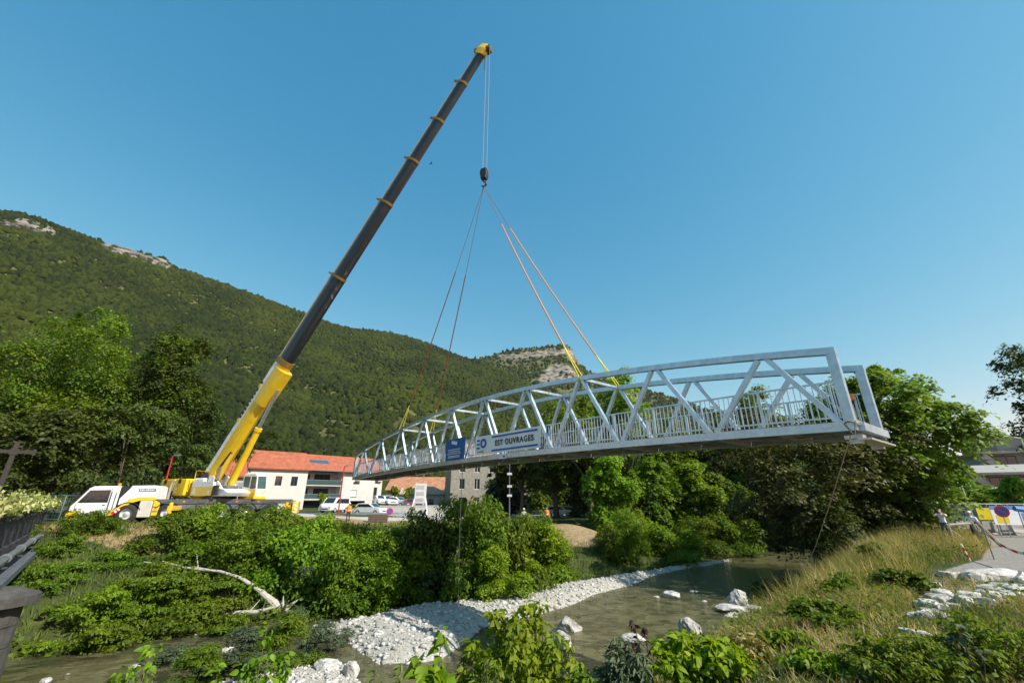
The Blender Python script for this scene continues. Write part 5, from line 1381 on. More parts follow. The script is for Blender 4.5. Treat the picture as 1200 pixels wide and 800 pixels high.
def tree(name, label, p, H, Rr, key, m, rg, n=9000, size=.3, base=.25, shape='round', lobes=14, group=None, cat='tree', tr=None, asp=.6, spread=.34, clump=26, barkm='bark', droop=0.0):
    k = (key[0] if isinstance(key, tuple) else key, round(base, 2))
    if k not in CACHE:
        hb = base
        me, lc = crown('crown', rg, 1.0, 1.0 * (1 - hb), n, size, lobes, shape, m, clump, spread, asp, droop) if False else (None, None)
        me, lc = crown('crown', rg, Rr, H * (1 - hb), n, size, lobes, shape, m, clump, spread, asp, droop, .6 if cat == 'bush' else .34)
        me.materials.append(M[m])
        v = np.empty(len(me.vertices) * 3, np.float32); me.vertices.foreach_get('co', v); v = v.reshape(-1, 3); v[:, 2] += H * hb; me.vertices.foreach_set('co', v.ravel()); me.update()
        lc = lc + np.array([0, 0, H * hb])
        st = stems(H * max(hb, .1) * 1.25, [q for q in lc], tr or H * .022, rg).mesh('trunk', M[barkm], True)
        CACHE[k] = (me, st, H, Rr)
    me, st, H0, R0 = CACHE[k]
    t = thing(name, label, cat, p, rg.uniform(0, 6.28), group)
    a = link('trunk' if cat == 'tree' else 'stem', st, t); b = link('crown' if cat == 'tree' else 'foliage', me, t)
    b.material_slots[0].link = 'OBJECT'; b.material_slots[0].material = M[m]
    t.scale = (Rr / R0, Rr / R0, H / H0)
    return t
def top_h(px, base, top_py):
    """height of something standing at base whose top shows at (px, top_py)"""
    return max(.3, (at_y(px, top_py, base.y).z - base.z) * 1.08)
def mpp(p): return (p.y * CT + (p.z - HC) * ST) / F        # metres per photo pixel there
rg = np.random.default_rng(11)

# ---- trees
def T(px, D, top, wpx, label, key, m, **k):
    b = at_y(px, 600, D); b.z = gz(b.x, b.y)
    H = top_h(px, b, top); Rr = wpx * mpp(b) / 2
    return tree('tree', label, b, H, Rr, key, m, rg, **k)
T(1056, 33.5, 430, 186, 'large bright green maple on the right bank beside the footbridge end', 'maple', 'leaf_maple', n=48000, size=.27, base=.06, shape='egg', lobes=34, asp=.85, spread=.24, clump=90)
t_ = tree('tree', 'olive brown flowering tree leaning over the river under the footbridge', Vector((20.5, 31.5, gz(20.5, 31.5))), 12.2, 5.6, 'olive', 'leaf_olive', rg, n=32000, size=.22, base=.10, shape='egg', lobes=34, spread=.26, clump=110)
t_ = tree('tree', 'dense dark tree in the shade between the maple and the river', Vector((26.0, 33.5, gz(26.0, 33.5))), 8.6, 4.4, 'darkr', 'leaf_dark', rg, n=14000, size=.26, base=.06, shape='egg', lobes=18, clump=80)
tree('tree', 'low dark tree trailing its branches over the water', Vector((19.3, 28.2, gz(19.3, 28.2))), 5.0, 2.6, 'darkr2', 'leaf_dark', rg, n=9000, size=.2, base=.1, shape='round', lobes=12, clump=60)
q = at_y(1312, 600, 36); tree('tree', 'tall dark leaved tree at the right edge over the road', Vector((q.x, q.y, 0)), 17.0, 4.1, 'edge', 'leaf_dark', rg, n=20000, size=.28, base=.32, lobes=20, spread=.24, clump=60)
for i, (px, D, top, w, key, m, l) in enumerate((
    (-60, 40, 380, 230, 'oakA', 'leaf_mid', 'broad oak at the left edge behind the wayside cross'),
    (25, 46, 374, 150, 'oakA', 'leaf_mid', 'tall oak behind the flower planters'),
    (95, 47, 378, 150, 'oakB', 'leaf_mid', 'tall oak standing behind the crane driver cab'),
    (160, 50, 398, 92, 'oakC', 'leaf_dark', 'dark topped oak behind the engine housing of the crane'),
    (55, 40, 480, 150, 'under', 'leaf_dark', 'dark low tree under the tall oaks by the cab'),  # low trees under the oaks: woodland shade put into the dark leaf colour
    (-20, 36, 490, 140, 'under', 'leaf_dark', 'dark low tree behind the wayside cross'),
    (130, 42, 475, 110, 'under', 'leaf_dark', 'dark low tree between cab and counterweight'),
    (190, 60, 455, 80, 'oakC', 'leaf_dark', 'dark tree before the half hidden orange roof'),
    (228, 66, 478, 75, 'con', 'leaf_conifer', 'dark conifer left of the boom foot'),
    (252, 72, 500, 70, 'under', 'leaf_dark', 'rounded dark tree behind the yellow boom foot'),
    (205, 52, 520, 70, 'under', 'leaf_dark', 'low dark tree behind the counterweight blocks'),
    (285, 110, 505, 60, 'oakC', 'leaf_dark', 'dark tree above the apartment roof beside the boom'))):
    T(px, D, top, w, l, key, m, n=30000 if key.startswith('oak') else 14000, size=.30 if key.startswith('oak') else .32, base=.16 if key.startswith('oak') else .03, shape='cone' if key == 'con' else 'egg', lobes=24, group='trees behind the crane', spread=.27, clump=100)
for i, (px, D, top, w, key, m, l) in enumerate((
    (588, 62, 516, 46, 'con2', 'leaf_conifer', 'dark spreading conifer in front of the stone house'),
    (612, 60, 500, 70, 'plA', 'leaf_dark', 'dark plane tree right of the grey lamp post'),
    (652, 62, 478, 80, 'plB', 'leaf_mid', 'plane tree behind the white banner'),
    (693, 56, 458, 84, 'plA', 'leaf_mid', 'tall plane tree above the footbridge handrail'),
    (738, 58, 450, 90, 'plB', 'leaf_bright', 'bright plane tree topping the row behind the footbridge'),
    (783, 60, 482, 80, 'plC', 'leaf_mid', 'plane tree near the end of the row by the river bend'),
    (826, 66, 492, 84, 'plA', 'leaf_mid', 'tall pale tree at the river bend'),
    (868, 62, 500, 90, 'plC', 'leaf_dark', 'dark tree where the river disappears'),
    (905, 75, 470, 110, 'plB', 'leaf_mid', 'high tree behind the olive tree'),
    (715, 50, 540, 70, 'under2', 'leaf_bright', 'bright low tree at the foot of the plane row'),
    (760, 52, 545, 76, 'under2', 'leaf_mid', 'green low tree on the far bank by the gravel'),
    (812, 55, 548, 80, 'under2', 'leaf_bright', 'light green low tree before the river bend'),
    (850, 54, 560, 70, 'under2', 'leaf_mid', 'leafy low tree at the water by the bend'),
    (895, 60, 525, 90, 'under2', 'leaf_mid', 'green low tree closing the view up the river'),
    (930, 54, 540, 80, 'under2', 'leaf_dark', 'dark low tree behind the olive tree trunk'),
    (870, 66, 560, 60, 'under2', 'leaf_bright', 'light low tree far up the river'),
    (600, 78, 545, 60, 'under2', 'leaf_dark', 'dark low tree right of the stone house'),
    (640, 76, 540, 60, 'under2', 'leaf_mid', 'green low tree behind the plane trunks'),
    (665, 84, 535, 70, 'under2', 'leaf_dark', 'dark tree behind the parked cars in shade'),
    (720, 80, 530, 80, 'under2', 'leaf_mid', 'green tree filling the gap between plane trunks'),
    (684, 62, 530, 60, 'under2', 'leaf_dark', 'dark low tree above the earth mound'))):
    T(px, D, top, w, l, (key, m), m, n=14000, size=.34, base=.02 if key == 'under2' else (.06 if key == 'con2' else .22), shape='cone' if key == 'con2' else 'egg', lobes=20, group='trees along the far bank', clump=80, spread=.29)
for px, D, top, w, l in ((376, 62, 572, 14, 'young yellowish street tree before the loggias'), (415, 60, 588, 14, 'young street tree right of the workman'), (461, 85, 563, 10, 'slim young tree before the low hall'), (476, 80, 564, 11, 'young tree beside the market porch'), (542, 66, 578, 14, 'young tree before the stone house'), (1160, 44, 560, 50, 'green garden tree below the modern building'), (1192, 40, 548, 40, 'tree before the slanting balconies'), (1130, 52, 545, 40, 'tree left of the modern building')):
    T(px, D, top, w, l, 'young' if w < 20 else 'gard', 'leaf_yellow' if px == 376 else 'leaf_bright', n=1600 if w < 20 else 4000, size=.3, base=.3, shape='egg', lobes=9, clump=40)

# ---- bushes standing on the ground seen at (px, base py)
bid = 0
def bush(px, by, top, w, label, key, m, D=None, n=5200, size=.17, group='shrubs on the river banks', shape='dome', **k):
    b = hit(px, by) if D is None else Vector((ray(px, 790)[0] / ray(px, 790)[1] * D, D, 0))
    b.z = gz(b.x, b.y) - .05
    H = top_h(px, b, top) * (.62 if key == 'low' else (1.03 if by < 661 and px < 460 else 1.12)); Rr = w * mpp(b) / 2 * 1.1
    return tree('bush', label, b, H * (.7 if key == 'brk' else 1), Rr, (key, m), m, rg, n=n, size=size, base=.0, shape=shape, lobes=k.pop('lobes', 13), group=group, cat='bush', tr=.045, barkm='twig', **k)
GL = 'shrubs on the far bank'
W_ = [ # px, base py, top py, width px, key, material, words
 (200, 640, 592, 62, 'ash', 'leaf_mid', 'green shrub below the crane engine housing'), (246, 646, 587, 72, 'ash', 'leaf_bright', 'ash shrub below the slewing frame'),
 (296, 650, 588, 74, 'ashB', 'leaf_mid', 'ash shrub below the operator cab'), (347, 650, 593, 70, 'ash', 'leaf_bright', 'ash shrub below the rear outrigger'),
 (392, 655, 606, 56, 'ashB', 'leaf_mid', 'shrub below the workman on the abutment'), (446, 660, 615, 52, 'ash', 'leaf_mid', 'shrub right of the pale abutment'),
 (285, 674, 612, 88, 'ashB', 'leaf_mid', 'broad shrub half way up the bank above the bare trunk'), (348, 682, 606, 92, 'ash', 'leaf_bright', 'broad bright shrub above the bare trunk roots'),
 (405, 690, 624, 90, 'ashB', 'leaf_bright', 'rounded shrub half way down the bank'), (458, 694, 625, 72, 'ash', 'leaf_mid', 'shrub beside the shaded thicket'),
 (352, 702, 655, 56, 'wil', 'leaf_willow', 'grey green willow beside the trunk roots'), (380, 718, 640, 80, 'ash', 'leaf_mid', 'leafy shrub at the top of the gravel'),
 (430, 714, 646, 78, 'ashB', 'leaf_bright', 'bright shrub at the edge of the gravel'), (474, 708, 655, 66, 'yel', 'leaf_yellow', 'yellowish shrub at the edge of the gravel'),
 (505, 696, 600, 90, 'ash', 'leaf_dark', 'dark shrub shaded by the footbridge'), (545, 700, 584, 96, 'ashB', 'leaf_mid', 'tall shrub behind the hanging guide rope'),  # first shrub: footbridge shade put into its dark leaf colour
 (590, 690, 588, 90, 'ash', 'leaf_mid', 'tall shrub in front of the conifer'), (626, 676, 602, 60, 'ashB', 'leaf_bright', 'leafy shrub under the banner'),
 (628, 686, 628, 84, 'yel', 'leaf_yellow', 'yellow green shrub on the far bank under the banner'), (652, 680, 640, 44, 'yel', 'leaf_bright', 'bright shrub left of the earth mound'),
 (588, 700, 650, 60, 'yel', 'leaf_yellow', 'low yellowish shrub by the gravel corner'), (716, 656, 612, 36, 'ash', 'leaf_mid', 'shrub right of the earth mound'),
 (736, 654, 596, 46, 'ashB', 'leaf_bright', 'upright shrub on the gravel edge below the planes'), (748, 650, 606, 28, 'yel', 'leaf_yellow', 'slim yellow shrub on the gravel edge'),
 (784, 652, 612, 62, 'ash', 'leaf_bright', 'arching shrub on the gravel edge'), (822, 648, 606, 58, 'ashB', 'leaf_mid', 'shrub at the end of the gravel bar'), (858, 645, 600, 56, 'ash', 'leaf_mid', 'shrub overhanging the far water'),
 (96, 628, 594, 44, 'ashB', 'leaf_mid', 'shrub at the end of the old bridge'), (120, 668, 634, 70, 'low', 'leaf_mid', 'low ivy mound below the pipes'),
 (70, 690, 640, 60, 'low', 'leaf_mid', 'ivy mound against the old bridge abutment'), (95, 720, 668, 80, 'low', 'leaf_bright', 'ivy mound near the bridge pier'),
 (150, 724, 672, 84, 'low', 'leaf_bright', 'bright climbing mound in the middle of the left slope'), (205, 738, 686, 96, 'low', 'leaf_mid', 'mound of creepers above the water'),
 (262, 738, 684, 80, 'low', 'leaf_mid', 'mound of creepers under the bare trunk'), (85, 765, 716, 76, 'low', 'leaf_bright', 'ivy mound at the dark water edge'), (140, 752, 700, 84, 'low', 'leaf_mid', 'mound of creepers at the water edge'),
 (180, 690, 644, 80, 'low', 'leaf_mid', 'mound of creepers on the upper slope'), (232, 690, 650, 84, 'low', 'leaf_mid', 'mound of creepers beside the bare trunk tip'),
 (122, 626, 600, 34, 'ash', 'leaf_mid', 'small shrub before the crane front wheel'), (60, 650, 612, 44, 'low', 'leaf_mid', 'ivy on the end of the old bridge'),
 (250, 800, 764, 80, 'wil', 'leaf_mid', 'low green willow at the near end of the islet'), (215, 790, 762, 60, 'wil', 'leaf_willow', 'low grey willow in the shallows'),
 (330, 776, 728, 84, 'wil', 'leaf_mid', 'green willow on the stony islet'), (385, 772, 736, 66, 'wil', 'leaf_willow', 'grey willow on the stony islet'), (285, 796, 752, 90, 'wil', 'leaf_willow', 'wispy grey willow at the islet tip'), (345, 740, 716, 44, 'wil', 'leaf_willow', 'small willow at the root of the fallen trunk')]
for px, by, top, w, key, m, l in W_:
    bush(px, by, top, w, l, key, m, n={'low': 6000, 'wil': 8000}.get(key, 10000), size={'low': .13, 'wil': .18}.get(key, .16), group=GL, asp=.22 if key == 'wil' else .55, spread=.34, clump=70)
# right bank shrubs
for px, by, top, w, key, m, l in ((985, 700, 660, 40, 'brk', 'leaf_mid', 'dark bramble clump on the dry slope'), (1035, 660, 625, 44, 'brk', 'leaf_mid', 'bramble clump near the man taking a picture'), (975, 735, 690, 60, 'brk', 'leaf_mid', 'bramble tangle in the middle of the dry slope'), (1060, 690, 655, 50, 'brk', 'leaf_mid', 'bramble clump beside the broken wall'), (905, 700, 668, 40, 'brk', 'leaf_dark', 'dark bramble where the slope meets the water')):
    bush(px, by, top, w, l, key, m, n=3000, size=.11, group='brambles on the dry slope')

# ------------------------------------------------------------------ planters on the old bridge
fl_cache = []
for v_ in range(3):
    n = 900
    p = rg.normal(0, 1, (n, 3)) * np.array([.26, .20, .15]); p[:, 2] = np.abs(p[:, 2]) + .02
    v, f = leaves_at(p, rg.normal(0, 1, (n, 3)) + np.array([0, 0, .8]), .10, rg, .8)
    tn = np.where(rg.random(n) < .45, rg.uniform(.6, 1, n), rg.uniform(0, .3, n))
    me = mesh_np('foliage', v, f, np.repeat(tn, 4)); me.materials.append(M['leaf_flower'])
    fl_cache.append(me)
pl_mesh = MB().loft([[(-.48, -.17, 0), (.48, -.17, 0), (.48, .17, 0), (-.48, .17, 0)], [(-.5, -.2, .28), (.5, -.2, .28), (.5, .2, .28), (-.5, .2, .28)]]).mesh('trough', M['concrete_dark'])
ptl = MB().lathe([(0, .0), (.05, .01), (.075, .035), (.0, .03)], (0, 0, 0), 'z', 7)
petal = {c: ptl.mesh('blossom', M[c]) for c in ('sign_yellow', 'orange', 'banner_white')}
for k in range(14):
    s = 11.5 + k * 2.55 * .95
    P = OA + od * s
    pl = thing('flower_planter', 'grey trough of pale yellow flowers on the old bridge parapet', 'planter', (P.x + .03, P.y + .03, 1.525), orz, 'flower planters along the parapet')
    link('trough', pl_mesh, pl); a = link('foliage', fl_cache[k % 3], pl); a.location = (0, 0, .28); a.scale = (1.9, 1.3, 1.6)
    for i in range(7):
        b = link('blossom', petal[random.Random(k * 9 + i).choice(('sign_yellow', 'sign_yellow', 'orange', 'banner_white'))], pl)
        b.location = (rg.uniform(-.6, .6), rg.uniform(-.3, .1), rg.uniform(.45, .75)); b.scale = (1.4, 1.4, 1.4)
# wayside cross
q = at_y(-8, 590, 27.0)
cr = thing('wayside_cross', 'weathered dark wayside cross with flared arms behind the flower planters', 'cross', (q.x, q.y, gz(q.x, q.y)), R(38))
H_ = at_y(18, 517, 27.0).z - gz(q.x, q.y); zc_ = at_y(14, 529, 27.0).z - gz(q.x, q.y)
def arm(a, b, w0, w1):
    a, b = Vector(a), Vector(b); d = (b - a).normalized(); n = Vector((0, 1, 0)).cross(d) 
    def ring(p, w): return [p + n * w + Vector((0, .07, 0)), p - n * w + Vector((0, .07, 0)), p - n * w - Vector((0, .07, 0)), p + n * w - Vector((0, .07, 0))]
    return MB().loft([ring(a, w0), ring(a + (b - a) * .75, w0), ring(a + (b - a) * .88, w1), ring(b, w1 * .7)])
arm((0, 0, zc_ + .19), (0, 0, H_), .11, .22).build('upper_arm', M['iron'], cr)
for s in (-1, 1): arm((s * .19, 0, zc_), (s * .95, 0, zc_), .11, .22).build('side_arm', M['iron'], cr)
MB().box(-.188, .188, -.09, .09, zc_ - .188, zc_ + .188).build('centre', M['iron'], cr)
MB().loft([[(-.13, -.08, 1.0), (.13, -.08, 1.0), (.13, .08, 1.0), (-.13, .08, 1.0)], [(-.11, -.07, zc_ - .19), (.11, -.07, zc_ - .19), (.11, .07, zc_ - .19), (-.11, .07, zc_ - .19)]]).build('shaft', M['iron'], cr)
MB().box(-.5, .5, -.4, .4, -.3, .8, .04).box(-.35, .35, -.3, .3, .802, 1.0, .03).build('plinth', M['boulder'], cr)
# wire fence near the cab
q = at_y(46, 597, 34)
fn = thing('site_fence', 'thin wire mesh fence between the old bridge end and the crane cab', 'fence', (q.x, q.y, gz(q.x, q.y)), R(8))
for k in range(4): MB().tube([(k * 1.5, 0, 0), (k * 1.5, 0, 2.0)], .03, 6).build('post', M['galv'], fn)
for z in (1.98, .3): MB().tube([(0, 0, z), (4.5, 0, z)], .025, 6).build('rail', M['galv'], fn)
mb = MB()
for k in range(23): mb.bar((.2 * k, 0, .3), (.2 * k, 0, 1.98), .008, .008)
for k in range(8): mb.bar((0, .008, .4 + k * .2), (4.5, .008, .4 + k * .2), .008, .008)
tag(mb.build('mesh', M['galv'], fn), kind='stuff')

# ------------------------------------------------------------------ rocks
def rock_mesh(seed, sx, sy, sz, m='limestone', sub=3, flat=.25):
    r = np.random.default_rng(seed); V, Fa = (IV4, IF4) if sub == 3 else (IV2, IF2)
    v = V.copy()
    for _ in range(14):
        d = r.normal(0, 1, 3); d /= np.linalg.norm(d); h = r.uniform(.55, .9); e = v @ d - h
        v -= np.maximum(e, 0)[:, None] * d * .92
    a_, b_ = V[:, 0] * 3 + V[:, 2] * 2, V[:, 1] * 3 - V[:, 2]
    v *= 1 + ((vnoise(a_, b_, .5, seed % 50) - .5) * .16 + (vnoise(a_, b_, .2, seed % 40) - .5) * .08)[:, None]
    v = v * np.array([sx, sy, sz]) ; v[:, 2] += sz * (1 - flat) * .55
    me = mesh_np('rock', v, Fa, smooth=True); me.materials.append(M[m])
    try: me.set_sharp_from_angle(angle=R(28))
    except Exception: pass
    return me
def rock(px, py, wpx, hpx, label, seed, m='limestone', deep=.8, name='boulder', group=None, rz=None):
    x, y = at_z(px, py, WZ); b = Vector((x, y, max(gz(x, y), WZ - .12))); k = mpp(b)
    o = link(name, rock_mesh(seed, wpx * k / 2, wpx * k / 2 * deep, hpx * k / 2 * 1.25, m)); o.location = b; o.rotation_euler = (0, 0, rng.uniform(-.3, .3) if rz is None else rz)
    return tag(o, label, 'rock', group)
GR = 'rocks standing in the river'
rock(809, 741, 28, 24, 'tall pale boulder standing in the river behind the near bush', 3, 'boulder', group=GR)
rock(741, 750, 34, 14, 'long low white boulder lying in the open water', 4, group=GR, deep=.55)
rock(786, 699, 24, 10, 'white flat topped rock in the middle of the river', 5, group=GR)
rock(867, 711, 26, 21, 'dark grey boulder on the small shoal beside tree shade', 6, 'boulder', group=GR)
rock(853, 716, 34, 6, 'flat pale slab in front of the dark boulder', 7, group=GR)
rock(885, 717, 16, 6, 'small white rock right of the dark boulder', 8, group=GR)
rock(857, 722, 18, 6, 'low white rock nearest the shoal edge', 9, group=GR)
rock(769, 699, 9, 4, 'little white stone left of the flat topped rock', 10, group=GR)
rock(811, 692, 14, 4, 'thin white stone just breaking the water', 11, group=GR)
rock(826, 704, 8, 4, 'small stone between flat topped rock and shoal', 12, group=GR)
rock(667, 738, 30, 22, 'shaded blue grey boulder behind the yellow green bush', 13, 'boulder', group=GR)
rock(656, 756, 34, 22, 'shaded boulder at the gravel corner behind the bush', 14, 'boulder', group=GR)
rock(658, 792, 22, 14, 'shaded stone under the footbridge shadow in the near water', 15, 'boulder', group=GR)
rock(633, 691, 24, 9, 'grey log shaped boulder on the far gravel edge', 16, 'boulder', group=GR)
rock(410, 798, 24, 18, 'white angular boulder at the islet end', 17, group=GR)
rock(380, 797, 30, 12, 'long white stone on the islet', 18, group=GR)
for i, (px, py, w, h) in enumerate(((174, 748, 12, 5), (205, 752, 10, 4), (218, 753, 10, 4), (238, 762, 8, 5), (247, 741, 14, 6), (231, 742, 12, 6), (266, 762, 22, 8), (215, 761, 14, 5), (160, 780, 20, 8), (185, 776, 16, 6), (55, 797, 22, 8), (80, 789, 12, 5), (277, 750, 9, 4), (173, 763, 8, 4), (197, 763, 7, 4), (272, 735, 9, 5))):
    rock(px, py, w, h, 'white stone in the shallows below the creeper slope', 40 + i, group='stones in the left shallows')
for i, (px, py, w, h) in enumerate(((711, 706, 6, 3), (727, 699, 7, 3), (760, 712, 8, 3), (779, 711, 7, 3), (680, 720, 6, 3), (757, 727, 8, 3), (826, 716, 8, 3), (748, 693, 6, 3), (816, 687, 8, 3), (833, 678, 6, 2))):
    rock(px, py, w, h, 'small pale stone just above the river surface', 70 + i, group='small stones in the open river')
# gravel: thousands of cobbles
def cobbles(n, poly, smin, smax, seed):
    r = np.random.default_rng(seed); P = np.array(poly); lo, hi = P.min(0) - .8, P.max(0) + .8
    q = r.uniform(lo, hi, (n, 2)); q = q[inpoly(q[:, 0], q[:, 1], poly) > -.6 + 1.6 * (r.random(n) - .5)]
    z, g = land(q[:, 0], q[:, 1]); k = (g > .3) & (z > WZ - .22); q, z = q[k], z[k]; m = len(q)
    s = smin * (smax / smin) ** (r.random(m) ** 2.2)
    sc = s[:, None] * r.uniform(.6, 1.3, (m, 3)) * np.array([1, 1, .62])
    V = IV1[None] * (1 + r.uniform(-.3, .3, (m, 12, 1))) * sc[:, None]
    a = r.uniform(0, 6.28, m); c, si = np.cos(a)[:, None], np.sin(a)[:, None]
    V = np.stack([V[..., 0] * c - V[..., 1] * si, V[..., 0] * si + V[..., 1] * c, V[..., 2]], -1)
    V += np.concatenate([q, (z + s * .12)[:, None]], 1)[:, None]
    Fc = (IF1[None] + (np.arange(m) * 12)[:, None, None]).reshape(-1, 3)
    return V.reshape(-1, 3), Fc, np.repeat(np.clip(r.normal(.50, .3, m), 0, 1), 12)
for nm, poly, n, a, b, lb in (('gravel', BAR, 36000, .03, .15, 'white river cobbles heaped on the gravel bar'), ('gravel', ISLET, 6000, .03, .11, 'white cobbles on the near islet'), ('gravel', SPIT, 4500, .035, .16, 'pale cobbles at the foot of the dry slope')):
    v, f, t = cobbles(n, poly, a, b, 5); tag(link(nm, mesh_np(nm, v, f, t), None, M['gravel_stone']), lb, 'gravel', kind='stuff')

# bare fallen trunk with root plate
a0, a1 = hit(330, 722), hit(166, 668)
tk = thing('fallen_trunk', 'bleached bare fallen tree trunk lying on the creeper slope', 'trunk', a0)
mid = [(0, .1), (.06, .4), (.18, .75), (.3, .85), (.45, .75), (.6, .62), (.8, .5), (1.0, .42)]
pts = []
for t, h in mid:
    p = a0.lerp(a1, t); pts.append(Vector((p.x, p.y, max(gz(p.x, p.y) + h * .9, p.z + h * .5))) - a0)
MB().tube(pts, [.25, .20, .12, .09, .075, .065, .05, .03], 10).build('bole', M['bark_pale'], tk, True)
for i in range(9):
    a = i * .7; e = Vector((math.cos(a) * .55 + .45, math.sin(a) * .5 - .2, .15 + .7 * abs(math.sin(a * 1.7))))
    MB().tube([(0, 0, .1), e * .5 + Vector((0, 0, .12)), e], [.13, .06, .015], 6).build('root', M['bark_pale'], tk, True)
for t, d in ((.35, (-.4, -.9, .3)), (.5, (-.5, .4, .6)), (.66, (-.7, -.4, .3))):
    b = pts[4].lerp(pts[7], (t - .3) * 1.4); MB().tube([b, b + Vector(d) * .6, b + Vector(d) * 1.1], [.05, .03, .01], 5).build('branch', M['bark_pale'], tk)
b0 = hit(255, 728)
dw = thing('driftwood', 'smaller bleached log at the water below the fallen trunk', 'log', b0)
MB().tube([(-.2, 0, .12), (.8, .15, .2), (1.7, .1, .25), (2.4, .3, .4)], [.09, .10, .09, .05], 8).build('log', M['bark_pale'], dw, True)
for d in ((.6, -.3, .6), (1.3, .4, .7), (1.9, -.2, .8)): MB().tube([(d[0], .12, .2), (d[0] + .3, d[1], d[2])], [.04, .012], 5).build('branch', M['bark_pale'], dw)

# ------------------------------------------------------------------ broken stone wall on the right bank (bridge seat)
w0 = at_z(1100, 690, .0); 
sw_ = thing('stone_wall', 'broken white limestone wall forming the bridge seat on the right bank', 'wall', (w0[0], w0[1], -.9), 0)
def stone(px, py, z, wpx, h, dp, seed, rz=0.0, m='limestone'):
    r0_ = random.Random(seed); g_ = hit(px, py); x, y, z = g_.x, g_.y, g_.z + h * r0_.uniform(-.12, .25); k = mpp(Vector((x, y, z))); r = np.random.default_rng(seed)
    me = rock_mesh(seed, 1, 1, 1, m, 3)
    v = np.empty(len(me.vertices) * 3, np.float32); me.vertices.foreach_get('co', v); v = v.reshape(-1, 3)
    v -= v.mean(0); v /= np.abs(v).max(0); c = np.sign(v) * np.abs(v) ** .55
    c *= np.array([wpx * k / 2, dp / 2, h / 2]); me.vertices.foreach_set('co', c.ravel()); me.update()
    o = link('stone', me, sw_); o.location = Vector((x, y, z)) - Vector((w0[0], w0[1], -.9)); o.rotation_euler = (r.uniform(-.06, .06), r.uniform(-.05, .05), rz)
stone(1116, 676, .28, 34, .34, .6, 1, .1); stone(1165, 680, .25, 70, .42, .75, 2, -.05)
stone(1198, 683, .22, 30, .4, .7, 31, -.05)
rs = random.Random(5); sid = 100
RUB = [(1095, 684), (1200, 690), (1200, 702), (1130, 712), (1100, 732), (1068, 746), (1072, 722), (1084, 700)]
for _ in range(400):
    x, y = rs.uniform(1066, 1200), rs.uniform(684, 746)
    if inpoly(np.array([x]), np.array([y]), RUB)[0] < 1: continue
    sid += 1; w = rs.uniform(9, 30); stone(x, y, 0, w, rs.uniform(.14, .30), rs.uniform(.3, .7), sid, rs.uniform(-.8, .8), rs.choice(('limestone', 'limestone', 'boulder')))
    if sid > 130: break
rd2 = [at_z(*p, .05) for p in [(1152, 617), (1210, 603), (1500, 598), (1700, 640), (1240, 632)]]
mb = MB(); mb.loft([[(x, y, -.3) for x, y in rd2], [(x, y, .04) for x, y in rd2]]); tag(mb.build('road', M['asphalt']), kind='structure')

# rough timber fence, tape, striped stake, site barriers
f0 = at_z(1119, 640, .05)
wf_ = thing('timber_fence', 'rough grey timber fence beside the man in the white shirt', 'fence', (f0[0], f0[1], gz(*f0)), R(18))
def wloc(px, py, D): return at_y(px, py, D) - wf_.location
MB().tube([(0, 0, -.1), (.05, 0, 1.15)], .07, 7).build('post', M['wood_grey'], wf_)
MB().tube([(2.3, -.1, -.1), (1.75, -.1, 1.2)], .09, 7).build('post', M['wood_grey'], wf_); MB().tube([(2.75, -.6, -.1), (1.95, -.2, 1.25)], .09, 7).build('post', M['wood_grey'], wf_)
MB().tube([(-.1, .02, 1.05), (2.1, -.12, 1.12)], .06, 7).build('rail', M['wood_grey'], wf_); MB().tube([(-.1, .02, .95), (.9, -.02, .35)], .04, 7).build('rail', M['wood_grey'], wf_)
s0 = at_z(1137, 656, .05)
sk = thing('striped_stake', 'short red and white striped stake in the dry grass', 'stake', (s0[0], s0[1], gz(*s0)), 0); sk.rotation_euler = (0, R(-14), 0)
for k in range(5): MB().lathe([(0, k * .13), (.028, k * .13), (.028, k * .13 + .128), (0, k * .13 + .128)], (0, 0, 0), 'z', 8).build('band', M['signal_red' if k % 2 else 'white_paint'], sk)
t0, t1 = at_z(1155, 627, .9), at_z(1230, 650, .8)
tp = thing('barrier_tape', 'red and white barrier tape sagging across the track', 'tape', (t0[0], t0[1], 0), 0)
A_, B_ = Vector((0, 0, 1.0)), Vector((t1[0] - t0[0], t1[1] - t0[1], .9)); nseg = 22
for k in range(nseg):
    p, q = A_.lerp(B_, k / nseg), A_.lerp(B_, (k + .995) / nseg); s1, s2 = -.35 * math.sin(math.pi * k / nseg), -.35 * math.sin(math.pi * (k + 1) / nseg)
    MB().bar(p + Vector((0, 0, s1)), q + Vector((0, 0, s2)), .006, .09).build('band', M['signal_red' if (k // 2) % 2 else 'white_paint'], tp)
MB().tube([A_ + Vector((0, 0, -1.0)), A_ + Vector((0, 0, .15))], .025, 6).build('stake', M['wood_grey'], tp); MB().tube([B_ + Vector((0, 0, -.95)), B_ + Vector((0, 0, .15))], .025, 6).build('stake', M['wood_grey'], tp)
b0 = at_z(1124, 625, .1)
def fence_panel(px, D, rz, label, L=3.4, H=2.0):
    q = at_y(px, 610, D); s = thing('site_fence', label, 'fence', (q.x, q.y, gz(q.x, q.y)), rz, 'wire site fence panels on the right bank')
    for x in (0, L): MB().tube([(x, 0, 0), (x, 0, H)], .022, 6).build('post', M['galv'], s)
    for z in (.15, H): MB().tube([(0, 0, z), (L, 0, z)], .02, 6).build('rail', M['galv_dark'], s)
    mb = MB()
    for k in range(1, 30): mb.bar((L * k / 30, 0, .15), (L * k / 30, 0, H), .006, .006)
    for k in range(1, 9): mb.bar((0, .007, .15 + k * .2), (L, .007, .15 + k * .2), .006, .006)
    tag(mb.build('mesh', M['galv'], s), kind='stuff')
    for x in (0, L): MB().box(x - .3, x + .3, -.12, .12, 0, .12, .02).build('foot', M['concrete'], s)
    return s
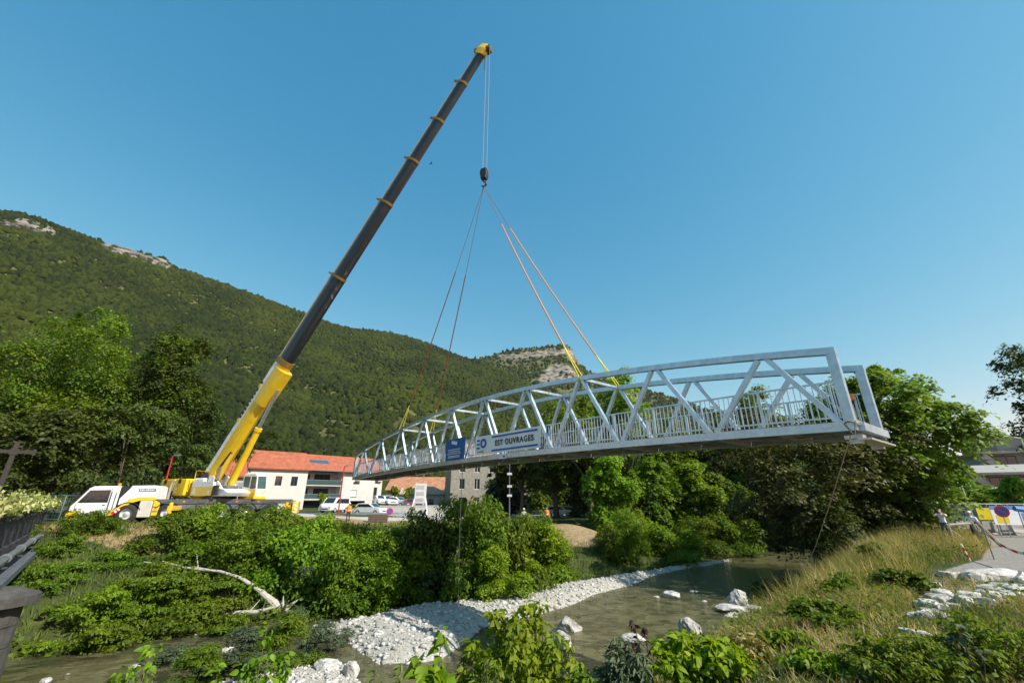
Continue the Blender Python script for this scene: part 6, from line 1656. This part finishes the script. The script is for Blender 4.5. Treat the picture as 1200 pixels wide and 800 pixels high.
fence_panel(1120, 33, R(-6), 'wire site fence panel behind the man taking a picture'); fence_panel(1162, 32, R(-10), 'wire site fence panel carrying coloured boards'); fence_panel(1206, 31, R(-14), 'wire site fence panel at the right end')
q = at_y(1157, 604, 31.5); yb = thing('notice_board', 'plain yellow notice board on the site fence', 'sign', (q.x - .65, q.y, gz(q.x, q.y)), R(-8))
MB().box(0, 1.2, -.03, .0, 1.0, 1.75).build('board', M['sign_yellow'], yb); [MB().box(x, x + .05, .001, .05, 0, 1.7).build('leg', M['galv_dark'], yb) for x in (.05, 1.1)]
q = at_y(1184, 601, 31.0); pb_ = thing('notice_board', 'printed blue and white board behind the no parking sign', 'sign', (q.x - 1.3, q.y, gz(q.x, q.y)), R(-10))
MB().box(0, 3.0, -.0, .03, .7, 1.9).build('board', M['ink_white'], pb_); MB().box(0, 3.0, -.006, -.001, 1.65, 1.9).build('band', M['tarp_blue'], pb_); MB().box(.2, .9, -.006, -.001, .8, 1.3).build('field', M['sign_yellow'], pb_); MB().box(1.7, 2.6, -.006, -.001, .8, 1.45).build('field', M['tarp_blue'], pb_)
[MB().box(x, x + .06, .031, .08, 0, 1.8).build('leg', M['galv_dark'], pb_) for x in (.1, 2.8)]
q = at_y(1196, 596, 29.5); tb = thing('tarpaulin', 'blue tarpaulin roll hung on the fence at the right edge', 'tarpaulin', (q.x - .4, q.y, gz(q.x, q.y)), R(-12))
MB().tube([(0, 0, 1.75), (.8, -.02, 1.62), (1.6, 0, 1.7), (2.4, 0, 1.66)], [.16, .2, .18, .15], 8).build('roll', M['tarp_blue'], tb, True); [MB().tube([(x, .25, 0), (x, .2, 1.7)], .03, 6).build('support', M['galv_dark'], tb) for x in (.3, 2.1)]
# concrete barrier blocks by the road
for k in range(4):
    q = at_y(1150 + k * 22, 616, 33 - k * .6); cb = link('concrete_barrier', MB().loft([[(-1.1, -.3, 0), (1.1, -.3, 0), (1.1, .3, 0), (-1.1, .3, 0)], [(-1.1, -.16, .35), (1.1, -.16, .35), (1.1, .16, .35), (-1.1, .16, .35)], [(-1.1, -.11, .8), (1.1, -.11, .8), (1.1, .11, .8), (-1.1, .11, .8)]]).mesh('concrete_barrier', M['concrete']))
    cb.location = (q.x, q.y + .6, gz(q.x, q.y)); cb.rotation_euler = (0, 0, R(-8)); tag(cb, 'pale concrete barrier block below the site fence', 'barrier', 'concrete barriers on the right bank')
# building materials by the abutment
q = at_y(443, 609, 49); pile = thing('timber_stack', 'brown timber stack on the far bank near the workman', 'timber', (q.x, q.y, gz(q.x, q.y) + .05), R(15))
for i in range(4):
    for j in range(3): MB().box(-1.0, 1.0, -.6 + i * .3, -.34 + i * .3, j * .26, j * .26 + .24, .01).build('beam', M['bark'], pile)

# ------------------------------------------------------------------ people
def skin_person(label, p, rz, joints, edges, paint, name='person', extra=None, sx=1.0):
    me = bpy.data.meshes.new('body'); names = list(joints)
    me.from_pydata([joints[n][0] for n in names], [], [])
    me = bpy.data.meshes.new('body'); me.from_pydata([joints[n][0] for n in names], [(names.index(a), names.index(b)) for a, b in edges], [])
    o = bpy.data.objects.new('body', me); col.objects.link(o)
    md = o.modifiers.new('skin', 'SKIN'); ss = o.modifiers.new('sub', 'SUBSURF'); ss.levels = 2; ss.render_levels = 2
    for i, n in enumerate(names):
        r = joints[n][1]; me.skin_vertices[0].data[i].radius = r if isinstance(r, tuple) else (r, r); me.skin_vertices[0].data[i].use_root = (n == 'pelvis')
    bpy.context.view_layer.update()
    dg = bpy.context.evaluated_depsgraph_get(); m2 = bpy.data.meshes.new_from_object(o.evaluated_get(dg)); bpy.data.objects.remove(o)
    m2.materials.clear(); mats = ['skin'] + sorted({c for c, _ in paint})
    for c in mats: m2.materials.append(M[c])
    for f in m2.polygons:
        f.use_smooth = True; f.material_index = 0
        for c, test in paint:
            if test(f.center): f.material_index = mats.index(c)
    t = thing(name, label, 'person', p, rz)
    m2.name = 'body'; b = link('body', m2, t)
    return t
def human(label, p, rz, pose, top, bottom, hair, sleeves=.5, hem=.5, H=1.72, hat=None, vest=None):
    k = H / 1.72
    J = {'pelvis': ((0, 0, .95), (.155, .115)), 'waist': ((0, .0, 1.10), (.15, .11)), 'chest': ((0, .01, 1.30), (.175, .12)), 'neck0': ((0, .0, 1.45), (.10, .085)), 'neck': ((0, -.01, 1.50), .055), 'head0': ((0, -.03, 1.57), (.075, .085)), 'head': ((0, -.03, 1.65), (.078, .095)), 'crown': ((0, -.02, 1.71), .05)}
    J.update({'nose': ((0, -.13, 1.61), .016)})
    E = [('pelvis', 'waist'), ('waist', 'chest'), ('chest', 'neck0'), ('neck0', 'neck'), ('neck', 'head0'), ('head0', 'head'), ('head', 'crown'), ('head0', 'nose')]
    for s, sd_ in ((1, 'l'), (-1, 'r')):
        hip, knee, ank, toe = (s * .095, 0, .88), (s * .11, -.02, .49), (s * .12, .02, .09), (s * .13, -.15, .035)
        sh = (s * .20, .01, 1.41); el, wr, hd = pose[sd_]
        J.update({'hip' + sd_: (hip, .095), 'knee' + sd_: (knee, .062), 'ank' + sd_: (ank, .043), 'toe' + sd_: (toe, (.045, .035)), 'sh' + sd_: (sh, .068), 'el' + sd_: (el, .043), 'wr' + sd_: (wr, .030), 'hd' + sd_: (hd, (.042, .024))})
        E += [('pelvis', 'hip' + sd_), ('hip' + sd_, 'knee' + sd_), ('knee' + sd_, 'ank' + sd_), ('ank' + sd_, 'toe' + sd_), ('chest', 'sh' + sd_), ('sh' + sd_, 'el' + sd_), ('el' + sd_, 'wr' + sd_), ('wr' + sd_, 'hd' + sd_)]
        w, h = Vector(wr), Vector(hd); d = (h - w).normalized(); ac = d.cross(Vector((0, 0, 1)) if abs(d.z) < .9 else Vector((0, 1, 0))).normalized()
        for i, (o_, l_) in enumerate(((-.028, .07), (-.009, .082), (.010, .078), (.028, .062))):
            J[f'f{i}{sd_}'] = (tuple(h + ac * o_ + d * l_), .009); E.append(('hd' + sd_, f'f{i}{sd_}'))
        J['th' + sd_] = (tuple(w + d * .05 - ac * .06), .010); E.append(('wr' + sd_, 'th' + sd_))
    J = {n: (tuple(c * k for c in v[0]), v[1] if not isinstance(v[1], (int, float)) else v[1] * k) for n, v in J.items()}
    def near_arm(c, upto):
        for sd_ in 'lr':
            a, b = Vector(J['sh' + sd_][0]), Vector(J['el' + sd_][0]); w = Vector(J['wr' + sd_][0])
            t = max(0, min(1, (c - a).dot(b - a) / (b - a).length_squared)); dd = (c - (a + (b - a) * t)).length
            t2 = max(0, min(1, (c - b).dot(w - b) / (w - b).length_squared)); d2 = (c - (b + (w - b) * t2)).length
            if min(dd, d2) < .075 and math.hypot(c.x, c.y) > .17: return (t if dd < d2 else 1 + t2) < upto
        return None
    def is_top(c):
        if c.z / k > 1.49 and math.hypot(c.x, c.y) < .17: return False
        a = near_arm(c, sleeves * 2)
        if a is not None: return a
        return c.z / k > .97 and abs(c.x) < .3
    def is_bot(c): return hem * k < c.z <= .98 * k and abs(c.x) < .25 and near_arm(c, 2) is None
    paint = [(top, is_top), (bottom, is_bot), ('cloth_dark', lambda c: c.z < .085 * k), (hair, lambda c: c.z / k > 1.655 and math.hypot(c.x, c.y) < .2 or (c.z / k > 1.57 and c.y > .02 and abs(c.x) < .12))]
    t = skin_person(label, p, rz, J, E, paint)
    if hat:
        mb = MB(); mb.lathe([(0, 1.79 * k), (.06, 1.785 * k), (.10, 1.74 * k), (.112, 1.68 * k), (.108, 1.675 * k)], (0, -.02, 0), 'z', 14); mb.box(-.07, .07, -.22, -.10, 1.672 * k, 1.685 * k); mb.build('cap', M[hat], t, True)
    if vest:
        mb = MB()
        ring = lambda z, a, b: [(a * math.cos(q), b * math.sin(q), z * k) for q in np.linspace(0, 2 * math.pi, 15)[:-1]]
        mb.loft([ring(.93, .20, .155), ring(1.1, .19, .15), ring(1.3, .215, .16), ring(1.43, .20, .13), ring(1.485, .10, .09)]); v = mb.build('vest', M[vest], t, True)
        mb = MB(); mb.loft([ring(1.05, .202, .164), ring(1.10, .202, .164)]); mb.build('reflective_band', M['ink_white'], v)
    return t
up_pose = {'l': ((.30, -.20, 1.33), (.20, -.38, 1.52), (.13, -.44, 1.59)), 'r': ((-.30, -.20, 1.33), (-.20, -.38, 1.52), (-.13, -.44, 1.59))}
rest = {'l': ((.27, .03, 1.13), (.26, -.08, .88), (.25, -.12, .80)), 'r': ((-.27, .03, 1.13), (-.26, -.08, .88), (-.25, -.12, .80))}
lean = {'l': ((.30, -.10, 1.16), (.22, -.34, 1.08), (.20, -.42, 1.06)), 'r': ((-.30, -.10, 1.16), (-.22, -.34, 1.08), (-.20, -.42, 1.06))}
m1 = at_z(1112, 632, .05); P1 = Vector((m1[0], m1[1], gz(*m1)))
man = human('bald man in white shirt and denim shorts holding up a phone', P1, R(-62), up_pose, 'cloth_white', 'denim', 'skin', .5, .52, H=1.75)
ph_ = thing('phone', 'dark phone held up by the man in the white shirt', 'phone', P1 + Matrix.Rotation(R(-62), 3, 'Z') @ Vector((0, -.49, 1.62)), R(-62))
MB().box(-.08, .08, -.006, .006, -.04, .04, .003).build('case', M['phone'], ph_)
m2 = at_z(1147, 634, .05); human('person in white cap and white top leaning on the timber fence', Vector((m2[0], m2[1], gz(*m2))), R(-60), lean, 'cloth_white', 'cloth_dark', 'hair_grey', .45, .4, H=1.62, hat='cloth_white')
m3 = at_z(407, 612, .1); z3 = gz(*m3); human('workman in orange vest, white helmet and dark trousers on the abutment', Vector((m3[0], m3[1], z3)), R(25), rest, 'orange', 'cloth_dark', 'hair_grey', .4, .08, H=1.78, hat='cloth_white', vest='orange')
q = at_y(641, 607, 50); human('workman in orange clothes standing in the tree shade on the far bank', Vector((q.x, q.y, gz(q.x, q.y))), R(0), rest, 'orange', 'cloth_dark', 'hair_grey', .9, .08, H=1.75, vest='orange')
q = at_y(614, 612, 47); human('person in white cap mostly hidden by far bank shrubs', Vector((q.x, q.y, gz(q.x, q.y))), R(0), rest, 'cloth_white', 'cloth_dark', 'hair_grey', .5, .08, H=1.7, hat='cloth_white')

# ------------------------------------------------------------------ ground cover: grass, creepers
def blades(q, z, hgt, rg, lean=.45, w=.012):
    n = len(q); a = rg.uniform(0, 6.28, n); d = np.stack([np.cos(a), np.sin(a), np.zeros(n)], 1)
    b = rg.normal(0, lean, (n, 2)); tip = np.stack([b[:, 0], b[:, 1], np.ones(n)], 1) * hgt[:, None]
    base = np.concatenate([q, (z - .03)[:, None]], 1); wv = d * (w * (.6 + rg.random(n)))[:, None]
    midp = base + tip * .55 * np.array([.7, .7, 1.1])
    v = np.stack([base - wv, base + wv, midp + wv * .7, midp - wv * .7, base + tip], 1).reshape(-1, 3)
    k = np.arange(n)[:, None] * 5
    f = np.concatenate([k + np.array([[0, 1, 2]]), k + np.array([[0, 2, 3]]), k + np.array([[3, 2, 4]])])
    return v, f
def scatter(n, box, cond, rg, pw=1.0):
    q = np.stack([rg.uniform(box[0], box[1], n), rg.uniform(box[2], box[3], n)], 1)
    keep_ = rg.random(n) < np.clip((14 / np.hypot(q[:, 0], q[:, 1])) ** pw, 0, 1); q = q[keep_]
    z, g = land(q[:, 0], q[:, 1]); px, py = project(np.concatenate([q, z[:, None] + .3], 1))
    k = cond(q, z, g) & (q[:, 1] > 1) & (px > -60) & (px < 1260) & (py < 900)
    return q[k], z[k]
dR = lambda q: -sdist(q[:, 0], q[:, 1], TR); dL = lambda q: sdist(q[:, 0], q[:, 1], TL)
onwall = lambda q: inpoly(q[:, 0], q[:, 1], [at_z(*p, -.2) for p in [(1092, 668), (1200, 660), (1300, 690), (1200, 715), (1085, 742), (1062, 745)]]) > 0
ontrack = lambda q: (inpoly(q[:, 0], q[:, 1], rd) > -.1) | (inpoly(q[:, 0], q[:, 1], rd2) > -.1)
q, z = scatter(260000, (-4, 38, 3, 42), lambda q, z, g: (dR(q) > .6) & (dR(q) < 13) & (vnoise(q[:, 0], q[:, 1], 1.5, 9) > .30) & ~onwall(q) & ~ontrack(q), rg, 1.2)
hgt = rg.uniform(.15, .5, len(q)) * (.5 + .9 * vnoise(q[:, 0], q[:, 1], 3, 4)) * np.clip(np.hypot(q[:, 0], q[:, 1]) / 18, .55, 1.5); v, f = blades(q, z, hgt, rg, .55, .006)
dryness = np.clip(vnoise(q[:, 0], q[:, 1], 2.2, 5) * 1.1 + .05 + rg.normal(0, .22, len(q)), 0, 1)
tag(link('dry_grass', mesh_np('dry_grass', v, f, np.repeat(dryness, 5)), None, M['grass_dry']), 'tall straw coloured grass on the right bank slope', 'grass', kind='stuff')
q, z = scatter(240000, (-4, 36, 4, 40), lambda q, z, g: (dR(q) > .8) & (dR(q) < 12) & ~ontrack(q) & (~onwall(q) | (rg.random(len(q)) < .25)), rg, 1.1)
hgt = rg.uniform(.08, .30, len(q)) * np.clip(np.hypot(q[:, 0], q[:, 1]) / 14, .7, 1.4); v, f = blades(q, z, hgt, rg, .7, .009)
tag(link('short_grass', mesh_np('short_grass', v, f, np.repeat(np.clip(vnoise(q[:, 0], q[:, 1], 1.9, 33) * 1.2 - .25 + rg.normal(0, .25, len(q)), 0, 1), 5)), None, M['grass_dry']), 'short half dry grass between brambles on the right bank', 'grass', kind='stuff')
q, z = scatter(160000, (8, 34, 14, 38), lambda q, z, g: (dR(q) > 3.0) & (dR(q) < 10.5) & (vnoise(q[:, 0], q[:, 1], 1.7, 19) > .45) & (np.hypot(q[:, 0] - m1[0] + 1.2, q[:, 1] - m1[1] + 1.4) > 2.6) & ~onwall(q) & ~ontrack(q), rg, .9)
hgt = rg.uniform(.3, 1.1, len(q)) * (.25 + 1.1 * vnoise(q[:, 0], q[:, 1], .9, 23)); v, f = blades(q, z, hgt, rg, .38, .008)
tag(link('tall_grass', mesh_np('tall_grass', v, f, np.repeat(np.clip(vnoise(q[:, 0], q[:, 1], 1.3, 27) * .9 + rg.normal(.1, .25, len(q)), 0, 1), 5)), None, M['grass_dry']), 'tall golden seeding grass along the top of the right bank', 'grass', kind='stuff')
tan = lambda q: smooth(1.6 - np.hypot((q[:, 0] - pt.x) / 5.5, (q[:, 1] - pt.y) / 2.6))
q, z = scatter(16000, (pt.x - 9, pt.x + 9, pt.y - 5, pt.y + 5), lambda q, z, g: tan(q) * vnoise(q[:, 0], q[:, 1], 1.6, 31) > .42, rg, .3)
v, f = blades(q, z, rg.uniform(.1, .35, len(q)), rg, .5, .02)
tag(link('straw_grass', mesh_np('straw_grass', v, f, np.repeat(np.clip(rg.normal(.5, .28, len(q)), 0, 1), 5)), None, M['grass_dry']), 'patch of straw coloured grass below the crane front wheel', 'grass', kind='stuff')
q, z = scatter(160000, (-45, 25, 15, 50), lambda q, z, g: (dL(q) > .2) & (dL(q) < 19) & (g < .4) & (np.hypot(q[:, 0] - mound.x, q[:, 1] - mound.y) > 3.6) & ((tan(q) < .4) | (vnoise(q[:, 0], q[:, 1], 1.6, 31) < .5)), rg, .8)
hgt = rg.uniform(.15, .5, len(q)); v, f = blades(q, z, hgt, rg, .5, .02)
tag(link('bank_grass', mesh_np('bank_grass', v, f, np.repeat(np.clip(vnoise(q[:, 0], q[:, 1], 4, 6) + rg.normal(0, .2, len(q)) - .1, 0, 1), 5)), None, M['grass_green']), 'rough green grass on the far bank slope', 'grass', kind='stuff')
def cover(name, n, box, cond, size, h, m, label, seed, pw=1.0):
    r = np.random.default_rng(seed); q, z = scatter(n, box, cond, r, pw)
    p = np.concatenate([q, (z + r.random(len(q)) ** 1.5 * h * (.4 + 1.2 * vnoise(q[:, 0], q[:, 1], 1.2, 7)))[:, None]], 1)
    v, f = leaves_at(p, r.normal(0, .5, (len(q), 3)) + np.array([0, 0, .9]), size * np.clip(np.hypot(q[:, 0], q[:, 1]) / 16, .6, 1.3), r, .75)
    tag(link(name, mesh_np(name, v, f, np.repeat(np.clip(vnoise(q[:, 0], q[:, 1], 1.6, 8) * .9 + r.normal(0, .18, len(q)), 0, 1), 4)), None, M[m]), label, 'undergrowth', kind='stuff')
cover('creepers', 90000, (-40, 10, 15, 45), lambda q, z, g: (dL(q) > .1) & (dL(q) < 15) & (g < .4) & (np.hypot(q[:, 0] - mound.x, q[:, 1] - mound.y) > 4) & (tan(q) < .25) & (vnoise(q[:, 0], q[:, 1], 4, 12) > .25), .17, .55, 'leaf_mid', 'green creepers and brambles covering the far bank slope', 3, .8)
cover('brambles', 190000, (-8, 34, 2, 40), lambda q, z, g: (dR(q) > .3) & (dR(q) < 11) & (vnoise(q[:, 0], q[:, 1], 2.6, 14) > .40) & ~onwall(q) & ~ontrack(q), .085, .5, 'leaf_mid', 'green brambles mixed into the dry slope grass', 4, 1.1)

# ------------------------------------------------------------------ near plants with real leaf outlines
def big_leaves(p, nrm, tdir, size, rg, prof):
    """ovate leaf folded along its midrib; prof: list of (along, half width)"""
    n = len(p); nrm = nrm / np.linalg.norm(nrm, axis=1, keepdims=True)
    t = tdir - nrm * (tdir * nrm).sum(1, keepdims=True); t /= np.linalg.norm(t, axis=1, keepdims=True) + 1e-9
    b = np.cross(nrm, t); s = (size * rg.uniform(.6, 1.25, n))[:, None]; m = len(prof)
    mid = [p + t * s * a - nrm * s * (.35 * a * a) for a, _ in prof]
    L_ = [mid[i] + b * s * w + nrm * s * w * .35 for i, (a, w) in enumerate(prof)]; R_ = [mid[i] - b * s * w + nrm * s * w * .35 for i, (a, w) in enumerate(prof)]
    v = np.stack(mid + L_ + R_, 1).reshape(-1, 3); k = np.arange(n)[:, None] * 3 * m; f = []
    for i in range(m - 1):
        f += [k + np.array([[i, i + 1, m + i + 1, m + i]]), k + np.array([[i, 2 * m + i, 2 * m + i + 1, i + 1]])]
    return v, np.concatenate(f), 3 * m
OV = [(0, .0), (.12, .20), (.35, .33), (.65, .24), (.88, .09), (1, 0)]
HEART = [(-.08, .16), (.08, .38), (.3, .45), (.6, .32), (.85, .12), (1.05, 0)]
LAN = [(0, 0), (.2, .09), (.5, .12), (.8, .07), (1, 0)]
def plant(label, px, top, D, wpx, m, size, n_st, per, prof, seed, name='bush', spread=.5, H=None, leanx=0, cat='bush', up=.4, low=.75):
    r = np.random.default_rng(seed); x = ray(px, 780)[0] / ray(px, 780)[1] * D
    b = Vector((x, D, gz(x, D) - .05)); H = top_h(px, b, top); W = wpx * mpp(Vector((x, D, b.z + H))) / 2
    t = thing(name, label, cat, b, 0, None); mb = MB(); P, N_, T_ = [], [], []
    for i in range(n_st):
        a = r.uniform(0, 6.28); rad = W * math.sqrt(r.random()) * .95; hh = H * (1 - .45 * (rad / W) ** 2) * r.uniform(.75, 1.02)
        e = np.array([math.cos(a) * rad + leanx, math.sin(a) * rad * .8, hh]); s = np.array([math.cos(a), math.sin(a), 0]) * rad * .15
        c = (s + e) / 2 + np.array([0, 0, hh * .12])
        ts = np.linspace(0, 1, 7); cur = [(1 - u) ** 2 * s + 2 * u * (1 - u) * c + u * u * e for u in ts]
        mb.tube([tuple(q) for q in cur], list(np.linspace(.014, .004, 7)), 5)
        for j in range(per):
            u = 1 - r.random() ** 1.6 * low; q = (1 - u) ** 2 * s + 2 * u * (1 - u) * c + u * u * e
            o = r.normal(0, 1, 3); o[2] = abs(o[2]) * .3; o /= np.linalg.norm(o); P.append(q + o * r.uniform(.02, .22) * max(W, .25) * spread); T_.append(o + np.array([0, 0, -.25])); N_.append(r.normal(0, .35, 3) + np.array([0, 0, 1.0]) * up + o * .3 + np.array([.25, 0, .2]))
    v, f, k = big_leaves(np.array(P), np.array(N_), np.array(T_), size, r, prof)
    mb.build('stem', M['twig'], t)
    link('foliage', mesh_np('foliage', v, f, np.repeat(np.clip(r.normal(.55, .25, len(P)), 0, 1), k)), t, M[m])
    return t
plant('yellow green leafy bush at the water edge in front of the gravel bar', 612, 716, 8.0, 150, 'leaf_yellow', .12, 46, 60, OV, 1)
plant('yellow green bush with drooping leaves before the tall pale boulder', 822, 742, 7.5, 120, 'leaf_yellow', .125, 36, 55, OV, 2)
plant('upright climber with large heart shaped leaves beside the yellow green bush', 506, 722, 6.6, 46, 'leaf_bright', .17, 9, 26, HEART, 3, name='climber', cat='plant', spread=.6)
plant('narrow leaved weed stalk before the gravel bar', 434, 752, 6.5, 22, 'leaf_mid', .11, 3, 46, LAN, 4, name='weed', cat='plant', spread=.5)
plant('narrow leaved weeds left of the heart leaved climber', 466, 770, 6.4, 34, 'leaf_mid', .11, 5, 40, LAN, 5, name='weed', cat='plant', spread=.5)
plant('dark weed sprays behind the heart leaved climber', 548, 735, 8.0, 36, 'leaf_willow', .11, 7, 46, LAN, 6, name='weed', cat='plant', spread=.4)
plant('purple leaved shoot rising left of the drooping bush', 764, 716, 7.4, 44, 'leaf_purple', .075, 6, 34, OV, 7, name='shoot', cat='plant', spread=.25, leanx=-.25)
plant('feathery grey green broom between the two near bushes', 735, 748, 7.2, 70, 'leaf_willow', .13, 34, 44, LAN, 8, spread=.22)
plant('bright green elder shoots at the foot of the dry slope', 932, 738, 8.6, 66, 'leaf_bright', .12, 14, 46, OV, 9)
plant('low bright shrub under the elder shoots', 960, 770, 7.0, 90, 'leaf_bright', .09, 26, 46, OV, 10)
plant('bramble thicket in front of the broken wall', 1060, 748, 6.4, 150, 'leaf_mid', .062, 60, 60, OV, 11, up=.8)
plant('bramble thicket at the right edge below the white wall', 1160, 722, 6.8, 130, 'leaf_mid', .062, 54, 54, OV, 12, up=.8)
plant('large grey green dock leaves among the brambles', 1140, 728, 6.2, 34, 'leaf_willow', .09, 6, 14, HEART, 13, name='dock', cat='plant', up=1)
plant('bright low leaves on the near bank left of the islet', 300, 758, 7.2, 150, 'leaf_bright', .10, 40, 46, OV, 14)
plant('bright low leaves below the left shallows', 170, 770, 7.0, 150, 'leaf_bright', .10, 36, 46, OV, 15)
plant('dark green weeds between the near bush and the climber', 575, 770, 7.0, 70, 'leaf_mid', .09, 18, 46, LAN, 16, name='weed', cat='plant')
plant('green bushy weeds under the yellow green bush', 680, 780, 7.0, 80, 'leaf_mid', .09, 18, 40, OV, 17)
plant('dry tufted weeds at the right end of the drooping bush', 880, 740, 8.0, 60, 'grass_dry', .16, 22, 26, LAN, 19, name='weed', cat='plant')
# small tuft on the gravel
g_ = hit(482, 742)
# ------------------------------------------------------------------ bird
bpnt = at_y(505, 192, 46)
bd = thing('bird', 'small dark bird flying beside the crane boom', 'bird', bpnt, R(40))
MB().tube([(-.2, 0, 0), (-.08, 0, .02), (.05, 0, .03), (.16, 0, .04), (.22, 0, .03)], [.02, .05, .06, .035, .008], 8).build('body', M['black'], bd, True)
for s in (-1, 1): MB().loft([[(-.06, s * .04, .04), (.08, s * .04, .04), (.08, s * .04, .05), (-.06, s * .04, .05)], [(-.06, s * .2, .14), (.05, s * .2, .14), (.05, s * .2, .15), (-.06, s * .2, .15)], [(-.1, s * .38, .10), (-.06, s * .38, .10), (-.06, s * .38, .105), (-.1, s * .38, .105)]]).build('wing', M['black'], bd)

# ------------------------------------------------------------------ light summer haze in the valley
hm = bpy.data.materials.new('haze'); hm.use_nodes = True
hn = hm.node_tree; hn.nodes.remove(hn.nodes['Principled BSDF'])
pvn = hn.nodes.new('ShaderNodeVolumePrincipled')
pvn.inputs['Color'].default_value = (0.80, 0.88, 1.0, 1); pvn.inputs['Density'].default_value = HAZE
hn.links.new(pvn.outputs[0], hn.nodes['Material Output'].inputs['Volume'])
hzo = MB().box(-3300, 3300, -3300, 3300, -8, 700).build('haze', hm)
tag(hzo, kind='stuff')
